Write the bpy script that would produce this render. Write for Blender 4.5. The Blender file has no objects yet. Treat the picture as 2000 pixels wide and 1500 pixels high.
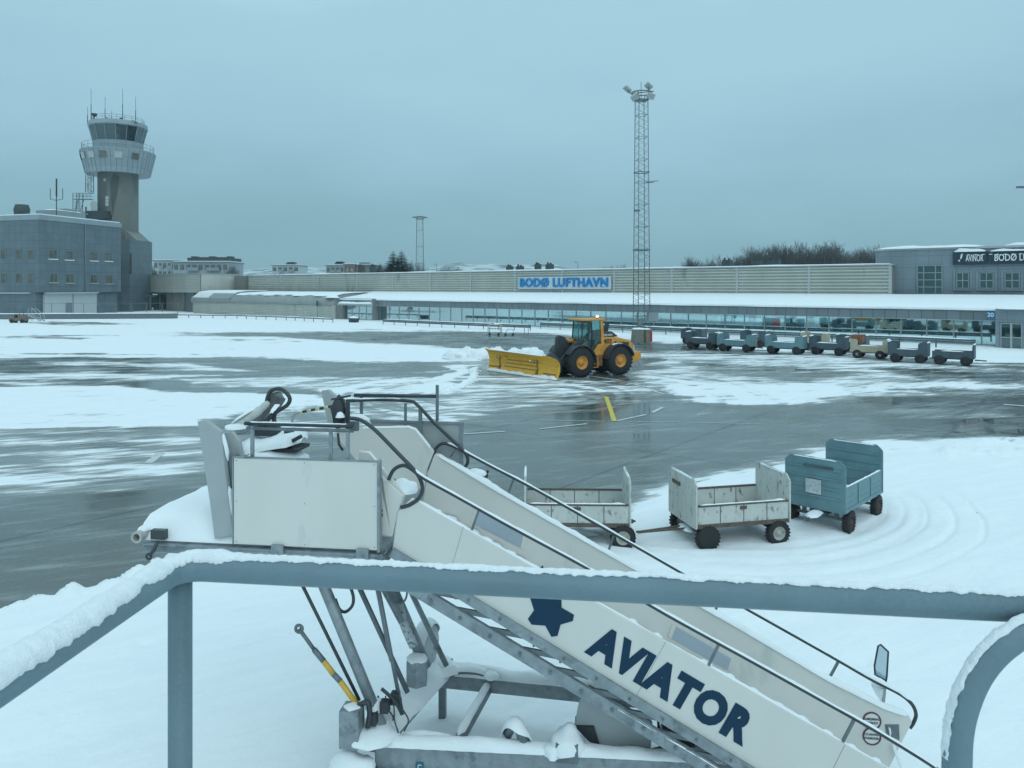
import bpy, bmesh, math, random
import numpy as np
from mathutils import Vector, Matrix, noise as mnoise

SC = bpy.context.scene
COL = SC.collection
F, H, VH = 1450.0, 5.8, 561.0          # focal length in photo pixels, eye height, horizon row

# ------------------------------------------------------------------ camera
cam_data = bpy.data.cameras.new("camera")
cam = bpy.data.objects.new("camera", cam_data); COL.objects.link(cam)
cam.location = (0, 0, H); cam.rotation_euler = (math.radians(90), 0, 0)
cam_data.sensor_width = 36.0; cam_data.lens = F / 2000 * 36
cam_data.shift_y = -(750 - VH) / 2000
cam_data.clip_start = 0.05; cam_data.clip_end = 12000
cam_data.dof.use_dof = True; cam_data.dof.focus_distance = 16; cam_data.dof.aperture_fstop = 12
SC.camera = cam

# ------------------------------------------------------------------ light
SUN_EL, SUN_ROT = math.radians(38), math.radians(200)
world = bpy.data.worlds.new("World"); SC.world = world; world.use_nodes = True
def build_world():
    nt = world.node_tree; nt.nodes.clear(); N = nt.nodes.new; L = nt.links.new
    out = N("ShaderNodeOutputWorld"); tc = N("ShaderNodeTexCoord")
    sky = N("ShaderNodeTexSky"); sky.sky_type = 'NISHITA'; sky.sun_disc = False
    sky.sun_elevation = SUN_EL; sky.sun_rotation = SUN_ROT; sky.air_density = 1.5; sky.dust_density = 3
    b1 = N("ShaderNodeBackground"); b1.inputs[1].default_value = 0.06; L(sky.outputs[0], b1.inputs[0])
    sep = N("ShaderNodeSeparateXYZ"); L(tc.outputs["Generated"], sep.inputs[0])
    # overcast cloud deck: dull near the horizon, brightest overhead
    ns = N("ShaderNodeTexNoise"); ns.inputs["Scale"].default_value = 2.2; ns.inputs["Detail"].default_value = 6; ns.inputs["Roughness"].default_value = .5
    mp = N("ShaderNodeMapping"); mp.inputs["Scale"].default_value = (1, 1, 3.2); mp.inputs["Location"].default_value = (3.1, 1.7, .4)
    L(tc.outputs["Generated"], mp.inputs[0]); L(mp.outputs[0], ns.inputs[0])
    off = N("ShaderNodeMath"); off.operation = 'MULTIPLY_ADD'; off.inputs[1].default_value = .34; off.inputs[2].default_value = -.165
    L(ns.outputs[0], off.inputs[0])
    zz = N("ShaderNodeMath"); zz.operation = 'ADD'; L(sep.outputs[2], zz.inputs[0]); L(off.outputs[0], zz.inputs[1])
    rp = N("ShaderNodeValToRGB"); L(zz.outputs[0], rp.inputs[0])
    e = rp.color_ramp.elements
    e[0].position = 0.0; e[0].color = (.225, .42, .505, 1)
    e[1].position = 1.0; e[1].color = (.71, 1.0, 1.15, 1)
    for p, c in ((.07, (.25, .455, .55, 1)), (.18, (.315, .54, .66, 1)), (.30, (.36, .60, .715, 1)), (.36, (.375, .62, .735, 1)), (.6, (.58, .87, .98, 1))):
        k = e.new(p); k.color = c
    b2 = N("ShaderNodeBackground"); L(rp.outputs[0], b2.inputs[0]); b2.inputs[1].default_value = 1.0
    mx = N("ShaderNodeMixShader"); mx.inputs[0].default_value = .94
    L(b1.outputs[0], mx.inputs[1]); L(b2.outputs[0], mx.inputs[2]); L(mx.outputs[0], out.inputs[0])
build_world()
sun_data = bpy.data.lights.new("sun", 'SUN'); sun_data.energy = 0.55; sun_data.angle = math.radians(50); sun_data.color = (.94, .99, 1)
sun = bpy.data.objects.new("sun", sun_data); COL.objects.link(sun)
sun.rotation_euler = (math.radians(90) - SUN_EL, 0, math.radians(25))
SC.view_settings.view_transform = 'Standard'; SC.view_settings.look = 'None'
SC.view_settings.exposure = 0.1; SC.view_settings.gamma = 1.0
SC.cycles.max_bounces = 8; SC.cycles.transparent_max_bounces = 16

# ------------------------------------------------------------------ helpers
R = math.radians
rng = random.Random(7)
def V(*a): return Vector(a)

class Frame:
    """A horizontal local frame: x along, y away, z up; at() finds the local point seen in photo pixel (u, v) on the plane y = b."""
    def __init__(self, o, d):
        self.o = Vector((o[0], o[1])); self.d = Vector(d).normalized(); self.n = Vector((-self.d.y, self.d.x))
        self.rz = math.atan2(self.d.y, self.d.x)
    def at(self, u, v, b=0.0):
        r = Vector(((u - 1000) / F, 1.0)); t = (b + self.o.dot(self.n)) / r.dot(self.n)
        p = r * t - self.o
        return Vector((p.dot(self.d), b, H - (v - VH) / F * t))
    def s(self, u, b=0.0): return self.at(u, VH, b).x
    def loc(self, z=0): return (self.o.x, self.o.y, z)
    def world(self, p): 
        q = self.o + self.d * p[0] + self.n * p[1]
        return Vector((q.x, q.y, p[2]))
def G(u, v, z=0.0):
    Y = (H - z) * F / (v - VH); return Vector(((u - 1000) / F * Y, Y, z))
def PX(u, v, Y): return Vector(((u - 1000) / F * Y, Y, H - (v - VH) / F * Y))

class MB:
    def __init__(self): self.v = []; self.f = []; self.s = []; self.m = []; self.mi = 0
    def _add(self, vs, fs, smooth=False):
        b = len(self.v); self.v += [tuple(p) for p in vs]
        for f in fs: self.f.append([i + b for i in f]); self.s.append(smooth); self.m.append(self.mi)
        return self
    def box(self, x0, x1, y0, y1, z0, z1, M=None):
        vs = [Vector((x, y, z)) for z in (z0, z1) for y in (y0, y1) for x in (x0, x1)]
        if M: vs = [M @ p for p in vs]
        return self._add(vs, [(0, 2, 3, 1), (4, 5, 7, 6), (0, 1, 5, 4), (2, 6, 7, 3), (0, 4, 6, 2), (1, 3, 7, 5)])
    def bar(self, p, q, w, h, up=(0, 0, 1)):
        p = Vector(p); q = Vector(q); d = q - p; L = d.length; d.normalize(); u = Vector(up)
        s = d.cross(u)
        if s.length < 1e-4: s = d.cross(Vector((0, 1, 0)))
        s.normalize(); u = s.cross(d)
        M = Matrix((( d.x, s.x, u.x, p.x), (d.y, s.y, u.y, p.y), (d.z, s.z, u.z, p.z), (0, 0, 0, 1)))
        return self.box(0, L, -w / 2, w / 2, -h / 2, h / 2, M)
    def tube(self, pts, r, n=10, caps=True, closed=False):
        pts = [Vector(p) for p in pts]; rs = r if isinstance(r, (list, tuple)) else [r] * len(pts)
        k = len(pts); vs = []; fs = []; prev = None
        for i in range(k):
            if closed: t = pts[(i + 1) % k] - pts[i - 1]
            else: t = pts[min(i + 1, k - 1)] - pts[max(i - 1, 0)]
            if t.length < 1e-9: t = Vector((0, 0, 1))
            t.normalize()
            if prev is None:
                a = Vector((0, 0, 1)) if abs(t.z) < .9 else Vector((1, 0, 0))
                x = t.cross(a).normalized()
            else: x = (prev - t * prev.dot(t)).normalized()
            prev = x; y = t.cross(x)
            for j in range(n):
                a = 2 * math.pi * j / n; vs.append(pts[i] + (x * math.cos(a) + y * math.sin(a)) * rs[i])
        for i in range(k if closed else k - 1):
            for j in range(n):
                a = i * n + j; b = i * n + (j + 1) % n; c = ((i + 1) % k) * n
                fs.append((a, b, c + (j + 1) % n, c + j))
        self._add(vs, fs, True)
        if caps and not closed:
            b = len(self.v) - len(vs)
            self.f.append([b + j for j in range(n)][::-1]); self.s.append(False); self.m.append(self.mi)
            self.f.append([b + (k - 1) * n + j for j in range(n)]); self.s.append(False); self.m.append(self.mi)
        return self
    def prism(self, poly, vec):
        poly = [Vector(p) for p in poly]; vec = Vector(vec); n = len(poly)
        vs = poly + [p + vec for p in poly]
        fs = [list(range(n))[::-1], list(range(n, 2 * n))] + [(i, (i + 1) % n, n + (i + 1) % n, n + i) for i in range(n)]
        return self._add(vs, fs)
    def quad(self, *p): return self._add(p, [tuple(range(len(p)))])
    def lathe(self, prof, n=24, M=None, smooth=True, a0=0, arc=2 * math.pi):
        full = abs(arc - 2 * math.pi) < 1e-6; k = len(prof); vs = []; fs = []; m = n if full else n + 1
        for i in range(m):
            a = a0 + arc * i / n
            for r, z in prof:
                p = Vector((r * math.cos(a), r * math.sin(a), z)); vs.append(M @ p if M else p)
        for i in range(n):
            for j in range(k - 1):
                a = i * k + j; b = ((i + 1) % m) * k + j; fs.append((a, b, b + 1, a + 1))
        return self._add(vs, fs, smooth)
    def blob(self, c, rx, ry, rz, seed=0, amp=.25, fr=1.5, n=14, half=True, M=None):
        vs = []; fs = []; m = n // 2
        for i in range(m + 1):
            th = (math.pi / 2 if half else math.pi) * i / m
            for j in range(n):
                a = 2 * math.pi * j / n; d = Vector((math.sin(th) * math.cos(a), math.sin(th) * math.sin(a), math.cos(th)))
                q = 1 + amp * mnoise.noise(d * fr + Vector((seed * 3.1, seed, 0)))
                p = Vector((d.x * rx * q, d.y * ry * q, d.z * rz * q)); p = M @ p if M else p
                vs.append(Vector(c) + p)
        for i in range(m):
            for j in range(n): fs.append((i * n + j, (i + 1) * n + j, (i + 1) * n + (j + 1) % n, i * n + (j + 1) % n))
        return self._add(vs, fs, True)
    def snow(self, pts, w, h, seed=0, step=.05, n=8, fr=6, amp=.45, side=None, taper=True, sag=.12):
        """a cap of lying snow along a line: half-round section, uneven height"""
        P = [Vector(pts[0])]
        for a, b in zip(pts[:-1], pts[1:]):
            a = Vector(a); b = Vector(b); k = max(1, int((b - a).length / step))
            P += [a.lerp(b, (i + 1) / k) for i in range(k)]
        vs = []; fs = []; K = len(P)
        for i, p in enumerate(P):
            t = (P[min(i + 1, K - 1)] - P[max(i - 1, 0)]).normalized()
            s = Vector((t.y, -t.x, 0))
            if s.length < 1e-4: s = Vector((1, 0, 0))
            s.normalize(); up = s.cross(t)
            if up.z < 0: up = -up
            up = (up + Vector((0, 0, 1))).normalized()
            e = 1.0
            if taper: e = min(1, .25 + i / 2.5, .25 + (K - 1 - i) / 2.5)
            big = 1 + amp * mnoise.noise(p * (fr * .35) + Vector((seed, seed * 2, 0))) + amp * .7 * mnoise.noise(p * fr + Vector((seed, 0, 5)))
            for j in range(n + 1):
                a = math.pi * j / n
                q = 1 + amp * .35 * mnoise.noise(p * fr * 3 + Vector((j * .6, seed, a)))
                vs.append(p + s * (math.cos(a) * w / 2 * e * (1 + (q - 1) * .5)) + up * (math.sin(a) * h * big * q * e - sag * h))
        for i in range(K - 1):
            for j in range(n): fs.append((i * (n + 1) + j, i * (n + 1) + j + 1, (i + 1) * (n + 1) + j + 1, (i + 1) * (n + 1) + j))
        return self._add(vs, fs, True)
    def build(self, name, mat, parent=None, bevel=0, loc=None):
        me = bpy.data.meshes.new(name); me.from_pydata(self.v, [], self.f)
        for m in (mat if isinstance(mat, (list, tuple)) else [mat]): me.materials.append(m)
        me.polygons.foreach_set("use_smooth", self.s)
        if any(self.m): me.polygons.foreach_set("material_index", self.m)
        me.validate(); me.update()
        bm = bmesh.new(); bm.from_mesh(me); bmesh.ops.recalc_face_normals(bm, faces=bm.faces); bm.to_mesh(me); bm.free()
        o = bpy.data.objects.new(name, me); COL.objects.link(o)
        if parent: o.parent = parent
        if loc: o.location = loc
        if bevel:
            b = o.modifiers.new("bevel", 'BEVEL'); b.width = bevel; b.segments = 2; b.limit_method = 'ANGLE'; b.angle_limit = R(40)
        return o

def tag(o, label=None, cat=None, group=None, kind=None):
    if label: o['label'] = label
    if cat: o['category'] = cat
    if group: o['group'] = group
    if kind: o['kind'] = kind
    return o
def thing(name, label, cat, loc=(0, 0, 0), rz=0, group=None):
    o = bpy.data.objects.new(name, None); COL.objects.link(o); o.empty_display_size = .3
    o.location = loc; o.rotation_euler = (0, 0, rz); return tag(o, label, cat, group)
def copy_tree(o, parent=None):
    c = o.copy(); COL.objects.link(c)
    if parent: c.parent = parent
    for ch in list(o.children): copy_tree(ch, c)
    return c
def arc_pts(c, r, a0, a1, n, ax=(1, 0, 0), ay=(0, 0, 1)):
    ax = Vector(ax); ay = Vector(ay); c = Vector(c)
    return [c + ax * (r * math.cos(a0 + (a1 - a0) * i / n)) + ay * (r * math.sin(a0 + (a1 - a0) * i / n)) for i in range(n + 1)]
def smooth_path(pts, k=4):
    """Catmull-Rom through the points"""
    P = [Vector(p) for p in pts]; out = []
    for i in range(len(P) - 1):
        a = P[max(i - 1, 0)]; b = P[i]; c = P[i + 1]; d = P[min(i + 2, len(P) - 1)]
        for j in range(k):
            t = j / k; out.append(.5 * ((2 * b) + (c - a) * t + (2 * a - 5 * b + 4 * c - d) * t * t + (3 * b - a - 3 * c + d) * t ** 3))
    return out + [P[-1]]
def text_obj(body, name, mat, parent, M, size, extrude=.004, bold=0.0, sx=1.0, space=1.0, align='CENTER'):
    cu = bpy.data.curves.new(name, 'FONT'); cu.body = body; cu.size = size; cu.extrude = extrude; cu.offset = bold; cu.space_character = space
    cu.align_x = align; cu.align_y = 'CENTER'; cu.resolution_u = 4
    t = bpy.data.objects.new(name + "_curve", cu); COL.objects.link(t)
    dg = bpy.context.evaluated_depsgraph_get(); dg.update()
    me = bpy.data.meshes.new_from_object(t.evaluated_get(dg)); bpy.data.objects.remove(t); bpy.data.curves.remove(cu)
    for v in me.vertices: v.co.x *= sx
    me.materials.clear(); me.materials.append(mat); me.name = name
    o = bpy.data.objects.new(name, me); COL.objects.link(o)
    if parent: o.parent = parent
    o.matrix_local = M
    return o
def basis(o, x, y):
    x = Vector(x).normalized(); y = Vector(y); y = (y - x * y.dot(x)).normalized(); z = x.cross(y); o = Vector(o)
    return Matrix(((x.x, y.x, z.x, o.x), (x.y, y.y, z.y, o.y), (x.z, y.z, z.z, o.z), (0, 0, 0, 1)))

# ------------------------------------------------------------------ materials
def nmat(name, col, rough=.55, metal=0.0, var=.12, scale=4.0, bump=0.0, bscale=30.0, spec=.5, stain=None, stain_amt=.5, stain_scale=2.0, stretch=(1, 1, 1), coat=0):
    m = bpy.data.materials.new(name); m.use_nodes = True; nt = m.node_tree; N = nt.nodes.new; L = nt.links.new
    b = nt.nodes["Principled BSDF"]; b.inputs["Metallic"].default_value = metal; b.inputs["Specular IOR Level"].default_value = spec
    if coat: b.inputs["Coat Weight"].default_value = coat
    tc = N("ShaderNodeTexCoord"); mp = N("ShaderNodeMapping"); mp.inputs["Scale"].default_value = stretch; L(tc.outputs["Object"], mp.inputs[0])
    n1 = N("ShaderNodeTexNoise"); n1.inputs["Scale"].default_value = scale; n1.inputs["Detail"].default_value = 5; L(mp.outputs[0], n1.inputs[0])
    rp = N("ShaderNodeMapRange"); rp.inputs[1].default_value = .3; rp.inputs[2].default_value = .7; rp.inputs[3].default_value = 1 - var; rp.inputs[4].default_value = 1 + var
    L(n1.outputs[0], rp.inputs[0])
    mu = N("ShaderNodeVectorMath"); mu.operation = 'SCALE'; mu.inputs[0].default_value = col[:3]; L(rp.outputs[0], mu.inputs["Scale"])
    csrc = mu.outputs[0]
    if stain:
        n2 = N("ShaderNodeTexNoise"); n2.inputs["Scale"].default_value = stain_scale; n2.inputs["Detail"].default_value = 8; n2.inputs["Roughness"].default_value = .65; L(mp.outputs[0], n2.inputs[0])
        r2 = N("ShaderNodeMapRange"); r2.inputs[1].default_value = .68 - stain_amt * .25; r2.inputs[2].default_value = .78 - stain_amt * .2; L(n2.outputs[0], r2.inputs[0])
        mx = N("ShaderNodeMix"); mx.data_type = 'RGBA'; L(r2.outputs[0], mx.inputs[0]); L(csrc, mx.inputs[6]); mx.inputs[7].default_value = (*stain, 1); csrc = mx.outputs[2]
    L(csrc, b.inputs["Base Color"])
    r3 = N("ShaderNodeMapRange"); r3.inputs[3].default_value = max(.02, rough - .1); r3.inputs[4].default_value = min(1, rough + .12); L(n1.outputs[0], r3.inputs[0]); L(r3.outputs[0], b.inputs["Roughness"])
    if bump:
        n3 = N("ShaderNodeTexNoise"); n3.inputs["Scale"].default_value = bscale; n3.inputs["Detail"].default_value = 4; L(mp.outputs[0], n3.inputs[0])
        bp = N("ShaderNodeBump"); bp.inputs["Strength"].default_value = bump; bp.inputs["Distance"].default_value = .02; L(n3.outputs[0], bp.inputs["Height"]); L(bp.outputs[0], b.inputs["Normal"])
    return m
def cladding(name, col, joint, w, h, mortar=.012, rough=.5, metal=0.0, var=.06):
    m = bpy.data.materials.new(name); m.use_nodes = True; nt = m.node_tree; N = nt.nodes.new; L = nt.links.new
    b = nt.nodes["Principled BSDF"]; b.inputs["Roughness"].default_value = rough; b.inputs["Metallic"].default_value = metal
    tc = N("ShaderNodeTexCoord"); sp = N("ShaderNodeSeparateXYZ"); L(tc.outputs["Object"], sp.inputs[0])
    ad = N("ShaderNodeMath"); L(sp.outputs[0], ad.inputs[0]); L(sp.outputs[1], ad.inputs[1])
    cb = N("ShaderNodeCombineXYZ"); L(ad.outputs[0], cb.inputs[0]); L(sp.outputs[2], cb.inputs[1])
    br = N("ShaderNodeTexBrick"); br.offset = 0; br.inputs["Scale"].default_value = 1; br.inputs["Brick Width"].default_value = w; br.inputs["Row Height"].default_value = h
    br.inputs["Mortar Size"].default_value = mortar; br.inputs["Mortar Smooth"].default_value = .2; L(cb.outputs[0], br.inputs[0])
    c1 = tuple(x * (1 - var) for x in col); c2 = tuple(x * (1 + var) for x in col)
    br.inputs["Color1"].default_value = (*c1, 1); br.inputs["Color2"].default_value = (*c2, 1); br.inputs["Mortar"].default_value = (*joint, 1)
    ns = N("ShaderNodeTexNoise"); ns.inputs["Scale"].default_value = .35; ns.inputs["Detail"].default_value = 6; L(tc.outputs["Object"], ns.inputs[0])
    mr = N("ShaderNodeMapRange"); mr.inputs[1].default_value = .3; mr.inputs[2].default_value = .7; mr.inputs[3].default_value = .9; mr.inputs[4].default_value = 1.08; L(ns.outputs[0], mr.inputs[0])
    mu = N("ShaderNodeVectorMath"); mu.operation = 'SCALE'; L(br.outputs[0], mu.inputs[0]); L(mr.outputs[0], mu.inputs["Scale"]); L(mu.outputs[0], b.inputs["Base Color"])
    return m
def glassmat(name, tint, trans=.5, rough=.04, base=(.02, .05, .055), refl=.1):
    m = bpy.data.materials.new(name); m.use_nodes = True; nt = m.node_tree; N = nt.nodes.new; L = nt.links.new
    nt.nodes.remove(nt.nodes["Principled BSDF"]); out = nt.nodes["Material Output"]
    tr = N("ShaderNodeBsdfTransparent"); tr.inputs[0].default_value = (*tint, 1)
    df = N("ShaderNodeBsdfDiffuse"); df.inputs[0].default_value = (*base, 1)
    gl = N("ShaderNodeBsdfGlossy"); gl.inputs["Roughness"].default_value = rough; gl.inputs[0].default_value = (.78, .98, 1, 1)
    m1 = N("ShaderNodeMixShader"); m1.inputs[0].default_value = trans; L(df.outputs[0], m1.inputs[1]); L(tr.outputs[0], m1.inputs[2])
    fr = N("ShaderNodeFresnel"); fr.inputs[0].default_value = 1.55
    mr = N("ShaderNodeMapRange"); mr.inputs[3].default_value = refl; mr.inputs[4].default_value = 1; L(fr.outputs[0], mr.inputs[0])
    m2 = N("ShaderNodeMixShader"); L(mr.outputs[0], m2.inputs[0]); L(m1.outputs[0], m2.inputs[1]); L(gl.outputs[0], m2.inputs[2]); L(m2.outputs[0], out.inputs[0])
    return m

SNOW = nmat("snow", (.84, .87, .885), rough=.85, var=.03, scale=2, bump=.35, bscale=60, spec=.15)
FUZZ = nmat("rail_snow", (.84, .87, .885), rough=.9, var=.04, scale=40, bump=.4, bscale=220, spec=.1)
PANEL = nmat("cream_painted_panel", (.645, .635, .595), rough=.38, var=.045, scale=1.2, spec=.4, stain=(.46, .49, .47), stain_amt=.35, stain_scale=1.4, stretch=(1, 1, .4))
PANEL2 = nmat("grey_plate", (.36, .39, .395), rough=.45, var=.05)
GALV = nmat("galvanised_steel", (.26, .30, .32), rough=.5, metal=.35, var=.18, scale=9, stain=(.14, .17, .18), stain_amt=.5, stain_scale=5)
GALVD = nmat("dull_steel", (.15, .18, .195), rough=.5, metal=.3, var=.2, scale=8)
GUARD = nmat("dark_guard_steel", (.075, .105, .115), rough=.5, var=.2, scale=2)
DARK = nmat("dark_tube", (.035, .045, .05), rough=.35, var=.2, scale=10)
RUBBER = nmat("rubber", (.018, .02, .022), rough=.75, var=.3, scale=12, bump=.3, bscale=30)
BLUE = nmat("navy_lettering", (.006, .036, .075), rough=.5, spec=.25, var=.05)
RAILP = nmat("bluegrey_rail_paint", (.145, .22, .255), rough=.45, var=.08, scale=6, bump=.15, bscale=90, spec=.4)
YELLOW = nmat("yellow_plow_paint", (.72, .38, .03), rough=.5, var=.12, scale=3, stain=(.22, .13, .03), stain_amt=.25, stain_scale=1.6, stretch=(1, 1, 3))
ORANGE = nmat("loader_paint", (.62, .28, .045), rough=.45, var=.14, scale=2, stain=(.24, .15, .07), stain_amt=.42, stain_scale=2.5)
CHAR = nmat("charcoal_paint", (.03, .036, .042), rough=.55, var=.25, scale=4)
REDM = nmat("red_plastic", (.5, .03, .03), rough=.4)
AMBER = nmat("amber_stripe", (.62, .38, .06), rough=.5, var=.1)
# ------------------------------------------------------------------ ground
def vnoise(x, y, seed=0):
    xi = np.floor(x).astype(np.int64); yi = np.floor(y).astype(np.int64); xf = x - xi; yf = y - yi
    def h(i, j):
        n = (i * 374761393 + j * 668265263 + seed * 974634777) & 0x7fffffff
        n = ((n ^ (n >> 13)) * 1274126177) & 0x7fffffff
        return ((n ^ (n >> 16)) & 0xffff) / 65535.0
    u = xf * xf * (3 - 2 * xf); w = yf * yf * (3 - 2 * yf)
    return (h(xi, yi) * (1 - u) + h(xi + 1, yi) * u) * (1 - w) + (h(xi, yi + 1) * (1 - u) + h(xi + 1, yi + 1) * u) * w
def fbm(x, y, seed=0, oct=4):
    s = 0; a = .5; t = 0
    for o in range(oct):
        s = s + a * vnoise(x * 2 ** o + 17.3 * o, y * 2 ** o - 9.1 * o, seed + o); t += a; a *= .5
    return s / t - .5
def sdist(pu, pv, poly, kv):
    """signed distance to a polygon, positive inside"""
    P = np.array(poly, float); P[:, 1] *= kv; q = pv * kv; d = np.full(pu.shape, 1e9); ins = np.zeros(pu.shape, bool); n = len(P)
    for i in range(n):
        a = P[i]; b = P[(i + 1) % n]; e = b - a; wx = pu - a[0]; wy = q - a[1]
        t = np.clip((wx * e[0] + wy * e[1]) / max(e @ e, 1e-9), 0, 1)
        d = np.minimum(d, np.hypot(wx - e[0] * t, wy - e[1] * t))
        c = ((a[1] > q) != (b[1] > q)) & (pu < (b[0] - a[0]) * (q - a[1]) / ((b[1] - a[1]) if abs(b[1] - a[1]) > 1e-9 else 1e-9) + a[0])
        ins ^= c
    return np.where(ins, d, -d)
FORE = [(-1500, 1330), (0, 1194), (60, 1176), (110, 1165), (210, 1149), (330, 1100), (450, 1092), (640, 1078), (760, 1066), (1000, 1030), (1180, 1020), (1240, 988), (1310, 950), (1450, 925), (1600, 885), (1700, 862), (2600, 850), (2600, 9000), (-1500, 9000)]
PATCHES = [  # outline of each cleared or snowy patch on the apron, share of snow, softness
    ([(-1400, 575), (2900, 575), (2900, 740), (1950, 706), (1600, 692), (1330, 672), (1060, 650), (700, 646), (300, 657), (-1400, 660)], 1.0, 4),
    ([(50, 630), (150, 628), (290, 633), (150, 637)], .35, 2),
    ([(560, 656), (760, 646), (900, 645), (1060, 652), (1080, 674), (960, 682), (800, 673), (700, 663)], .22, 3),
    ([(-1400, 657), (0, 655), (300, 655), (560, 660), (700, 668), (880, 680), (930, 690), (900, 702), (600, 704), (300, 697), (-1400, 688)], 1.0, 4),
    ([(-200, 652), (130, 651), (270, 657), (100, 659)], .35, 2),
    ([(430, 666), (640, 668), (560, 671)], .45, 2),
    ([(-1400, 690), (150, 692), (320, 701), (500, 702), (940, 708), (930, 735), (700, 738), (500, 731), (350, 737), (250, 752), (-1400, 752)], .22, 4),
    ([(20, 704), (200, 703), (340, 709), (420, 720), (200, 716)], .72, 3),
    ([(-100, 737), (200, 728), (420, 734), (300, 745), (0, 748)], .66, 3),
    ([(330, 744), (600, 736), (900, 742), (880, 770), (640, 785), (560, 757), (350, 755)], .66, 4),
    ([(330, 765), (430, 757), (560, 765), (470, 778)], .24, 3),
    ([(-1400, 752), (200, 754), (330, 770), (600, 778), (650, 790), (520, 800), (400, 830), (250, 828), (-1400, 838)], .97, 6),
    ([(-1400, 838), (240, 832), (430, 838), (430, 900), (200, 960), (-1400, 990)], .50, 8),
    ([(-200, 925), (150, 900), (300, 903), (200, 938), (0, 968), (-300, 985)], .62, 14),
    ([(-1400, 992), (200, 965), (430, 932), (1000, 930), (1000, 1110), (430, 1130), (-1400, 1340)], .05, 14),
    ([(640, 790), (900, 800), (1040, 812), (960, 836), (700, 855), (430, 842), (520, 805)], .55, 6),
    ([(1230, 688), (1600, 690), (1900, 715), (2900, 735), (2900, 758), (1950, 770), (1640, 790), (1450, 788), (1250, 775), (1230, 740)], .62, 4),
    ([(1285, 705), (1480, 712), (1620, 725), (1560, 742), (1350, 730)], .30, 4),
    ([(1680, 722), (2100, 730), (2100, 757), (1760, 742)], .22, 4),
    ([(1240, 746), (1400, 741), (1630, 755), (1640, 778), (1480, 792), (1330, 780)], .93, 5),
    ([(1690, 746), (1940, 757), (1920, 770), (1700, 762)], .85, 4),
    ([(860, 735), (960, 735), (1240, 742), (1250, 768), (1150, 788), (950, 802), (870, 802), (650, 785), (880, 770)], .56, 5),
    ([(900, 800), (1150, 778), (1300, 778), (1480, 796), (1650, 792), (1740, 768), (2000, 760), (2900, 762), (2900, 850), (1700, 858), (1590, 880), (1450, 915), (1300, 938), (1000, 990), (880, 900)], .04, 8),
    ([(1700, 800), (2000, 792), (2000, 815), (1800, 822)], .28, 8),
    ([(880, 712), (935, 710), (930, 745), (870, 766), (790, 763), (860, 735)], .92, 4),
]
us = np.concatenate([np.linspace(-1500, -120, 70), np.arange(-110, 2111, 4.0), np.linspace(2120, 3500, 70)])
vs = np.concatenate([np.array([8., 9, 10, 12, 14, 17, 20, 24, 28, 33, 38, 43, 48]), np.arange(52, 340, 1.7), np.arange(340, 960, 4.0), np.array([970, 1000, 1060, 1150, 1300, 1600, 2000, 2600, 3600])]) + VH
UU, VV = np.meshgrid(us, vs)
YY = H * F / (VV - VH); XX = (UU - 1000) / F * YY
w1 = fbm(XX * .12, YY * .12, 3, 4); w2 = fbm(XX * .10, YY * .45, 11, 5); w3 = fbm(XX * 1.1, YY * 1.1, 23, 4)
dep = np.clip((VV - VH) / 160, .3, 2.2)
pu = UU + w1 * 240 * np.clip(dep, .5, 1.3) + w2 * 110; pv = VV + (w2 * 26 + w1 * 10 + w3 * 5) * dep
cov = np.full(UU.shape, .14)
for poly, val, soft in PATCHES:
    t = np.clip(sdist(pu, pv, poly, 3.0) / (soft * 6) + .5, 0, 1); t = t * t * (3 - 2 * t)
    cov = cov * (1 - t) + val * t
sw_r = np.hypot(XX - 0.0, YY - 40.0); sw_a = np.arctan2(YY - 40.0, XX)   # swirls left by the turning plough
sw = fbm(sw_r * 1.9, sw_a * 1.6, 91, 4) * np.clip((17 - sw_r) / 5, 0, 1) * np.clip((sw_r - 2) / 3, 0, 1) * np.clip((YY - 27) / 6, 0, 1) * np.clip((60 - YY) / 8, 0, 1)
cov = cov + sw * .75
pf_u = UU + w1 * 40 + w3 * 26; pf_v = VV + w3 * 16 + w2 * 6
df = sdist(pf_u, pf_v, FORE, 2.0)
soft_e = np.interp(UU, [0, 900, 1200, 1500], [14, 14, 80, 80]); tf = np.clip(df / soft_e + .5, 0, 1); tf = np.where(UU > 950, tf ** 1.2, tf); cov = cov * (1 - tf) + 1.25 * tf
thick = np.clip((cov - .45) / .5, 0, 1); thick = thick * thick * (3 - 2 * thick)
lump = fbm(XX * 2.6, YY * 2.6, 41, 4); soft_ = fbm(XX * .5, YY * .5, 57, 3)
ZZ = thick * (.035 + .03 * lump + .03 * soft_)
# deeper lying snow in the foreground with a rough ploughed rim
rim = np.exp(-(np.clip(df, 0, None) / 26) ** 2) * (df > -4) * np.clip((1050 - UU) / 300, 0, 1)
ZZ = ZZ + tf * (.05 + .10 * soft_) + rim * np.clip(.12 + .34 * fbm(XX * 3.4, YY * 3.4, 77, 4), 0, .3)
# wheel tracks curving round the parked carts
tr_r = np.hypot(XX - 5.0, YY - 21.5); tr_a = np.arctan2(YY - 21.5, XX - 5.0); wob = .35 * w1 + .05 * w3; tmod = .25 + 1.5 * np.clip(fbm(tr_r * .9, tr_a * 3, 63, 3) + .5, .1, 1)
for r0, wd in ((5.1, .05), (5.22, .07), (5.62, .06), (5.95, .11), (6.12, .05), (6.7, .07), (7.3, .05)):
    g = np.exp(-((tr_r + wob - r0) / wd) ** 2) * tmod * (1 + .5 * w3) * np.clip((tr_a + 2.5) / .5, 0, 1) * np.clip((.5 - tr_a) / .5, 0, 1)
    ZZ = ZZ - g * .04 * tf; cov = cov - g * .2 * tf
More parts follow.
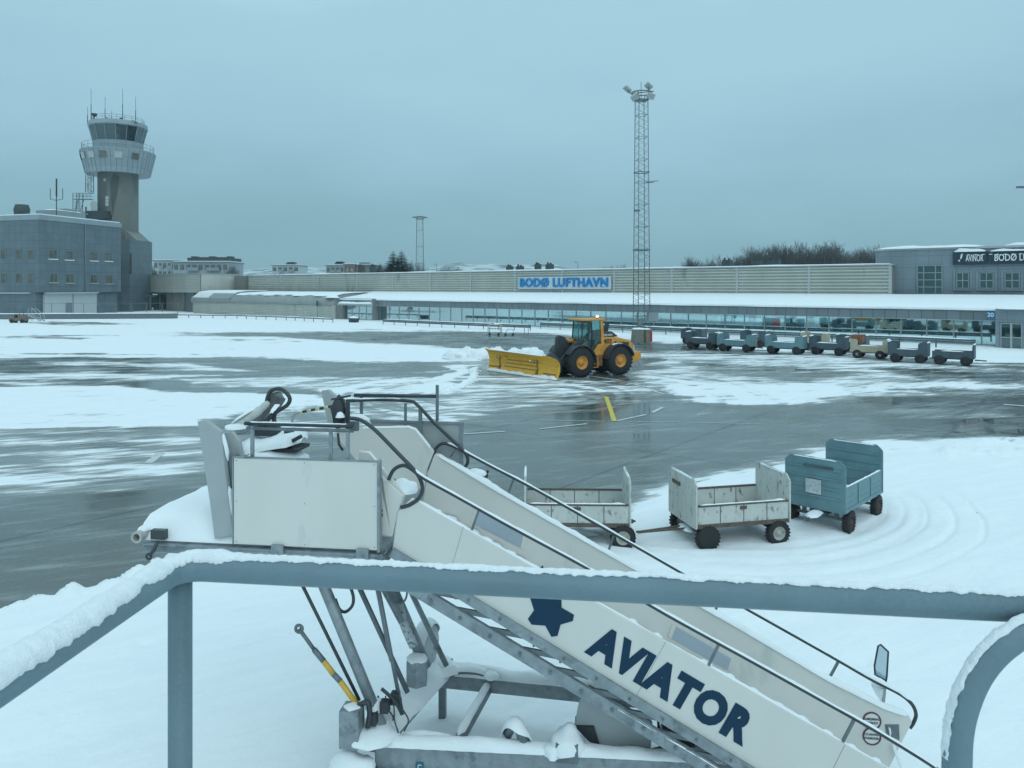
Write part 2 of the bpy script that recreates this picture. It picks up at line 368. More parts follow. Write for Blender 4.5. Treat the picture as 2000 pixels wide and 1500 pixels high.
# faint footprints and dents
for (du_, dv_, rr) in ((285, 1262, .16), (435, 1255, .05), (1690, 1305, .1), (1905, 1390, .08)):
    c = G(du_, dv_); e = np.exp(-(((XX - c.x) / rr) ** 2 + ((YY - c.y) / (rr * .6)) ** 2)); ZZ = ZZ - e * .05
# broken crust along the left edge of the right hand snow field
crust = np.exp(-((sdist(UU, VV, [(1850, 868), (2200, 868), (2200, 892), (1850, 890)], 3.0)) / 22) ** 2) * tf
ZZ = ZZ + crust * np.clip(.10 + .5 * lump, 0, .3)
cov = cov - 1.0 * np.exp(-(((UU - 1105) / 70) ** 2 + ((VV - 1049) / 13) ** 2) ** 1.5)   # bare tarmac under the left cart, doubling as its painted contact shadow
cov = np.clip(cov, 0, 1.3)
nr, nc = UU.shape
me = bpy.data.meshes.new("ground"); idx = np.arange(nr * nc).reshape(nr, nc)
quads = np.stack([idx[:-1, :-1], idx[1:, :-1], idx[1:, 1:], idx[:-1, 1:]], -1).reshape(-1, 4)
me.vertices.add(nr * nc); me.vertices.foreach_set("co", np.stack([XX, YY, ZZ], -1).astype(np.float32).ravel())
me.loops.add(quads.size); me.loops.foreach_set("vertex_index", quads.astype(np.int32).ravel())
me.polygons.add(len(quads)); me.polygons.foreach_set("loop_start", np.arange(0, quads.size, 4, dtype=np.int32)); me.polygons.foreach_set("loop_total", np.full(len(quads), 4, np.int32))
me.polygons.foreach_set("use_smooth", np.ones(len(quads), bool))
me.update(calc_edges=True); me.validate()
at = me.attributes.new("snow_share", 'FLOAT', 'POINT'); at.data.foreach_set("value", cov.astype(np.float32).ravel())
ground = bpy.data.objects.new("ground", me); COL.objects.link(ground); tag(ground, kind="structure")

def ground_mat():
    m = bpy.data.materials.new("apron_snow_and_wet_tarmac"); m.use_nodes = True; nt = m.node_tree; N = nt.nodes.new; L = nt.links.new
    b = nt.nodes["Principled BSDF"]; g = N("ShaderNodeNewGeometry")
    def tex(scale, stretch, detail=6, rough=.6, rot=0):
        vr = N("ShaderNodeVectorRotate"); vr.rotation_type = 'Z_AXIS'; vr.inputs["Angle"].default_value = -rot; L(g.outputs["Position"], vr.inputs[0])
        mp = N("ShaderNodeMapping"); mp.inputs["Scale"].default_value = stretch; L(vr.outputs[0], mp.inputs[0])
        t = N("ShaderNodeTexNoise"); t.inputs["Scale"].default_value = scale; t.inputs["Detail"].default_value = detail; t.inputs["Roughness"].default_value = rough; L(mp.outputs[0], t.inputs[0]); return t.outputs[0]
    def math_(op, a, b_=None, c=None):
        k = N("ShaderNodeMath"); k.operation = op
        for i, x in enumerate((a, b_, c)):
            if x is None: continue
            if isinstance(x, (int, float)): k.inputs[i].default_value = x
            else: L(x, k.inputs[i])
        return k.outputs[0]
    def rng_(x, a, b_, c=0., d=1., sm=False):
        k = N("ShaderNodeMapRange"); k.interpolation_type = 'SMOOTHSTEP' if sm else 'LINEAR'
        for i, q in enumerate((a, b_, c, d)): k.inputs[i + 1].default_value = q
        L(x, k.inputs[0]); return k.outputs[0]
    def mix(f, a, b_):
        k = N("ShaderNodeMix"); k.data_type = 'RGBA'; L(f, k.inputs[0])
        for i, x in ((6, a), (7, b_)):
            if isinstance(x, tuple): k.inputs[i].default_value = (*x, 1)
            else: L(x, k.inputs[i])
        return k.outputs[2]
    a = N("ShaderNodeAttribute"); a.attribute_name = "snow_share"; cov_ = a.outputs["Fac"]
    n_st = tex(1.0, (.16, .85, 1), 8, .62, R(8)); n_fi = tex(1.5, (.3, 1.9, 1), 9, .68, R(27)); n_mid = tex(.35, (.5, 1, 1), 6, .6)
    nn = math_('ADD', math_('MULTIPLY', n_st, .42), math_('ADD', math_('MULTIPLY', n_fi, .43), math_('MULTIPLY', n_mid, .15)))
    # share of snow against the streaky noise
    thr = rng_(nn, .36, .64, 0., 1.)
    d = math_('SUBTRACT', cov_, thr)
    snow = rng_(d, -.08, .25, 0, 1, True)
    slush = rng_(d, -.55, .12, 0, 1, True)
    # tarmac
    t1 = tex(.22, (1, 1, 1), 6, .6); t2 = tex(9, (1, 1, 1), 5, .7)
    tar = mix(rng_(t1, .35, .65), (.050, .056, .050), (.088, .093, .082)); tar2 = mix(rng_(t2, .35, .75), tar, (.11, .118, .106))
    # slab joints running with the terminal
    sp = N("ShaderNodeSeparateXYZ"); mpj = N("ShaderNodeMapping"); mpj.inputs["Rotation"].default_value = (0, 0, R(38.7)); L(g.outputs["Position"], mpj.inputs[0]); L(mpj.outputs[0], sp.inputs[0])
    jx = math_('ABSOLUTE', math_('SUBTRACT', math_('FRACT', math_('DIVIDE', math_('ADD', sp.outputs[0], 12.3 + 3.7), 7.4)), .5))
    jy = math_('ABSOLUTE', math_('SUBTRACT', math_('FRACT', math_('DIVIDE', math_('ADD', sp.outputs[1], 4.1), 11.0)), .5))
    j = math_('MAXIMUM', math_('LESS_THAN', jx, .0095), math_('LESS_THAN', jy, .005))
    tar3 = mix(math_('MULTIPLY', j, .92), tar2, (.02, .024, .024))
    sl = mix(math_('MULTIPLY', slush, .6), tar3, (.38, .42, .42))
    sc = mix(rng_(n_fi, .3, .7), (.80, .835, .855), (.87, .89, .90))
    L(mix(snow, sl, sc), b.inputs["Base Color"])
    wet = rng_(t1, .38, .64, .035, .28); wet2 = math_('ADD', wet, math_('MULTIPLY', slush, .22))
    k = N("ShaderNodeMix"); k.data_type = 'FLOAT'; L(snow, k.inputs[0]); L(wet2, k.inputs[2]); k.inputs[3].default_value = .9; L(k.outputs[0], b.inputs["Roughness"])
    k2 = N("ShaderNodeMix"); k2.data_type = 'FLOAT'; L(snow, k2.inputs[0]); k2.inputs[2].default_value = .6; k2.inputs[3].default_value = .12; L(k2.outputs[0], b.inputs["Specular IOR Level"])
    bs = tex(7, (1, 1, 1), 6, .65); bs2 = tex(1.6, (.8, 1.2, 1), 5, .6); bw = tex(5, (1, 1.5, 1), 3, .5)
    hs = math_('ADD', math_('MULTIPLY', snow, math_('ADD', math_('MULTIPLY', bs, .025), math_('MULTIPLY', bs2, .05))), math_('MULTIPLY', bw, .0007))
    bp = N("ShaderNodeBump"); bp.inputs["Strength"].default_value = .8; bp.inputs["Distance"].default_value = 1.0; L(hs, bp.inputs["Height"]); L(bp.outputs[0], b.inputs["Normal"])
    return m
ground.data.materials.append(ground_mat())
fg = MB(); fg.quad((-3400, -300, -.35), (3400, -300, -.35), (3400, 2600, -.35), (-3400, 2600, -.35))
tag(fg.build("snowfield_ground", SNOW), kind="structure")

# painted lines, thin sheets on the tarmac
LINEW = nmat("worn_white_line", (.55, .57, .56), rough=.5, var=.15, scale=6, stain=(.12, .13, .13), stain_amt=.5, stain_scale=5)
LINEY = nmat("worn_yellow_line", (.60, .47, .05), rough=.5, var=.1, scale=6, stain=(.13, .12, .08), stain_amt=.35, stain_scale=6)
def stripe(mb, a, b, w):
    p = G(*a); q = G(*b); d = (q - p).normalized(); n = Vector((-d.y, d.x, 0)) * (w / 2); z = Vector((0, 0, .012))
    mb.quad(p - n + z, q - n + z, q + n + z, p + n + z)
mk = MB()
for a, b, w in (((1054, 838), (1146, 828), .16), ((1206, 822), (1262, 810), .16), ((1274, 806), (1296, 795), .2), ((1274, 763), (1297, 770), .2), ((1228, 748), (1264, 757), .2),
                ((1154, 735), (1212, 743), .2), ((905, 848), (986, 843), .16), ((290, 905), (314, 885), .3), ((1960, 790), (2010, 794), .3), ((1050, 821), (1180, 823), .07), ((1206, 823), (1330, 825), .06), ((1340, 825), (1500, 829), .05)):
    stripe(mk, a, b, w)
tag(mk.build("white_apron_markings", LINEW), kind="structure")
mk = MB(); stripe(mk, (1184, 775), (1200, 823), .21)
tag(mk.build("yellow_apron_marking", LINEY), kind="structure")

# ------------------------------------------------------------------ hills far behind
def hills():
    prof = [(-2500, 520), (-400, 525), (0, 524), (250, 528), (400, 531), (470, 527), (540, 522), (600, 517), (680, 521), (760, 526), (850, 523), (900, 517), (960, 514), (1000, 519), (1060, 515), (1110, 523), (1200, 529), (1400, 531), (1900, 527), (2600, 520), (4500, 518)]
    pu_ = [p[0] for p in prof]; pv_ = [p[1] for p in prof]; mb = MB(); cols = np.arange(-1300, 3301, 10.0); rows = [(820, .0), (950, .28), (1080, .5), (1220, .74), (1400, 1.0), (1700, .7), (2100, .0)]
    vs_ = []; fs_ = []
    for Y, f in rows:
        for u in cols:
            v = np.interp(u, pu_, pv_); z = (H + (VH - v) / F * 1400) * f
            z += 7 * f * mnoise.fractal(Vector((u * .012, Y * .004, 3)), 1, 2, 5) ; vs_.append(Vector(((u - 1000) / F * Y, Y, z - (.5 if f == 0 else 0))))
    n = len(cols)
    for i in range(len(rows) - 1):
        for j in range(n - 1): fs_.append((i * n + j, i * n + j + 1, (i + 1) * n + j + 1, (i + 1) * n + j))
    mb._add(vs_, fs_, True)
    m = nmat("snowy_hill", (.62, .68, .70), rough=.9, var=.1, scale=.02, spec=.1, stain=(.12, .16, .18), stain_amt=.95, stain_scale=.022, stretch=(1, .6, 4))
    tag(mb.build("hills", m), kind="structure")
hills()
# ------------------------------------------------------------------ terminal building
TF = Frame((-8.14, 118.0), (.78, -.626))
RIBC = nmat("ribbed_cream_cladding", (.47, .485, .44), rough=.5, var=.07, scale=.6, stain=(.25, .265, .25), stain_amt=.3, stain_scale=.5, stretch=(1, 1, .3))
FASC = cladding("grey_fascia_panels", (.165, .205, .225), (.05, .065, .07), 1.15, 4.0, .03, var=.1)
CLAD = cladding("bluegrey_cladding", (.20, .25, .285), (.11, .14, .16), 1.35, 1.35, .02)
TRIM = nmat("pale_trim", (.40, .43, .43), rough=.5, var=.05)
MULL = nmat("aluminium_mullion", (.27, .31, .32), rough=.45, metal=.2, var=.05)
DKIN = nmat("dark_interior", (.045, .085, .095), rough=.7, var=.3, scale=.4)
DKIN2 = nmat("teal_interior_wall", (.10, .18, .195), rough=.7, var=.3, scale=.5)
CONC = nmat("concrete", (.20, .215, .205), rough=.85, var=.15, scale=.6, stain=(.11, .12, .12), stain_amt=.45, stain_scale=.5, stretch=(1, 1, .35))
GLASS = glassmat("hall_glass", (.62, .86, .88), .85, refl=.5)
GLASSD = glassmat("dark_window_glass", (.3, .42, .45), .35)
VENT = nmat("dark_vent", (.035, .05, .055), rough=.6, var=.2)
SEAM = cladding("standing_seam_roof", (.27, .29, .29), (.10, .12, .12), .55, 50, .03)

def ribbed(mb, x0, x1, y, z0, z1, pitch=.42, depth=.2, face=-1):
    """horizontally ribbed sheet, ribs are real folds"""
    n = max(1, round((z1 - z0) / pitch)); p = (z1 - z0) / n; prof = []
    for i in range(n):
        z = z0 + i * p; prof += [(0, z), (0, z + p * .38), (face * depth, z + p * .44), (face * depth * .9, z + p * .82)]
    prof.append((0, z1))
    vs_ = [Vector((x, y + a, z)) for x in (x0, x1) for a, z in prof]; k = len(prof)
    mb._add(vs_, [(j, k + j, k + j + 1, j + 1) for j in range(k - 1)])
def rail_thing(name, label, pts, post_step, beam_z=.62, double=True, group=None, cat="guardrail", snow=True):
    o = thing(name, label, cat, tuple(pts[0]), 0, group); P = [Vector(p) - Vector(pts[0]) for p in pts]
    mb = MB(); 
    for a, b in zip(P[:-1], P[1:]):
        for dz in ((0, -.22) if double else (0,)): mb.bar(a + V(0, 0, beam_z + dz), b + V(0, 0, beam_z + dz), .07, .19)
    mb.build("beam", GUARD, o); L = sum((b - a).length for a, b in zip(P[:-1], P[1:])); n = max(1, int(L / post_step)); pm = None
    for i in range(n + 1):
        d = L * i / n
        for a, b in zip(P[:-1], P[1:]):
            l = (b - a).length
            if d <= l + 1e-6: break
            d -= l
        p = a.lerp(b, min(1, d / l))
        if pm is None: pm = MB().box(-.05, .05, .03, .13, -.05, beam_z + .08).build("post", GUARD, o); pm.location = p
        else: q = pm.copy(); COL.objects.link(q); q.parent = o; q.location = p
    if snow:
        s = MB(); s.snow([p + V(0, 0, beam_z + .09) for p in P], .16, .09, seed=3, step=.6, n=5, fr=.9, amp=.6); s.build("snow_cap", SNOW, o)
    return o

def terminal():
    A0, A1 = TF.s(742), TF.s(2180); B = 9.0; ZT = 8.35
    t = thing("terminal_building", "long low terminal with glazed front, snowy lean-to roof and ribbed cream upper wall", "terminal", TF.loc(), TF.rz)
    uA, uB = TF.s(484, B), TF.s(1739, B)
    # upper hall wall in bays between posts
    joints = [484, 552, 623, 699, 768, 841, 920, 1007, 1099, 1201, 1313, 1440, 1581, 1739]; xs = [TF.s(u, B) for u in joints]
    for a, b in zip(xs[:-1], xs[1:]):
        m = MB(); ribbed(m, a + .17, b - .17, B, 4.7, ZT); m.build("wall_panel", RIBC, t)
    for x in xs:
        MB().box(x - .17, x + .17, B - .2, B + .1, 4.6, ZT + .02).build("wall_post", TRIM, t)
    MB().box(xs[0], xs[-1] + .2, B + .12, B + 26, 4.0, ZT - .05).build("hall_wall", CONC, t)
    m = MB(); m.box(xs[0] - .1, xs[-1] + .3, B - .28, B + 26, ZT + .03, ZT + .2); m.build("roof_edge", TRIM, t)
    m = MB(); m.snow([(xs[0], B + .1, ZT + .2), (xs[-1], B + .1, ZT + .2)], .8, .12, 5, 1.5, 5, .4, .6); m.box(xs[0] + .2, xs[-1] - .2, B + .4, B + 25.8, ZT + .21, ZT + .3); m.build("roof_snow", SNOW, t)
    # lean-to roof
    x0 = A0 - 12; m = MB(); m.prism([(x0, -.8, 3.45), (x0, -.8, 3.6), (x0, B - .05, 4.75), (x0, B - .05, 4.6)], (A1 - x0, 0, 0)); m.build("lean_to_roof", TRIM, t)
    m = MB(); n = 150; vs_ = []; fs_ = []
    rows = [(-.95, 3.52), (-.98, 3.66), (-.8, 3.80), (.5, 4.0), (3, 4.3), (6, 4.66), (B - .25, 5.0)]
    for i in range(n + 1):
        x = x0 + (A1 - x0) * i / n
        for j, (b, z) in enumerate(rows):
            q = mnoise.noise(Vector((x * .25, j * 1.7, 2))); vs_.append(Vector((x, b + (q * .12 if j < 3 else 0), z + q * (.07 if 0 < j < 6 else .02))))
    k = len(rows)
    for i in range(n):
        for j in range(k - 1): fs_.append((i * k + j, (i + 1) * k + j, (i + 1) * k + j + 1, i * k + j + 1))
    m._add(vs_, fs_, True); m.build("lean_to_snow", SNOW, t)
    MB().box(A0, A1, -.8, -.72, 2.55, 3.5).build("fascia", FASC, t)
    MB().box(A0, A1, -.82, -.06, 2.50, 2.549).build("fascia_trim", TRIM, t)
    MB().box(A0 - .4, A0 - .02, -1.0, B, 0, 3.4).build("end_wall", FASC, t)
    # glazed front, one window per bay
    step = 2.42; n = int((A1 - A0) / step); pane = frame = None
    pm = MB().box(.05, step - .05, -.012, .012, .12, 2.48); fm = MB().box(-.06, .06, -.07, .07, .0, 2.498).box(.06, step - .06, -.06, .06, 0, .12)
    for i in range(n):
        if pane is None:
            pane = pm.build("window", GLASS, t); frame = fm.build("frame", MULL, pane); p = pane
        else:
            p = pane.copy(); COL.objects.link(p); p.parent = t; f = frame.copy(); COL.objects.link(f); f.parent = p
        p.location = (A0 + .1 + i * step, 0, 0)
        if i % 4 == 1: MB().box(A0 + .1 + i * step + .3, A0 + .1 + i * step + .75, .9, 1.3, .07, 2.99).build('column', DKIN, t)
        if i % 7 == 3: MB().box(A0 + .1 + i * step + .2, A0 + .1 + i * step + 2.1, .35, .38, .5, 2.4).build('window_blind', DKIN2 if i % 2 else TRIM, t)
    # inside: floor, dark rooms to either side, an open hall one sees through
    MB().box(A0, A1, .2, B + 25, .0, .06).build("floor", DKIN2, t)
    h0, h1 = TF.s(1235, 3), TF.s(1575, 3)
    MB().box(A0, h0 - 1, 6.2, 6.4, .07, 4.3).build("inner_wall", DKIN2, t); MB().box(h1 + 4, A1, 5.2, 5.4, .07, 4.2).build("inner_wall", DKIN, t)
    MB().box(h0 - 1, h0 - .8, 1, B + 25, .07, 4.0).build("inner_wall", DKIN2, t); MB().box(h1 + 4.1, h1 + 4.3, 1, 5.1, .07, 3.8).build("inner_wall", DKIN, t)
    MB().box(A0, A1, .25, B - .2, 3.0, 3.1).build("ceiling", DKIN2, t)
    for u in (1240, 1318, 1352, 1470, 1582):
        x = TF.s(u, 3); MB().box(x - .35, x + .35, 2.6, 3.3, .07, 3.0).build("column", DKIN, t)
    r_ = random.Random(4); LIT = nmat("pale_furniture", (.42, .5, .5), rough=.6, var=.2); 
    for i in range(34):
        x = A0 + 2 + r_.random() * (h0 - A0 - 6); w = .6 + r_.random() * 2.2; z = .1 + r_.random() * .3; hh = .35 + r_.random() * 1.1; y = 1.2 + r_.random() * 4
        MB().box(x, x + w, y, y + .5, z, z + hh).build("hall_furniture", LIT if r_.random() < .5 else DKIN, t)
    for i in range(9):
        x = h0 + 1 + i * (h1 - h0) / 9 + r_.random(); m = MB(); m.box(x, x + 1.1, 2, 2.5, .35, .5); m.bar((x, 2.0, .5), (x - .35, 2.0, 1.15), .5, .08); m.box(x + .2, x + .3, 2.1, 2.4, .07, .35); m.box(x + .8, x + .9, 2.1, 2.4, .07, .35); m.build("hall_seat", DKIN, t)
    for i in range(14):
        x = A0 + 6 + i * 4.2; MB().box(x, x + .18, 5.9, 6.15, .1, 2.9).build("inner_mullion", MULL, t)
    # roof equipment
    for u, vt, w in ((995, 520, .9), (1015, 520, 1.1), (1050, 516, .8), (1073, 516, 1.1), (1420, 508, 1.2), (1478, 508, 1.3), (1512, 507, 1.5), (705, 519, 1.0), (728, 519, 1.0)):
        p = TF.at(u, vt, B + 9); m = MB(); m.box(p.x - w / 2, p.x + w / 2, B + 8.6, B + 9.6, ZT + .2, p.z); m.tube([(p.x - w * .3, B + 9, p.z), (p.x - w * .3, B + 9, p.z + .35)], .16, 8); m.tube([(p.x + w * .25, B + 9, p.z), (p.x + w * .25, B + 9, p.z + .22)], .2, 8); m.build("roof_vent", VENT, t)
    return t
terminal()

# big sign on the upper wall
def lufthavn_sign():
    a = TF.at(1013, 541, 8.6); b = TF.at(1193, 565, 8.6); a2 = TF.at(1193, 540, 8.6)
    w = b.x - a.x; z0 = (TF.at(1013, 564, 8.6).z + b.z) / 2; z1 = (a.z + a2.z) / 2; o = TF.world((a.x, 8.6, 0))
    s = thing("wall_sign", "pale sign with blue raised letters BODØ LUFTHAVN on the ribbed upper wall", "sign", (o.x, o.y, z0), TF.rz)
    MB().box(0, w, -.06, .12, 0, z1 - z0).build("backboard", nmat("sign_backboard", (.55, .62, .68), rough=.4, var=.03), s)
    LB = nmat("blue_letter", (.003, .20, .46), rough=.4, var=.05); hh = z1 - z0
    l = text_obj("BODØ LUFTHAVN", "lettering", LB, s, basis((w / 2, -.17, hh * .5), (1, 0, 0), (0, 0, 1)), hh * .98, .1, .06, 1.0, 1.1)
    wx = max(v.co.x for v in l.data.vertices) - min(v.co.x for v in l.data.vertices)
    for v in l.data.vertices: v.co.x *= w * .955 / wx
    m = MB()
    for v0, v1 in ((.03, .06), (.09, .14), (.22, .26), (.30, .33), (.40, .42), (.47, .51), (.60, .63), (.68, .71), (.9, .95)): m.snow([(w * v0, -.2, hh * .28), (w * v1, -.2, hh * .28)], .12, .1, v0 * 40, .1, 5, 4)
    m.build("snow_cap", SNOW, s)
lufthavn_sign()

# taller office wing on the right
def wing():
    b = 10.2; x0 = TF.s(1710, b); x1 = TF.s(2200, b); zt = TF.at(1740, 490, b).z
    t = thing("office_wing", "grey panelled two storey wing with snowy roof edge at the right end of the terminal", "building", TF.loc(), TF.rz)
    MB().box(x0, x1, b, b + 18, 4.2, zt).build("wall", CLAD, t)
    MB().box(x0 - .1, x1, b - .12, b + 18, zt + .01, zt + .25).build("roof_edge", TRIM, t)
    m = MB(); m.snow([(x0, b + .3, zt + .25), (TF.s(1925, b), b + .3, zt + .25)], 1.2, .38, 2, .5, 6, .5, .5); m.snow([(TF.s(1960, b), b + .5, zt + .25), (x1, b + .5, zt + .25)], 1.2, .25, 9, .5, 6, .5, .5); m.build("roof_snow", SNOW, t)
    # tall gridded window
    def grid_window(u0, v0, u1, v1, nx, nz, split=None):
        p = TF.at(u0, v0, b); q = TF.at(u1, v1, b); x0_, x1_ = p.x, q.x; z1_, z0_ = p.z, max(q.z, 5.0)
        w = MB().box(x0_, x1_, b - .03, b - .005, z0_, z1_).build("window", GLASSD, t); f = MB()
        for i in range(nx + 1):
            if split and i not in (0, nx): 
                x = x0_ + (x1_ - x0_) * split[i]
            else: x = x0_ + (x1_ - x0_) * i / nx
            f.box(x - .05, x + .05, b - .11, b - .032, z0_ - .05, z1_ + .05)
        for j in range(nz + 1):
            z = z0_ + (z1_ - z0_) * j / nz; f.box(x0_ + .052, x1_ - .052, b - .10, b - .034, z - .05, z + .05)
        f.build("frame", MULL, w); return w
    grid_window(1792, 519, 1840, 579, 3, 4, [0, .26, .74, 1])
    for u0, u1 in ((1869, 1892), (1914, 1940), (1963, 1991), (2014, 2044)): 
        w = grid_window(u0, 533, u1, 563, 2, 2); p = TF.at(u0, 565, b); q = TF.at(u1, 565, b)
        fr = MB(); z0_ = TF.at(u0, 563, b).z; z1_ = TF.at(u0, 533, b).z
        fr.box(p.x - .35, q.x + .35, b - .14, b - .002, z0_ - .3, z0_ - .1); fr.box(p.x - .35, q.x + .35, b - .14, b - .002, z1_ + .1, z1_ + .3); fr.box(p.x - .35, p.x - .12, b - .14, b - .002, z0_ - .098, z1_ + .098); fr.box(q.x + .12, q.x + .35, b - .14, b - .002, z0_ - .098, z1_ + .098); fr.build("surround", CLAD, w)
    return t, b
WING, WB = wing()
def wing_sign(u0, u1, v0, v1, text, label, icon=False, crop=1.0):
    b = WB - .35; p = TF.at(u0, v0, b); q = TF.at(u1, v1, b); w = q.x - p.x; hh = 1.5; z0 = q.z; o = TF.world((p.x, b, 0)); z0 = TF.at((u0 + u1) / 2, v1 + 1, b).z; hh = TF.at((u0 + u1) / 2, v0, b).z - z0
    s = thing("wall_sign", label, "sign", (o.x, o.y, z0), TF.rz)
    MB().box(0, w, 0, .28, 0, hh).build("backboard", nmat("navy_sign_board", (.012, .035, .055), rough=.4), s)
    WL = nmat("white_letter", (.75, .78, .78), rough=.5)
    x = .55 if not icon else 1.25
    text_obj(text, "lettering", WL, s, basis((x, -.06, hh * .47), (1, 0, 0), (0, 0, 1)), hh * .72, .05, .012, 1.0, 1.0, 'LEFT')
    lt = bpy.data.objects[[k.name for k in s.children if k.name.startswith('lettering')][0]]; xx = [v.co.x for v in lt.data.vertices]; room = (w - x - .35) if icon else w * .92
    for v in lt.data.vertices: v.co.x = (v.co.x - min(xx)) * room / (max(xx) - min(xx))
    m = MB()
    if icon:
        k = MB(); k.prism([(.55, -.06, hh * .25), (.7, -.06, hh * .25), (.7, -.06, hh * .38), (.55, -.06, hh * .38)], (0, .05, 0)); k.prism([(.72, -.06, hh * .45), (.85, -.06, hh * .45), (1.0, -.06, hh * .85), (.8, -.06, hh * .8)], (0, .05, 0)); k.build("emblem", WL, s)
    m.snow([(.1, .1, hh), (w - .1, .1, hh)], .55, .32 if icon else .2, u0, .25, 6, 1.2, .6)
    for i in range(int(w / .7)): m.snow([(x + .1 + i * .7, -.08, hh * .72), (x + .45 + i * .7, -.08, hh * .74)], .1, .13, i, .1, 5, 3, .5)
    m.build("snow_cap", SNOW, s)
wing_sign(1861, 1928, 491, 516, "AVINOR", "dark blue wall sign with white word AVINOR under a snow cap", True)
wing_sign(1931, 2068, 489, 514, "BODØ LUFTHAVN", "dark blue wall sign starting BODØ LU, running out of the right edge of the view")

# grey porch at the far right with gate number
def porch():
    b0 = -2.6; x0 = TF.s(1944, b0); x1 = TF.s(2150, b0); z = TF.at(1944, 603, b0).z
    t = thing("gate_porch", "grey panelled porch with glass double door at the right edge of the terminal", "porch", TF.loc(), TF.rz)
    MB().box(x0, x1, b0, -.9, 2.45, z).build("fascia", CLAD, t); xd0 = TF.s(1951, b0)
    m = MB(); m.box(x0, x0 + .35, b0 + .01, -.9, 0, 2.44); m.box(x0 + 2.1, x0 + 2.4, b0 + .01, b0 + .3, 0, 2.44); m.build("pillar", CLAD, t)
    for i in range(2):
        xa = x0 + .4 + i * .86; d = MB().box(xa + .09, xa + .76, b0 + .1, b0 + .13, .1, 2.3).build("door", GLASSD, t)
        f = MB(); f.box(xa, xa + .08, b0 + .06, b0 + .17, .02, 2.4); f.box(xa + .77, xa + .85, b0 + .06, b0 + .17, .02, 2.4); f.box(xa + .081, xa + .769, b0 + .07, b0 + .16, 2.31, 2.4); f.box(xa + .081, xa + .769, b0 + .07, b0 + .16, 1.0, 1.08); f.build("frame", TRIM, d)
    MB().box(x0 + 2.45, x1, b0 + .12, b0 + .16, .1, 2.4).build("window", GLASSD, t)
    p = TF.at(1978, 612, b0 - .05); 
    o = TF.world((x0 - .05, b0 - .06, z - 1.02)); s = thing("gate_number_sign", "small blue square sign with white number 20 on the grey porch", "sign", tuple(o), TF.rz)
    MB().box(-.65, .0, 0, .03, .1, .75).build("backboard", nmat("blue_sign", (.01, .14, .33), rough=.4), s)
    text_obj("20", "lettering", nmat("sign_white", (.6, .7, .75)), s, basis((-.33, -.012, .42), (1, 0, 0), (0, 0, 1)), .55, .008, .01)
    m = MB(); m.snow([(x0, b0 + .5, z), (x1, b0 + .5, z)], 2.2, .16, 3, .4, 6, .6); m.build("roof_snow", SNOW, t)
    o2 = TF.world((x0 - 1.5, b0 + .2, 0))
porch()

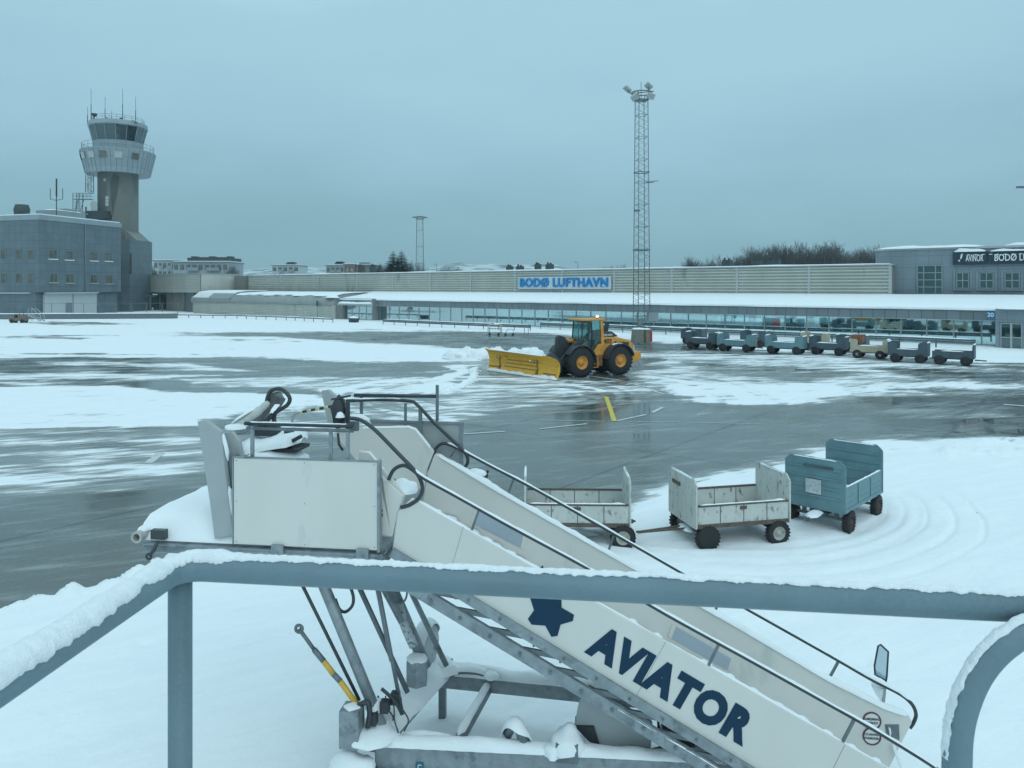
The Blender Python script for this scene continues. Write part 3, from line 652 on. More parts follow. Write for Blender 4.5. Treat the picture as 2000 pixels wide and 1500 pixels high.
# low shed in front of the left half
def shed():
    
    # plane of the shed front
    p = G(650, 627.5); q = Vector((p.x, p.y)) - TF.o; bb = -2.2; x1 = TF.s(652, bb); x0 = TF.s(377, bb); xm = TF.s(448, bb)
    t = thing("low_shed", "low cream ribbed shed with rounded metal roof and snow on top, left of the entrance", "shed", TF.loc(), TF.rz)
    zt = TF.at(560, 594, bb).z; zr = TF.at(560, 578, bb).z
    for a, c in ((x0, xm), (xm, TF.s(518, bb)), (TF.s(518, bb), TF.s(592, bb)), (TF.s(592, bb), x1)):
        m = MB(); ribbed(m, a + .07, c - .07, bb, .1, zt, .3, .12); m.box(c - .06, c + .06, bb - .15, bb + .1, 0, zt - .01); m.build("wall_panel", RIBC, t)
    MB().box(x0, x1, bb + .12, bb + 9, 0, zt - .02).build("wall", RIBC, t)
    # rounded eave of standing seam metal
    prof = [(bb - .25, zt), (bb - .22, zt + .45), (bb + .15, zt + .95), (bb + .9, zr + .0), (bb + 2.2, zr + .35), (bb + 9, zr + .6), (bb + 9, zt)]
    MB().prism([(xm + .4, y, z) for y, z in prof], (x1 - xm - .4, 0, 0)).build("roof", SEAM, t)
    prof2 = [(bb - .32, zt), (bb - .30, zt + .9), (bb + 1.6, zr + .55), (bb + 4, zr + .85), (bb + 9, zr + .85), (bb + 9, zt)]
    MB().prism([(x0 - .3, y, z) for y, z in prof2], (xm + .38 - x0 + .3, 0, 0)).build("roof", SEAM, t)
    m = MB(); n = 60; vs_ = []; fs_ = []; rows = [(bb + 1.1, zr + .05), (bb + 1.2, zr + .2), (bb + 2.4, zr + .5), (bb + 5, zr + .62), (bb + 9, zr + .8)]
    for i in range(n + 1):
        x = xm + .6 + (x1 - .3 - xm - .6) * i / n
        for j, (y, z) in enumerate(rows):
            q = mnoise.noise(Vector((x * .3, j, 8))); vs_.append(Vector((x, y + (q * 1.0 if j < 2 else 0), z + q * .06)))
    k = len(rows)
    for i in range(n):
        for j in range(k - 1): fs_.append((i * k + j, (i + 1) * k + j, (i + 1) * k + j + 1, i * k + j + 1))
    m._add(vs_, fs_, True); 
    m.prism([(x0 - .2, bb + .7, zt + 1.15), (x0 - .2, bb + 1.6, zr + .7), (x0 - .2, bb + 4, zr + 1.0), (x0 - .2, bb + 9, zr + 1.05), (x0 - .2, bb + 9, zr + .9), (x0 - .2, bb + 4, zr + .86), (x0 - .2, bb + 1.6, zr + .56)], (xm - x0 + .3, 0, 0))
    for i in range(11): m.bar((x0 + .2 + i * .62, bb - .15, zt + .98), (x0 + .2 + i * .62, bb + 1.5, zr + .62), .32, .12)
    m.blob((x1 - 1.2, bb + .5, zr - .25), 1.8, .9, .5, 4); m.build("roof_snow", SNOW, t)
    # glazed entrance beside it
    e = thing("entrance_porch", "small glazed entrance porch with snow roll on its flat roof beside the cream shed", "porch", TF.loc(), TF.rz)
    xe1 = TF.s(739, bb + 2); z = 2.55
    MB().box(x1 + .3, x1 + 1.9, bb + .4, bb + 2, 0, z).build("wall", CONC, e)
    for i in range(4):
        a = x1 + 2.0 + i * (xe1 - x1 - 2.0) / 4; c = a + (xe1 - x1 - 2.0) / 4 - .05
        w = MB().box(a, c, bb + 1.0, bb + 1.03, .1, z - .1).build("window", GLASS, e); MB().box(c - .06, c + .06, bb + .94, bb + 1.09, 0, z - .02).build("frame", MULL, w)
    MB().box(x1 + .5, xe1, bb + 4, bb + 4.2, .05, z).build("inner_wall", DKIN2, e)
    MB().box(x1 + .2, xe1 + .2, bb + .5, bb + 1.9, z, z + .35).build("roof", TRIM, e)
    MB().box(x1 + .5, xe1 + .2, bb + 1.3, bb + 1.5, z + .36, z + 1.25).build("fascia", FASC, e)
    MB().box(xe1 - .1, xe1 + .2, bb + .6, -.9, 0, z + 1.2).build("end_wall", CONC, e)
    m = MB(); m.snow([(x1 + .2, bb + .9, z + .35), (xe1 - .3, bb + .9, z + .35)], 1.0, .35, 4, .3, 7, .7, .4)
    m.build("roof_snow", SNOW, e)
    # bin with a snow cap and a sign pole
    bp = G(691, 630); bt = thing("grit_bin", "dark grit bin with a thick snow cap in front of the glazed entrance", "bin", tuple(bp), TF.rz)
    m = MB(); m.prism([(-.75, -.4, 0), (.75, -.4, 0), (.9, -.4, .75), (-.9, -.4, .75)], (0, .8, 0)); m.build("body", VENT, bt); m = MB(); m.blob((0, 0, .74), 1.0, .55, .32, 3, .2); m.build("snow_cap", SNOW, bt)
    sp = TF.world((TF.s(620, bb - .6), bb - .6, 0)); st = thing("sign_post", "slim sign post with small dark blue plate in front of the cream shed", "sign", tuple(sp), TF.rz)
    MB().tube([(0, 0, 0), (0, 0, 3.2)], .05, 8).build("pole", GALVD, st); MB().box(-.28, .28, -.09, -.05, 2.3, 3.3).build("plate", nmat("dark_blue_plate", (.02, .06, .12)), st)
    return bb, x0, x1
SHB, SX0, SX1 = shed()

# older wing behind the shed, to the left
def link_wing():
    b = 9.0; t = thing("ribbed_link_building", "cream ribbed link building between the tower block and the terminal hall", "building", TF.loc(), TF.rz)
    bb = SHB + 3; x0 = TF.s(232, bb); x1 = TF.s(392, bb); zb = TF.at(300, 571, bb).z; zt = TF.at(300, 538, bb).z; xm = TF.s(289, bb)
    for a, c in ((x0, xm), (xm, x1)):
        m = MB(); ribbed(m, a, c - .1, bb, zb, zt, .42, .1); m.build("wall_panel", RIBC, t)
    MB().box(x0, x1, bb + .12, bb + 10, zb, zt).build("wall", RIBC, t); MB().box(x0, x1 + .1, bb - .15, bb + 10, zt + .01, zt + .22).build("roof_edge", TRIM, t)
    MB().box(xm, x1, bb + 1.5, bb + 10, 0, zb - .01).build("base_wall", CONC, t); MB().box(xm - .2, xm + .2, bb, bb + .4, 0, zb - .01).build("pillar", CONC, t); MB().box(TF.s(362, bb), TF.s(376, bb), bb + .2, bb + 1.4, 0, zb - .01).build("pillar", GALVD, t)
    for u0, u1 in ((298, 312), (313, 326)):
        w = MB().box(TF.s(u0, bb + 1.4), TF.s(u1, bb + 1.4), bb + 1.42, bb + 1.45, .4, zb - .4).build("window", GLASS, t); MB().box(TF.s(u1, bb + 1.4) - .1, TF.s(u1, bb + 1.4) + .1, bb + 1.36, bb + 1.49, .3, zb - .3).build("frame", MULL, w)
    MB().box(TF.s(328, bb + 1.2), TF.s(360, bb + 1.2), bb + 1.2, bb + 1.45, 0, zb - .1).build("door", CONC, t)
    # recess wall and brown block up to the hall
    xr0, xr1 = TF.s(392, 12), TF.s(458, 12); m = MB(); ribbed(m, xr0 - 1, xr1 + 1, 12, 3.5, 8.3, .38, .1); m.build("wall_panel", RIBC, t)
    MB().box(xr0 - 1, xr1 + 1, 12.1, 20, 3, 8.4).build("wall", RIBC, t)
    for u in (415, 447): x = TF.s(u, 10); MB().box(x - .35, x + .35, 9.8, 10.5, 3, 9.2).build("pillar", GALVD, t)
    MB().box(TF.s(457, 8), TF.s(485, 8.9), 8.0, 20, 3.5, 8.4).build("end_block", nmat("brown_grey_block", (.17, .17, .15), rough=.7, var=.1), t)
    MB().box(TF.s(391, 9) - .1, TF.s(391, 9) + 2.4, 9, 11.9, 3, 8.5).build("end_block", GALVD, t)
    # slanted glazing of the gateway left of it
    g0, g1 = TF.s(246, SHB + 2), TF.s(290, SHB + 2); w = MB(); w.prism([(g0, SHB + .5, 3.2), (g1, SHB + .5, 3.2), (g1 - .6, SHB + 1.8, .7), (g0 + 1, SHB + 1.8, .7)], (0, .05, 0)); w = w.build("window", GLASSD, t); m = MB()
    m.bar((g0, SHB + .4, 3.3), (g1, SHB + .4, 3.3), .3, .25); m.bar((g0 + 1, SHB + 1.7, .6), (g1 - .6, SHB + 1.7, .6), .2, .2); m.bar(((g0 + g1) / 2, SHB + .4, 3.2), ((g0 + g1) / 2, SHB + 1.7, .7), .15, .15); m.build("frame", MULL, w)
    MB().box(g0 - 1.5, g1 + .3, SHB + 2.2, SHB + 2.5, 0, 3.5).build("wall", DKIN2, t); MB().box(g0 - 4, g1 + .5, SHB + .2, SHB + 3, 3.5, 3.8).build("canopy", GALVD, t)
    m = MB(); m.blob(((g0 + g1) / 2, SHB - .5, 0), 5, 1.2, .9, 3, .4, 2.2); tag(m.build("snow_heap", SNOW), "long heap of cleared snow under the gateway beside the tower block", "snow heap"); 
    bpy.data.objects["snow_heap"].matrix_world = Matrix.Translation((*TF.o, 0)) @ Matrix.Rotation(TF.rz, 4, 'Z')
link_wing()

# guard rails along the front
def Tw(u, v): return G(u, v)
rail_thing("guardrail", "low guardrail on short posts in front of the cream ribbed shed", [Tw(345, 621), Tw(460, 622.5), Tw(560, 626), Tw(650, 630.5)], 2.6, .6, False)
rail_thing("guardrail", "long low guardrail in front of the darker glass, left of the loader", [Tw(748, 634), Tw(900, 641.5), Tw(1036, 647)], 2.5, .75, True)
rail_thing("guardrail", "snow-topped double guardrail behind the loader and the row of parked carts", [Tw(1056, 643), Tw(1200, 649), Tw(1330, 656), Tw(1480, 662), Tw(1620, 669), Tw(1745, 675), Tw(1905, 683)], 3.2, .85, True)
# ------------------------------------------------------------------ control tower and its block
BLK = cladding("slate_cladding", (.115, .155, .18), (.06, .085, .10), 1.5, 1.5, .035, var=.08)
RING = cladding("tower_ring_panels", (.25, .31, .345), (.14, .18, .20), 50, 2.3, .03, var=.06)
WINF = nmat("window_frame_grey", (.16, .2, .22), rough=.5)
PANED = nmat("dull_glass", (.105, .11, .10), rough=.12, var=.35, scale=.6)
WHITEW = nmat("white_render", (.42, .46, .47), rough=.7, var=.06)
def tower_block():
    c = PX(77, VH, 145); BF = Frame((c.x, c.y), (.27, .963))           # x runs away along the right hand face, +y to the left
    t = thing("tower_office_block", "slate grey panelled three storey office block beside the control tower, white garage doors below", "building", BF.loc(), BF.rz)
    L = BF.s(236, 0); zt = BF.at(77, 429, 0).z; W = 26
    zg = BF.at(77, 571, 0).z
    MB().box(0, L, 0, W, zg, zt).build("wall", BLK, t)
    MB().box(0, L, 1.0, W, 0, zg - .01).build("base_wall", BLK, t)
    MB().box(-.12, L + .1, -.12, W, zt + .01, zt + 1.0).build("parapet", RING, t)
    m = MB(); m.box(.3, L, .3, W, zt + 1.01, zt + 1.25); m.build("roof_snow", SNOW, t)
    def win(face, u, v, w=1.75, h=1.75):
        if face == 'R':
            p = BF.at(u, v, 0); x0, x1 = p.x - w / 2, p.x + w / 2; z0, z1 = p.z - h / 2, p.z + h / 2
            o = MB().box(x0, x1, -.04, -.01, z0, z1).build("window", PANED, t); f = MB()
            f.box(x0 - .12, x0, -.1, -.012, z0, z1); f.box(x1, x1 + .12, -.1, -.012, z0, z1); f.box(x0 - .12, x1 + .12, -.1, -.012, z1, z1 + .12); f.box((x0 + x1) / 2 - .04, (x0 + x1) / 2 + .04, -.08, -.042, z0, z1); f.build("frame", WINF, o)
            s = MB(); s.box(x0 - .2, x1 + .2, -.25, -.012, z0 - .16, z0 - .005); s.build("sill_snow", SNOW if v < 520 else TRIM, o)
        else:
            # left face: plane x = 0
            r = Vector(((u - 1000) / F, 1)); tt = BF.o.dot(BF.d) / r.dot(BF.d); p = r * tt - BF.o; y = p.dot(BF.n); z = H - (v - VH) / F * tt
            o = MB().box(-.04, -.01, y - w / 2, y + w / 2, z - h / 2, z + h / 2).build("window", PANED, t); f = MB()
            f.box(-.1, -.012, y - w / 2 - .12, y - w / 2, z - h / 2, z + h / 2); f.box(-.1, -.012, y + w / 2, y + w / 2 + .12, z - h / 2, z + h / 2); f.box(-.1, -.012, y - w / 2 - .12, y + w / 2 + .12, z + h / 2, z + h / 2 + .12); f.build("frame", WINF, o)
    for u, v in ((103, 497), (135, 499), (183, 501), (212, 502), (104, 543), (136, 544), (183, 545), (213, 546)): win('R', u, v)
    for u, v in ((7, 496), (36, 497), (60, 497), (7, 543), (36, 543), (60, 543)): win('L', u, v, 1.3, 1.8)
    # ground floor: white doors set back, dark garage
    for u0, u1 in ((88, 142), (144, 189)):
        a, b_ = BF.s(u0, .3), BF.s(u1, .3); MB().box(a, b_, .3, .9, 0, zg - .3).build("garage_door", WHITEW, t)
    a = BF.s(129, .2); MB().box(a, a + 1.5, .2, .28, 0, 2.6).build("door", WINF, t)
    m = MB(); m.box(BF.s(88, 0), BF.s(190, 0), -.5, .3, zg - .28, zg - .02); m.build("canopy", TRIM, t)
    m = MB(); m.box(.35, .9, 2.5, 7, 0, zg - .4); m.build("garage_door", DKIN, t); MB().box(.35, .9, 8, 13, 0, zg - .5).build("garage_door", WHITEW, t)
    m = MB(); m.box(-.5, .3, 2, 14, zg - .28, zg - .02); m.build("canopy", TRIM, t)
    MB().tube([(BF.s(167, -.1), -.1, zg), (BF.s(167, -.1), -.1, zt)], .1, 6).build("downpipe", WINF, t)
    # roof equipment and aerials
    def P(u, v, b): return BF.at(u, v, b)
    p = P(43, 420, 4); m = MB(); m.lathe([(0, 0), (1.3, 0), (1.5, 1.4), (1.2, 2.4), (1.0, 2.4), (0, 2.2)], 14, Matrix.Translation((4, 9, zt + 1.2))); m.build("roof_fan", VENT, t)
    m = MB(); m.box(9, 17, 6, 11, zt + 1.2, zt + 3.0); m.box(12, 15, 6.5, 9, zt + 3.01, zt + 3.6); m.build("plant_room", GALV, t)
    m = MB(); m.snow([(9, 8.5, zt + 3.0), (17, 8.5, zt + 3.0)], 5, .35, 2, .6, 6, .6); m.build("plant_snow", SNOW, t)
    for x, y, hh, arms in ((8.5, 5, 8.2, True), (.5, 17, 8.4, True), (15, 4, 3, False)):
        m = MB(); b0 = V(x, y, zt + 1.2); m.tube([b0, b0 + V(0, 0, hh * .55)], .09, 6); m.tube([b0 + V(0, 0, hh * .55), b0 + V(0, 0, hh)], .16, 6)
        if arms:
            for sx in (-1, 1): m.tube([b0 + V(0, 0, hh * .45), b0 + V(.3 * sx, -1.3 * sx, hh * .48), b0 + V(.3 * sx, -1.3 * sx, hh * .75)], .07, 6)
        m.build("aerial", CHAR, t)
    return BF, zt
BF, BZT = tower_block()

def control_tower():
    TY = 182.0; cx, cy = PX(231, VH, TY).x, TY; k = F / TY
    def Z(v): return H + (VH - v) / k
    rz = R(20)
    t = thing("control_tower", "tall concrete airport control tower with flared panelled ring and dark glazed cab", "control tower", (cx, cy, 0), 0); t.scale = (.97, .97, 1)
    tw = bpy.data.materials.new("tower_concrete")
    tw = nmat("tower_concrete", (.165, .18, .165), rough=.85, var=.14, scale=.35, stain=(.06, .085, .09), stain_amt=.55, stain_scale=.16, stretch=(1, 1, .45))
    a8 = [math.pi / 8 * 1 + i * math.pi / 4 for i in range(8)]
    m = MB(); r = 4.15; poly = [(-r, -2.0), (-.6, -r), (r, -2.2), (r, 2), (2, r), (-r, r)]
    m.prism([(x, y, 0) for x, y in poly], (0, 0, Z(338))); m.build("shaft", tw, t)
    m = MB(); m.prism([(-r - .02, -2.0 - .02, 0), (-.6, -r - .03, 0), (-.6, -r, 0), (-r, -2.0, 0)], (0, 0, Z(337))); m.build("wet_face", nmat("wet_concrete", (.10, .115, .11), rough=.6, var=.25, scale=.5, stain=(.035, .055, .065), stain_amt=.7, stain_scale=.22, stretch=(1, 1, .35)), t)
    m = MB(); z = Z(352); m.prism([(.1, -4.03, z - 1), (.9, -3.69, z + 1.2), (1.9, -3.27, z + .4), (1.5, -3.44, z - 3.5), (.9, -3.7, z - 6.5), (.6, -3.82, z - 9)], (.02, -.05, 0)); m.build("water_stain", nmat("dark_stain", (.07, .085, .085), rough=.7, var=.2), t)
    ring = MB(); n = 20; prof = [(0, Z(336)), (7.3, Z(343)), (8.62, Z(299)), (8.5, Z(298)), (5.8, Z(298)), (5.8, Z(297))]
    ring.lathe(prof, n, Matrix.Rotation(.12, 4, 'Z'), False); ring.build("ring", RING, t)
    m = MB()
    for i in range(n):
        a = .12 + 2 * math.pi * i / n; d = V(math.cos(a), math.sin(a), 0)
        m.bar(d * 7.32 + V(0, 0, Z(343)), d * 8.64 + V(0, 0, Z(299)), .07, .07)
        a2 = a + math.pi / n; d2 = V(math.cos(a2), math.sin(a2), 0); m.bar(d2 * 7.24 + V(0, 0, Z(343)), d2 * 8.54 + V(0, 0, Z(299)), .05, .05)
    m.build("ring_joint", nmat("ring_joint", (.13, .17, .19)), t)
    for a, dark in ((-2.62, 1), (-2.25, 0), (-1.86, 0), (-1.5, 1), (-1.08, 0), (-.62, 1)):
        d = V(math.cos(a), math.sin(a), 0); s = V(-d.y, d.x, 0); z = Z(312); rr = 8.28; up = (d * (8.62 - 7.3) + V(0, 0, Z(299) - Z(343))).normalized()
        c = d * (rr + .02) + V(0, 0, z); w = .85; h_ = .75
        o = MB().prism([c - s * w - up * h_, c + s * w - up * h_, c + s * w + up * h_, c - s * w + up * h_], d * .05).build("ring_window", PANED if dark else TRIM, t)
    # gallery railing
    def railing(rad, z0, z1, nn, name, r0=.045):
        m = MB(); nseg = 40
        for zz in (z0 + (z1 - z0) * .5, z1): m.tube([(rad * math.cos(2 * math.pi * i / nseg), rad * math.sin(2 * math.pi * i / nseg), zz) for i in range(nseg)], r0, 5, closed=True)
        for i in range(nn):
            a = 2 * math.pi * i / nn; m.tube([(rad * math.cos(a), rad * math.sin(a), z0), (rad * math.cos(a), rad * math.sin(a), z1)], r0, 5)
        return m.build(name, GALVD, t)
    railing(8.1, Z(298), Z(285), 28, "gallery_railing", .038)
    MB().lathe([(5.75, Z(298)), (5.75, Z(280)), (5.6, Z(279.5))], 16, None, False).build("cab_base", RING, t)
    cab = MB().lathe([(5.68, Z(279.5)), (6.55, Z(252)), (6.5, Z(251.9))], 16, None, False).build("cab_glass", glassmat("cab_glass", (.3, .45, .5), .12, base=(.012, .03, .04), refl=.06), t)
    m = MB()
    for i in range(16):
        a = 2 * math.pi * i / 16; d = V(math.cos(a), math.sin(a), 0); m = MB(); m.bar(d * 5.72 + V(0, 0, Z(279.5)), d * 6.6 + V(0, 0, Z(252)), .1, .08); m.build("mullion", MULL, cab)
    MB().lathe([(4.2, Z(281)), (4.2, Z(270)), (0, Z(270))], 12, None, False).build("cab_desk", CHAR, t)
    MB().lathe([(0, Z(252.5)), (6.45, Z(252.2)), (6.85, Z(250.5)), (6.7, Z(243)), (6.0, Z(241)), (0, Z(240.5))], 24, None, False).build("cab_roof", RING, t)
    railing(5.9, Z(241), Z(232.5), 22, "roof_railing", .038)
    m = MB(); 
    for u, v0, v1 in ((175, 212, 245), (182, 176, 240), (210, 192, 241), (223, 218, 243), (245, 176, 241), (271, 192, 247)):
        x = (u - 230) / k; y = -1.5; zm = Z(v1 + (v0 - v1) * .52)
        a = MB(); a.tube([(x, y, Z(v1)), (x, y, zm)], .085, 6); a.tube([(x, y, zm), (x, y, Z(v0))], .04, 6); a.build("aerial", CHAR, t)
    m = MB(); m.tube([(-4.4, -3, Z(243)), (-4.4, -3, Z(234))], .15, 8); m.lathe([(0, 0), (.3, 0), (.75, .5), (.75, .7), (0, .7)], 12, Matrix.Translation((-4.4, -3, Z(233)))); m.box(-1.2, -.7, -4, -3.5, Z(241), Z(236)); m.box(2.5, 3.1, -4.2, -3.6, Z(241), Z(237)); m.bar((5.2, -3.2, Z(241)), (6.4, -3.4, Z(246)), .25, .25); m.build("roof_instrument", CHAR, t)
    # things on the shaft
    yf = -r
    m = MB(); m.tube([(-3.55, yf - .6, Z(404)), (-3.55, yf - .2, Z(404))], [.95, .6], 14); m.build("dish", TRIM, t); m = MB(); m.tube([(-3.4, yf - .7, Z(413.5)), (-3.4, yf - .3, Z(413.5))], [.8, .5], 14); m.build("dish", TRIM, t)
    for v in (391, 397, 403): MB().tube([(-.2, yf - .7, Z(v)), (-.2, yf - .3, Z(v))], [.45, .3], 10).build("dish", TRIM, t)
    m = MB(); m.box(-4.9, .2, yf - 1.4, yf + 1, Z(422), Z(416)); m.box(-5.8, .4, yf - 1.6, yf + 2, Z(431), Z(422.2)); m.build("service_platform", VENT, t)
    m = MB(); m.box(-1.6, -.6, yf + .2, yf + .9, Z(358), Z(353)); m.build("shaft_window", TRIM, t)
    # outside spiral stair to the ring
    m = MB(); c = V(-6.0, -2.2, 0)
    for i in range(18):
        a = i * .55; z = Z(380) + i * .27; d = V(math.cos(a), math.sin(a), 0); m.bar(c + V(0, 0, z), c + V(0, 0, z) + d * .95, .3, .05)
    m.tube([c + V(math.cos(i * .275) * .95, math.sin(i * .275) * .95, Z(380) + i * .135 + 1.0) for i in range(36)], .05, 5)
    for i in range(8): a = i * .785; m.tube([c + V(math.cos(a) * .95, math.sin(a) * .95, Z(378)), c + V(math.cos(a) * .95, math.sin(a) * .95, Z(345))], .045, 5)
    m.build("spiral_stair", GALVD, t)
    m = MB(); y0 = -4
    m.box(-9.2, -4.9, y0, y0 + 1.6, Z(393), Z(392)); 
    for zz in (Z(386), Z(381)): m.bar((-9.2, y0, zz), (-4.9, y0, zz), .08, .08); m.bar((-9.2, y0 + 1.6, zz), (-4.9, y0 + 1.6, zz), .08, .08)
    for i in range(6): m.bar((-9.1 + i * .85, y0, Z(393)), (-9.1 + i * .85, y0, Z(381)), .07, .07)
    for x in (-9.1, -7.6): 
        for yy in (y0, y0 + 1.6): m.bar((x, yy, BZT), (x, yy, Z(381)), .12, .12)
    for i in range(9): m.bar((-9.1, y0 + .8, Z(423) + i * .4), (-7.6, y0 + .8, Z(423) + i * .4), .9, .05)
    for i in range(2): m.bar((-9.0 + i * 1.4, y0 - .05, Z(424)), (-7.7 + i * 1.4, y0 - .05, Z(393)), .12, .12)
    m.build("access_stair", GALVD, t)
    m = MB(); m.blob((-6.6, -5, Z(424)), 2.4, 1.6, Z(417) - Z(424), 4, .2); m.build("roof_hatch", GALV, t)
    # lean-to stair block at the tower foot
    x0, x1 = (240 - 230) / k, (293.5 - 230) / k * .86
    m = MB(); m.prism([(x0, -7.5, 0), (x1, -7.5, 0), (x1, -7.5, Z(471)), (x0, -7.5, Z(469))], (0, 11, 0)); m.build("stair_block", BLK, t)
    m = MB(); m.prism([(r - .3, -4, Z(470.5)), (x1 - .2, -4, Z(471.2)), (r - .3, -4, Z(452))], (0, 7, 0)); m.build("sloped_roof", CONC, t)
    m = MB(); m.box((283 - 230) / k, (288 - 230) / k, -7.56, -7.51, Z(536), Z(497)); m.build("stair_window", PANED, t)
    MB().box(-4.0, x0 - .01, -6.5, 0, 0, Z(440)).build("base_wall", CONC, t)
control_tower()

# chain link fence and the low wall in front of the block
def fence():
    p0 = G(-160, 625); p1 = G(345, 622.5); d = p1 - p0; L = d.length; rz = math.atan2(d.y, d.x)
    t = thing("chain_fence", "thin chain-link fence on slim posts in front of the slate grey block", "fence", tuple(p0), rz)
    n = 16; pm = MB().tube([(0, .6, 0), (0, .6, 2.9)], .05, 6).build("post", GALVD, t)
    for i in range(1, n + 1): q = pm.copy(); COL.objects.link(q); q.parent = t; q.location = (L * i / n, 0, 0)
    m = MB(); m.bar((0, .6, 2.85), (L, .6, 2.85), .05, .05); m.build("top_rail", GALVD, t)
    m = MB(); m.box(0, L, 0, .25, 0, 1.0); w = m.build("low_wall", GALVD, t); s = MB(); s.snow([(0, .12, 1.0), (L, .12, 1.0)], .5, .14, 1, .8, 5, .8); s.build("snow_cap", SNOW, t)
    # small yellow tractor at the far left and a stair frame
    o = G(38, 631); k = thing("ground_tractor", "tiny tan ground tractor by the fence at the far left", "vehicle", tuple(o), 0); k.scale = (.75, .75, .75)
    b = MB(); b.box(-1.9, 1.6, -.6, .6, .45, 1.1); b.box(.2, 1.5, -.5, .5, 1.11, 1.5); b.build("body", nmat("tan_body", (.17, .13, .10), rough=.6, var=.3), k)
    b = MB(); b.box(-.9, -.6, -.4, .4, 1.11, 1.9); b.tube([(.9, 0, 1.5), (.9, 0, 2.9)], .05, 6); b.tube([(.1, 0, 1.1), (.0, 0, 2.1)], .05, 6); b.build("seat", CHAR, k)
    for x in (-1.2, 1.0):
        for y in (-.65, .65): MB().tube([(x, y - .12, .42), (x, y + .12, .42)], .42, 14).build("wheel", RUBBER, k)
    o = G(69, 628); k = thing("step_frame", "small pale metal step frame standing by the low wall at the far left", "steps", tuple(o), 0); b = MB()
    for y in (-.5, .5): b.tube([(-.9, y, 0), (-.9, y, 2.1), (-.2, y, 2.2), (1.2, y, 1.0), (1.2, y, 0)], .05, 6); b.bar((-.9, y, 1.2), (1.2, y, .1), .06, .15)
    b.build("frame", TRIM, k); b = MB()
    for i in range(4): b.box(-.8 + i * .5, -.45 + i * .5, -.48, .48, 1.1 - i * .28, 1.14 - i * .28)
    b.build("step", GALV, k)
fence()

# ------------------------------------------------------------------ light masts
def lattice(t, w0, w1, h, nb, name_leg="leg"):
    cs = [(-1, -1), (1, -1), (1, 1), (-1, 1)]
    def c(i, z): f = 1 - z / h; w = w1 + (w0 - w1) * f; return V(cs[i % 4][0] * w / 2, cs[i % 4][1] * w / 2, z)
    for i in range(4): MB().tube([c(i, 0), c(i, h)], .042, 6).build(name_leg, GALVD, t)
    m = MB()
    for j in range(nb):
        z0, z1 = h * j / nb, h * (j + 1) / nb
        for i in range(4):
            m.tube([c(i, z0), c(i + 1, z1)] if j % 2 else [c(i + 1, z0), c(i, z1)], .015, 4, False)
            if j % 6 == 0: m.tube([c(i, z0), c(i + 1, z0)], .022, 4, False)
    m.build("lattice", GALVD, t); return c
def flood(t, M, s=1.0):
    m = MB(); m.box(-.75 * s, .75 * s, -.55 * s, .55 * s, -.14, .14, M); o = m.build("floodlight", TRIM, t, bevel=.04)
    g = MB(); g.box(-.66 * s, .66 * s, -.47 * s, .47 * s, -.16, -.141, M); g.build("lamp_glass", TRIM, o)
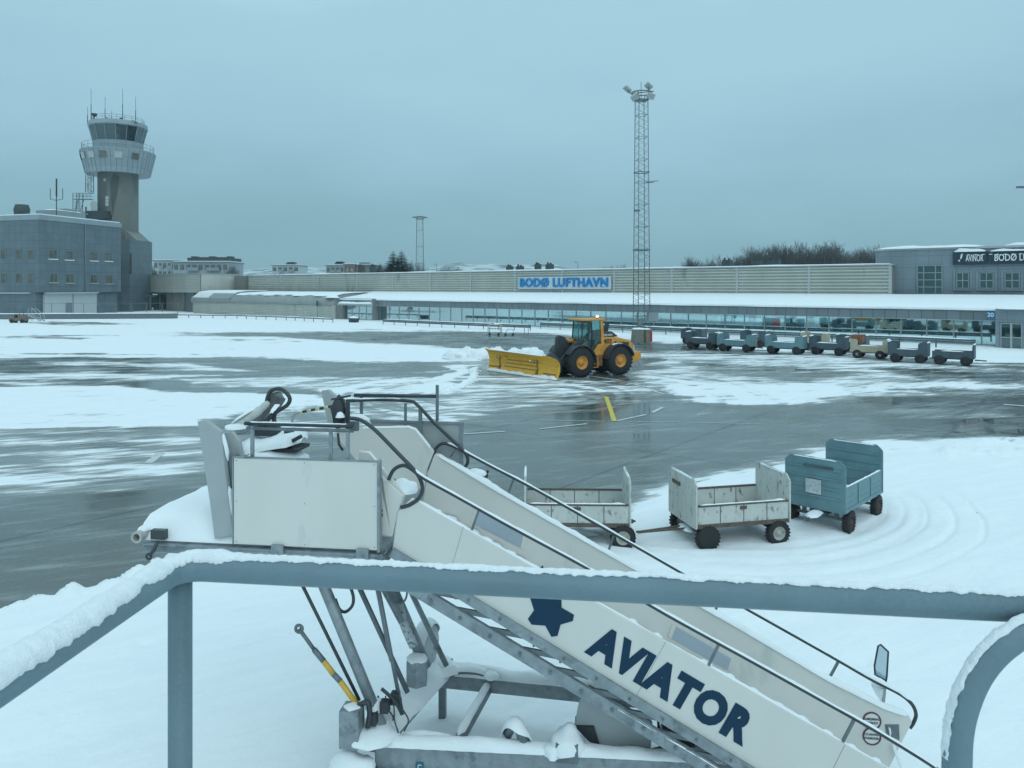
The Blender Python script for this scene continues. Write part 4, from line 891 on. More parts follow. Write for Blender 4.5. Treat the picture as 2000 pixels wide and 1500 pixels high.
def mast():
    Y = 84.0; x = PX(1253, VH, Y).x; k = F / Y
    def Z(v): return H + (VH - v) / k
    t = thing("floodlight_mast", "tall four-legged lattice mast topped by four tilted floodlights", "light mast", (x, Y, 0), R(14))
    h = Z(196); lattice(t, 1.45, 1.08, h, 64)
    m = MB(); 
    for v in (337, 489): z = Z(v); w = (1.45 - .37 * z / h) / 2 + .08; [m.bar((-w, sy * w, z), (w, sy * w, z), .09, .09) for sy in (-1, 1)]; [m.bar((sx * w, -w, z), (sx * w, w, z), .09, .09) for sx in (-1, 1)]
    m.box(-.65, .65, -.65, .65, h - .06, h + .06); m.bar((-1.4, -.6, h + .55), (1.2, -.6, h + .95), .1, .1); m.build("platform", GALVD, t)
    zr = Z(181.5); m = MB(); m.tube([(1.15 * math.cos(2 * math.pi * i / 24), 1.15 * math.sin(2 * math.pi * i / 24), zr) for i in range(24)], .07, 6, closed=True)
    for i in range(4): a = math.pi / 4 + i * math.pi / 2; m.tube([(.58 * math.cos(a), .58 * math.sin(a), h), (1.15 * math.cos(a), 1.15 * math.sin(a), zr)], .06, 6)
    m.tube([(-.05, 0, h), (-.05, 0, Z(160))], .04, 5); m.build("head_ring", GALVD, t)
    def at(u, v, y=0): return V((u - 1257) / k, y, Z(v))
    for (u, v, y, ax, ay, az) in ((1275, 165, .4, -38, 25, 20), (1267, 192, -1.2, -55, 12, 5), (1236, 194, -.9, -40, -35, -20), (1233, 172, .8, -8, 32, 10)):
        M = Matrix.Translation(at(u, v, y)) @ Matrix.Rotation(R(az), 4, 'Z') @ Matrix.Rotation(R(ay), 4, 'Y') @ Matrix.Rotation(R(ax + 180), 4, 'X'); flood(t, M, .6)
        MB().tube([at(u, v, y), V(max(-1.1, min(1.1, at(u, v, y).x)), y * .8, zr)], .07, 6).build("bracket", GALVD, t)
    M = Matrix.Translation(V((1277 - 1255) / k, -.3, Z(354))) @ Matrix.Rotation(R(-6), 4, 'Y'); m = MB(); m.box(-.6, .6, -.25, .25, -.07, .07, M); m.build("floodlight", TRIM, t); MB().bar((.3, -.5, Z(358)), (1.3, -.4, Z(356)), .1, .1).build("bracket", GALVD, t)
    m = MB(); m.box(-1.1, -.55, -.9, -.4, Z(414.5), Z(411)); m.build("floodlight", GALVD, t)
    m = MB(); m.box(.2, 1.35, -1.5, -.95, Z(626), Z(610)); m.build("control_box", GALV, t); m = MB(); m.box(-.1, .9, -1.4, -1.0, Z(609.5), Z(605)); m.build("junction_box", GALVD, t); m = MB(); m.box(-1.0, -.4, -1.3, -.9, Z(636), Z(628)); m.build("junction_box", GALVD, t)
    # striped barrier block at its foot
    DULLA = nmat('faded_amber', (.30, .23, .10), rough=.7, var=.25)
    p = G(1253, 671); zt = 1.95; b = thing("barrier_block", "grey concrete block with black and yellow chevrons and a red end at the mast foot", "barrier", tuple(p), R(-12)); b.scale = (.8, .8, .76)
    B = MB(); B.prism([(-1.35, -.7, .15), (1.1, -.7, .15), (1.1, -.7, zt), (-1.2, -.7, zt)], (0, 1.6, 0)); B.build("body", CONC, b, bevel=.03)
    for i in range(3): MB().prism([(.1 + i * .3, -.715, .2), (.24 + i * .3, -.715, .2), (-.04 + i * .3 + .25, -.715, zt - .05), (-.18 + i * .3 + .25, -.715, zt - .05)], (0, -.01, 0)).build("stripe", DULLA if i != 1 else CHAR, b)
    MB().prism([(-1.2, -.715, .9), (-1.1, -.715, .9), (-.85, -.715, zt - .05), (-1.0, -.715, zt - .05)], (0, -.01, 0)).build("stripe", DULLA, b)
    MB().box(1.101, 1.35, -.72, .8, .3, zt - .15).build("end_plate", REDM, b)
    m = MB(); m.snow([(-1.25, .1, zt), (1.15, .1, zt)], 1.5, .16, 2, .15, 6, 2); m.build("snow_cap", SNOW, b)
mast()
def mast2():
    Y = 165.0; x = PX(820, VH, Y).x; k = F / Y
    t = thing("lattice_mast", "shorter lattice mast with flat lamp head behind the conifers", "light mast", (x, Y, 0), R(10)); h = H + (VH - 428) / k
    lattice(t, 1.9, 1.35, h, 34); m = MB(); m.box(-.9, .9, -.9, .9, h, h + .15); m.build("platform", GALVD, t)
    for sx in (-1, 1): M = Matrix.Translation((sx * .8, 0, h + .45)) @ Matrix.Rotation(R(8 * sx), 4, 'Y'); m = MB(); m.box(-.85, .85, -.5, .5, -.12, .12, M); m.build("floodlight", GALVD, t)
mast2()
def lamp(u, vt, Y, label, arm=1.2, sgn=-1, z0=0):
    x = PX(u, VH, Y).x; h = H + (VH - vt) * Y / F; t = thing("street_lamp", label, "street lamp", (x, Y, z0), 0); h -= z0
    MB().tube([(0, 0, 0), (0, 0, h)], [.12, .07], 8).build("pole", GALVD, t); m = MB(); m.tube([(0, 0, h - .1), (sgn * arm, 0, h)], .05, 6); m.build("arm", GALVD, t); m = MB(); m.box(sgn * arm - .45, sgn * arm + .35, -.15, .15, h - .06, h + .1); m.build("lamp_head", GALVD, t, bevel=.03)
lamp(1128.5, 512, 190, "distant street lamp on the skyline right of the roof vents", .5, -1)
lamp(853, 516, 230, "distant street lamp on the skyline right of the lattice mast", .5, -1)
lamp(2012, 366, 60, "lamp head of a pole reaching in at the right edge against the sky", .6, -1)

# ------------------------------------------------------------------ houses and blocks of flats behind
def flats(u0, u1, vt, Y, label, wallm, rows, cols_, penthouse=None, base=0, depth=14, balc=True):
    x0, x1 = PX(u0, VH, Y).x, PX(u1, VH, Y).x; zt = H + (VH - vt) * Y / F; w = x1 - x0
    t = thing("apartment_building", label, "building", (x0, Y, 0), 0)
    MB().box(0, w, 0, depth, base, zt).build("wall", wallm, t); MB().box(-.3, w + .3, -.4, depth, zt + .01, zt + .35).build("roof", WINF, t); m = MB(); m.box(0, w, 0, depth, zt + .351, zt + .6); m.build("roof_snow", SNOW, t)
    hh = 3.0; first = None
    for j in range(rows):
        z1 = zt - .7 - j * hh
        for i in range(cols_):
            cx_ = w * (i + .5) / cols_; ww = min(1.9, w / cols_ * .62)
            if first is None: first = MB().box(-ww / 2, ww / 2, -.06, -.01, -1.7, 0).build("window", PANED, t); o = first; fr = MB(); fr.box(-ww / 2 - .1, -ww / 2, -.1, -.012, -1.7, 0); fr.box(-.05, .05, -.1, -.062, -1.7, 0); fr = fr.build("frame", WINF, o)
            else: o = first.copy(); COL.objects.link(o); o.parent = t; f2 = fr.copy(); COL.objects.link(f2); f2.parent = o
            o.location = (cx_, 0, z1)
        if balc:
            for f0, f1 in ((.28, .48), (.62, .86)):
                bm_ = MB(); bm_.box(w * f0, w * f1, -1.3, -.11, z1 - 2.0, z1 - 1.85); bm_.box(w * f0, w * f1, -1.3, -1.24, z1 - 1.84, z1 - .95); bm_.build("balcony", GALV, t)
    if penthouse:
        a, b_, vv = penthouse; xa, xb = PX(a, VH, Y).x - x0, PX(b_, VH, Y).x - x0; zp = H + (VH - vv) * Y / F
        MB().box(xa, xb, 1.5, depth - 1, zt + .61, zp).build("penthouse", VENT, t)
        m = MB(); n = 7
        for i in range(n): a_ = xa + (xb - xa) * (i + .3) / n; m.box(a_, a_ + 1.6, 3, 6, zp + .01, zp + .25 + .3 * (i % 3 == 0))
        m.build("roof_vent", VENT, t)
FW = nmat("white_flats", (.36, .42, .44), rough=.8, var=.06); FG = nmat("grey_flats", (.26, .31, .33), rough=.8, var=.06); FB = nmat("brown_flats", (.17, .13, .115), rough=.8, var=.1); FO = nmat("rust_flats", (.27, .15, .11), rough=.8, var=.1)
flats(300, 344, 510, 270, "pale block of flats immediately right of the tower foot", FW, 3, 5)
flats(338, 446, 513, 250, "wide pale block of flats with a dark set back top storey", FG, 3, 9, (362, 444, 503))
flats(531, 584, 519, 330, "small white block of flats alone on the skyline with a rooftop mast", FW, 2, 5, (556, 566, 514))
flats(637, 672, 519, 300, "grey house block left of the rust coloured one on the skyline", FG, 2, 4, (652, 660, 513))
flats(672, 694, 517, 300, "rust coloured house block between grey and dark brown neighbours", FO, 2, 3)
flats(696, 733, 518, 300, "dark brown house block left of the conifers", FB, 2, 4, (698, 712, 515))

# ------------------------------------------------------------------ trees
BARK = nmat("bare_twigs", (.10, .105, .105), rough=.9, var=.2)
BARKP = nmat("frosty_twigs", (.11, .13, .14), rough=.9, var=.25)
NEEDLE = nmat("dark_needles", (.010, .026, .025), rough=.85, var=.45, scale=1.2)
def bare_tree(h, spread, seed, depth=5, mat=None, lean=0, snowy=False):
    r_ = random.Random(seed); trunk = MB(); tw = MB(); 
    def grow(p, d, L, rad, lev):
        n = 3; q = p; pts = [p]
        for i in range(n):
            d = (d + V(r_.uniform(-.16, .16), r_.uniform(-.16, .16), r_.uniform(.0, .12))).normalized(); q = q + d * (L / n); pts.append(q)
        rr = [rad * (1 - .35 * i / n) for i in range(n + 1)]
        (trunk if lev < 2 else tw).tube(pts, rr, 6 if lev < 2 else 3, False)
        if lev >= depth: return
        k = (6, 5, 5, 4, 3, 3)[lev]
        for i in range(k):
            t = r_.uniform(.3, 1.0) if i < k - 1 else 1; b = pts[0].lerp(pts[-1], t) if t < 1 else pts[-1]
            a = r_.uniform(0, 6.28); s = spread * r_.uniform(.5, 1.1); nd = (d + V(math.cos(a) * s, math.sin(a) * s, r_.uniform(.0, .4))).normalized()
            grow(b, nd, L * r_.uniform(.6, .85), max(.021, rad * .52), lev + 1)
    grow(V(0, 0, 0), V(0, 0, 1), h * .36, h * .017, 0)
    return trunk, tw
def tree_thing(name, label, loc, trunk, crown, mats, group):
    t = thing(name, label, "tree", loc, 0, group); trunk.build("trunk", mats[0], t); crown.build("crown", mats[1], t); return t
protos = []
for i in range(3):
    tr_, tw_ = bare_tree(13, .62, 11 + i, 5); PH = globals().setdefault('PH', []); PH.append(max(p[2] for p in tw_.v)); protos.append(tree_thing("bare_tree", "x", (0, 0, 0), tr_, tw_, (BARK, BARK), "bare trees behind the terminal"))
used = [False] * 3; rt = random.Random(5)
row = [(1340, 514), (1352, 509), (1366, 506), (1380, 505), (1395, 506), (1409, 508), (1424, 508), (1453, 489), (1488, 485), (1527, 482), (1562, 481), (1599, 478), (1637, 478), (1680, 487), (1442, 492), (1462, 487), (1480, 492), (1498, 487), (1517, 485), (1536, 481), (1553, 484), (1570, 482), (1590, 479), (1608, 481), (1628, 478), (1645, 481), (1664, 484), (1696, 488)]
names_ = ["low", "slender", "broad", "thick", "tall", "pale twigged", "upright", "spreading"]
for i, (u, vt) in enumerate(row):
    k = i % 3; Y = 165 + rt.uniform(-9, 12); hgt = H + (VH - vt + 6) * Y / F; 
    o = protos[k] if not used[k] else copy_tree(protos[k]); used[k] = True
    o.location = (PX(u, VH, Y).x, Y, 0); s = hgt / PH[k]; s *= rt.uniform(.93, 1.05); wd_ = rt.uniform(.95, 1.3); o.scale = (s * wd_, s * wd_, s); o.rotation_euler.z = rt.uniform(0, 6)
    o['label'] = "bare leafless tree in the row above the right end of the ribbed wall" if i >= 7 else "lower bare leafless tree left of the tall tree row behind the terminal"
    o['group'] = "tall bare trees above the right end of the ribbed wall" if i >= 7 else "lower bare trees left of the tall row"
for i, (u, vt, Y, lab) in enumerate(((452, 512, 240, "bare tree with rounded crown beside the wide block of flats"), (806, 503, 205, "bare frosty tree between the conifers and the lattice mast"), (846, 515, 210, "low bare frosty shrub tree just right of the lattice mast"), (884, 517, 200, "wide low bare bush tree above the ribbed wall, mid left skyline"), (1196, 513, 190, "pale bare bush tree on the skyline left of the floodlight mast"), (1310, 519, 190, "small pale bare bush tree on the skyline right of the floodlight mast"), (754, 513, 190, "bare bush tree just left of the tall conifers"))):
    o = copy_tree(protos[i % 3]); hgt = H + (VH - vt) * Y / F; s = hgt / PH[i % 3]; o.location = (PX(u, VH, Y).x, Y, 0); w = 1.25 if i in (2, 3, 4, 5) else .8; o.scale = (s * w, s * w, s); o.rotation_euler.z = i * 1.3; o['label'] = lab; o['group'] = "scattered bare trees"
    for c in o.children: c.data = c.data.copy(); c.data.materials.clear(); c.data.materials.append(BARKP)
def conifer(h, seed):
    r_ = random.Random(seed); t = MB(); t.tube([(0, 0, 0), (0, 0, h * .97)], [h * .02, .02], 6); c = MB(); nl = 40
    for i in range(nl):
        f = i / (nl - 1); z = h * (.10 + .88 * f); rad = h * .42 * (1 - f) ** .8 + .15; nb = 14 - int(7 * f)
        for j in range(nb):
            a = 6.283 * (j + r_.random()) / nb; rr = rad * r_.uniform(.65, 1.12); d = V(math.cos(a), math.sin(a), 0); s = V(-d.y, d.x, 0); droop = -.28 * rr
            p0 = V(0, 0, z); p1 = p0 + d * rr + V(0, 0, droop + .12 * rr)
            for kx in range(5):
                tt = .25 + .75 * kx / 5; m_ = p0.lerp(p1, tt); w = rr * .34 * (1.15 - tt) + .2
                c.quad(m_, m_ + s * w + d * .2 * w + V(0, 0, -.4 * w), m_ + d * w * .9 + V(0, 0, -.1 * w)); c.quad(m_, m_ - s * w + d * .2 * w + V(0, 0, -.4 * w), m_ + d * w * .9 + V(0, 0, -.1 * w))
            c.quad(p0 + s * .1, p0 - s * .1, p1)
    return t, c
for i, (u, vt, Y, lab) in enumerate(((768, 488, 185, "tall dark conifer, left of the pair by the lattice mast"), (784, 487, 187, "tall dark conifer, right of the pair by the lattice mast"), (728, 513, 200, "small dark conifer by the brown house block"), (742, 513, 205, "small thin conifer between the brown house block and the tall pair"), (297, 517, 215, "dark conifer half hidden behind the ribbed link building"), (1688, 486, 172, "dark conifer at the right end of the bare tree row"))):
    h_ = H + (VH - vt) * Y / F; tr_, c_ = conifer(h_, 31 + i); tree_thing("conifer_tree", lab, (PX(u, VH, Y).x, Y, 0), tr_, c_, (BARK, NEEDLE), "conifers behind the terminal")
# ------------------------------------------------------------------ baggage carts
WCART = nmat("worn_white_cart_paint", (.50, .52, .49), rough=.6, var=.08, scale=3, stain=(.13, .10, .075), stain_amt=.46, stain_scale=8, stretch=(1, 1, .55), bump=.2)
WCARTI = nmat("scuffed_white_inside", (.34, .36, .35), rough=.7, var=.15, scale=5, stain=(.13, .14, .14), stain_amt=.8, stain_scale=9)
RUST = nmat("rusty_edge", (.11, .085, .07), rough=.8, var=.3, scale=12)
BCART = nmat("bluegrey_cart_paint", (.135, .245, .275), rough=.5, var=.1, scale=3, stain=(.09, .13, .15), stain_amt=.3, stain_scale=5)
DCART = nmat("slate_cart_paint", (.065, .10, .12), rough=.55, var=.15, scale=2)
CCART = nmat("cream_cart_paint", (.42, .38, .28), rough=.6, var=.1, scale=2, stain=(.15, .09, .06), stain_amt=.35, stain_scale=3)
HUBW = nmat("dull_white_hub", (.38, .38, .34), rough=.6, var=.2, stain=(.15, .1, .06), stain_amt=.4, stain_scale=12)
HUBR = nmat("dark_red_hub", (.075, .032, .035), rough=.6, var=.2)
def wheel(t, x, y, r, w, hub, out=-1, tread=True, disc=False):
    """one wheel with its axle along y; part wheel > rim"""
    M = Matrix.Translation((x, y, r)) @ Matrix.Rotation(R(90), 4, 'X')
    m = MB(); m.lathe([(r * .56, -w / 2), (r * .8, -w / 2), (r * .95, -w * .42), (r, -w * .25), (r, w * .25), (r * .95, w * .42), (r * .8, w / 2), (r * .56, w / 2)], 28, M)
    if tread:
        for i in range(22):
            a = 6.283 * i / 22; d = V(math.cos(a), 0, math.sin(a)); c = V(x, y, r) + d * r * .99
            m.bar(c + V(0, -w * .48, 0), c + V(0, w * .48, 0), r * .12, r * .07, d)
    o = m.build("wheel", RUBBER, t); h = MB()
    if disc: h.lathe([(0, w * .53), (r * .7, w * .53), (r * .82, w * .5), (r * .82, w * .3)], 24, M)
    else: 
        h.lathe([(r * .58, w * .44), (r * .52, w * .40), (r * .45, w * .15), (r * .25, w * .12), (r * .22, w * .38), (0, w * .4)], 20, M); h.lathe([(r * .58, -w * .44), (r * .5, -w * .3), (r * .3, -w * .2), (0, -w * .2)], 20, M)
        for i in range(5): a = 6.283 * i / 5; h.tube([M @ V(r * .34 * math.cos(a), r * .34 * math.sin(a), w * .12), M @ V(r * .34 * math.cos(a), r * .34 * math.sin(a), w * .2)], r * .05, 6)
    h.build("rim", RUBBER if disc else hub, o)
    return o
def cart(loc, d, label, style, L=2.1, W=1.2, zb=.57, zs=1.0, ze=1.55, wb=1.62, r=.275, group="near baggage carts", tall=(1, 1), snowy=True):
    fr = Frame((loc[0], loc[1]), d); t = thing("baggage_cart", label, "baggage cart", fr.loc(loc[2] if len(loc) > 2 else 0), fr.rz, group)
    pm, im, em, hub = {"white": (WCART, WCARTI, RUST, HUBW), "blue": (BCART, BCART, BCART, HUBR)}[style]
    x0, x1, y0, y1 = -L / 2, L / 2, 0, W
    MB().box(x0, x1, y0, y1, zb - .05, zb).build("bed", im, t)
    # long sides, framed, with upright battens
    for y, s in ((y0, -1), (y1, 1)):
        m = MB(); m.box(x0 + .04, x1 - .04, y - .015, y + .015, zb + .001, zs - .03); b = m.build("side_board", pm, t)
        e = MB(); e.box(x0 + .0401, x1 - .0401, y - .026, y + .026, zs - .03, zs + .01); e.box(x0 + .0401, x1 - .0401, y - .03, y + .03, zb - .07, zb + .02)
        if style == "white":
            for i in range(1, 4): x = x0 + L * i / 4; e.box(x - .008, x + .008, y - .021, y + .021, zb + .021, zs - .031)
            e.build("edge_frame", RUST, b)
            q = MB(); q.box(x0 + L * .46, x0 + L * .53, y + s * .0, y + s * .03, zs - .13, zs - .06); q.build("handle_plate", RUST, b)
        else:
            for i in range(1, 3): x = x0 + L * i / 3; e.box(x - .03, x + .03, y - .035, y + .035, zb + .021, zs - .031)
            for z in (zb + .14, zb + .27): e.box(x0 + .05, x1 - .05, y - .022, y + .022, z - .012, z + .012)
            e.build("edge_frame", em, b)
    for x, s, hgt in ((x0, -1, tall[0]), (x1, 1, tall[1])):
        if not hgt: continue
        z1 = ze if hgt is True or hgt == 1 else zs + (ze - zs) * hgt
        ch = .12; poly = [(x, y0 - .01, zb - .06), (x, y1 + .01, zb - .06), (x, y1 + .01, z1 - ch), (x, y1 - ch, z1), (x, y0 + ch, z1), (x, y0 - .01, z1 - ch)]
        m = MB(); m.prism([V(p[0] - .015, p[1], p[2]) for p in poly], (.03, 0, 0)); b = m.build("end_board", pm, t)
        e = MB(); P = [V(*p) for p in poly]
        for a, c in zip(P, P[1:] + P[:1]): e.bar(a, c, .05, .035, (1, 0, 0))
        if style == "white":
            for i in range(1, 6): yy = y0 + W * i / 6; e.box(x - .024, x + .024, yy - .012, yy + .012, zb, z1 - .14)
            e.build("edge_frame", WCART, b); q = MB(); q.box(x + s * .017, x + s * .04, y0 + W * .55, y0 + W * .85, z1 - .3, z1 - .22); q.build("handle_plate", RUST, b)
        else:
            for i in range(1, 5): zz = zb + (z1 - zb) * i / 5; e.box(x - .036, x + .036, y0 + .05, y1 - .05, zz - .026, zz + .026)
            e.build("edge_frame", em, b); q = MB(); q.box(x + s * .03, x + s * .05, y0 + .25, y0 + .95, z1 - .22, z1 - .16); q.build("handle_plate", DCART, b)
            if s < 0: MB().box(x - .046, x - .037, y0 + W * .38, y0 + W * .65, zb + .28, zb + .62).build("notice", nmat("worn_paper_notice", (.48, .52, .54), rough=.8, stain=(.25, .28, .3), stain_amt=.6, stain_scale=14), t)
        if snowy: q = MB(); q.snow([(x, y0 + .12, z1), (x, y1 - .12, z1)], .055, .03, 3, .05, 5, 8); q.build("snow_cap", SNOW, b)
    if snowy:
        q = MB(); q.snow([(x0 + .1, W * .5, zb), (x1 - .1, W * .5, zb)], W * .9, .10, 7, .12, 7, 2.2, .5); q.build("bed_snow", SNOW, t)
        q = MB(); q.snow([(x0 + .1, y0, zs + .01), (x1 - .1, y0, zs + .01)], .05, .022, 5, .05, 5, 5, .9); q.build("side_snow", SNOW, t)
    m = MB(); 
    for y in (.25, W - .25): m.bar((x0 + .1, y, zb - .1), (x1 - .1, y, zb - .1), .06, .09)
    xa, xb = -wb / 2, wb / 2
    for x in (xa, xb): m.bar((x, .12, r + .02), (x, W - .12, r + .02), .06, .06); m.bar((x, .3, r), (x, .3, zb - .1), .08, .08); m.bar((x, W - .3, r), (x, W - .3, zb - .1), .08, .08)
    m.build("chassis", GALVD if style == "blue" else RUST, t)
    for x in (xa, xb):
        for y in (.02, W - .02): wheel(t, x, y, r, .15, hub, disc=(style == "white" and x == xa and y < .1))
    return t, fr
def hitch(t, pts, r=.022, snow=False, name="drawbar"):
    m = MB(); m.tube(pts, r, 6); a = Vector(pts[-1]); m.tube([a + V(.05 * math.cos(q), .05 * math.sin(q), 0) for q in [6.283 * i / 12 for i in range(12)]], .015, 6, closed=True); o = m.build(name, RUST, t)
    return o
# left white cart half behind the stairs
t1, f1 = cart((1.45, 16.42), (1, -.03), "scuffed white baggage cart with a thin upright end board, partly behind the stair rail", "white", L=2.32, W=1.25, wb=2.0)
hitch(t1, [(1.16, .6, .45), (1.3, .6, .45)], .05)
# middle white cart
t2, f2 = cart((5.15, 16.52), (.976, .217), "scuffed white baggage cart with two tall chamfered end boards, between the other two near carts", "white", L=2.28, W=1.36, wb=1.72)
hitch(t2, [(-.85, .45, .3), (-1.1, .55, .34), (-2.35, .3, .42)], .025); hitch(t2, [(-.85, .85, .3), (-1.1, .75, .34), (-2.35, .32, .42)], .025)
MB().blob((-1.05, .65, .3), .18, .25, .1, 2).build("drawbar_snow", SNOW, t2)
# blue grey cart
c3 = G(1658, 1043); d3 = Vector((.70, .714)).normalized(); cc = Vector((c3.x, c3.y)) + d3 * .98
t3, f3 = cart((cc.x, cc.y), d3, "blue-grey ribbed baggage cart with a pasted notice on its high end board", "blue", L=2.5, W=1.38, wb=1.85, zb=.60, zs=1.12, ze=1.72, r=.27)
m = MB(); m.bar((-1.05, .45, .42), (-1.95, .55, .42), .05, .05); m.bar((-1.05, .85, .42), (-1.95, .6, .42), .05, .05); m.bar((-1.0, .4, .42), (-1.0, .9, .42), .05, .05); m.build("drawbar", DCART, t3)
m = MB(); m.snow([(-1.1, .64, .45), (-1.85, .58, .45)], .3, .07, 3, .08, 6, 4); m.build("drawbar_snow", SNOW, t3)

# the far row of parked carts: low sides, cheeks at both ends
def far_cart(label, u, v, pm, L, ends, du=0, g="row of parked baggage carts", stone=False, back=False):
    p = G(u, v); d = Vector((.80, -.60)); t = thing("baggage_cart", label, "baggage cart", tuple(p), math.atan2(d.y, d.x), g)
    x0, x1, W, zb, zs, ze = -L / 2 * .93, L / 2 * .93, 1.4, .58, 1.05, 1.58
    MB().box(x0, x1, 0, W, zb - .06, zb).build("bed", pm, t)
    for y in (0, W):
        MB().box(x0 + .03, x1 - .03, y - .02, y + .02, zb, zs).build("side_board", pm, t)
    s = MB(); s.snow([(x0 + .2, W / 2, zb), (x1 - .2, W / 2, zb)], W * .9, .25, u, .2, 6, 1.5); s.snow([(x0 + .6, 0, zs), (x1 - .6, 0, zs)], .12, .07, 3, .15, 5, 3, .9); s.build("bed_snow", SNOW, t)
    for x, k in ((x0, ends[0]), (x1, ends[1])):
        if not k: continue
        sg = 1 if x < 0 else -1; cw = .62 * k; m = MB(); m.box(x - .02, x + .02, -.02, W + .02, zb - .05, ze)
        for y in (0, W): m.prism([(x + sg * .022, y - .022, zs + .001), (x + sg * cw, y - .022, zs + .001), (x + sg * cw, y - .022, ze - .15), (x + sg * (cw - .12), y - .022, ze), (x + sg * .022, y - .022, ze)], (0, .044, 0))
        m.build("end_board", pm, t); s = MB(); s.snow([(x, 0, ze), (x, W, ze)], .14, .08, x, .15, 5, 3); s.build("snow_cap", SNOW, t)
    m = MB()
    for x in (x0 + .55, x1 - .55): m.bar((x, .1, .3), (x, W - .1, .3), .1, .1); m.bar((x, .4, .3), (x, .4, zb - .06), .1, .1); m.bar((x, W - .4, .3), (x, W - .4, zb - .06), .1, .1)
    m.bar((x0 + .3, .4, zb - .1), (x1 - .3, .4, zb - .1), .08, .1); m.bar((x0 + .3, W - .4, zb - .1), (x1 - .3, W - .4, zb - .1), .08, .1); m.build("chassis", CHAR, t)
    for x in (x0 + .5, x1 - .5):
        for y in (.05, W - .05):
            w = MB(); w.lathe([(.12, -.13), (.28, -.13), (.36, -.07), (.36, .07), (.28, .13), (.12, .13)], 18, Matrix.Translation((x, y, .36)) @ Matrix.Rotation(R(90), 4, 'X')); o = w.build("wheel", RUBBER, t)
            h_ = MB(); h_.lathe([(.13, .08), (.05, .05), (0, .09)], 10, Matrix.Translation((x, y, .36)) @ Matrix.Rotation(R(90), 4, 'X')); h_.lathe([(.13, -.08), (0, -.05)], 10, Matrix.Translation((x, y, .36)) @ Matrix.Rotation(R(90), 4, 'X')); h_.build("rim", CHAR if not stone else HUBW, o)
    if not back: m = MB(); m.tube([(x1, .75, .42), (x1 + .75, .75, .4)], .05, 6); m.build("drawbar", CHAR, t)
    return t
far_cart("slate grey baggage cart at the left end of the far row", 1367, 682, DCART, 3.1, (1, 1))
far_cart("slate blue baggage cart second from the left in the far row", 1434, 687, BCART, 3.4, (1, .8))
far_cart("slate blue baggage cart third from the left, long gap before the next", 1530, 692, BCART, 3.4, (1, 1))
far_cart("slate grey baggage cart just left of the cream one", 1615, 694, DCART, 3.1, (1, .9))
tc_ = far_cart("cream and rusty baggage cart in the far row", 1696, 701, CCART, 2.9, (.9, .5), stone=True)
m = MB(); m.box(-1.35, -.5, .1, 1.3, 1.3, 1.9); m.build("rusty_box", nmat("rust_box", (.22, .09, .05), rough=.8, var=.2), tc_)
far_cart("dark slate baggage cart between the cream cart and the last one of the row", 1772, 709, DCART, 2.9, (1, 1))
far_cart("dark slate baggage cart without left end cheeks, last on the right of the far row", 1860, 714, DCART, 2.9, (0, .15))
far_cart("baggage cart behind the left end of the far row, only its end showing", 1350, 672, DCART, 2.4, (1, 1), g="baggage carts behind the far row", back=True)
far_cart("dark baggage cart end showing behind and right of the second cart of the row", 1470, 678, DCART, 2.6, (1, 1), g="baggage carts behind the far row", back=True)
far_cart("pale baggage cart behind the gap left of the fourth cart", 1588, 684, CCART, 2.4, (1, .6), g="baggage carts behind the far row", back=True)
far_cart("slate baggage cart behind and left of the cream one", 1662, 690, DCART, 2.6, (1, 1), g="baggage carts behind the far row", back=True)

# small luggage trolley and tow frames near the guardrail
def trolleys():
    p = G(965, 655); t = thing("luggage_trolley", "small pale wire luggage trolley standing on the snow by the guardrail", "trolley", tuple(p), R(-10)); m = MB()
    for x in (-.75, .75):
        for y in (0, .8): m.tube([(x, y, .25), (x, y, 1.35)], .045, 6)
    for z in (.3, .8, 1.3): m.tube([(-.75, 0, z), (.75, 0, z), (.75, .8, z), (-.75, .8, z)], .03, 6, closed=True)
    for i in range(6): m.tube([(-.75 + i * .3, 0, .3), (-.75 + i * .3, 0, 1.3)], .018, 5)
    m.build("cage", TRIM, t); m = MB(); m.box(-.7, .7, .05, .75, .26, .3); m.build("bed", GALVD, t)
    m = MB(); m.snow([(-.6, .4, 1.3), (.6, .4, 1.3)], .5, .12, 2, .1, 6); m.build("snow_cap", SNOW, t)
    for x in (-.55, .55): MB().tube([(x, -.06, .14), (x, .06, .14)], .14, 12).build("wheel", RUBBER, t)
    MB().box(-.35, .0, -.03, -.01, 1.36, 1.46).build("red_plate", REDM, t)
    p = G(1000, 656); t = thing("tow_frame", "low thin metal tow frame on small wheels beside the wire trolley", "tow bar", tuple(p), R(-8)); m = MB()
    m.tube([(-.9, 0, .15), (-.5, 0, .8), (.1, 0, .8), (.2, 0, .15), (1.9, 0, .15)], .035, 6); m.tube([(1.5, 0, .15), (1.5, 0, 1.35)], .035, 6); m.tube([(1.95, 0, .15), (1.95, 0, 1.2)], .035, 6); m.build("frame", GALVD, t)
    for x in (-.8, .1): MB().tube([(x, -.05, .15), (x, .05, .15)], .15, 12).build("wheel", RUBBER, t)
trolleys()

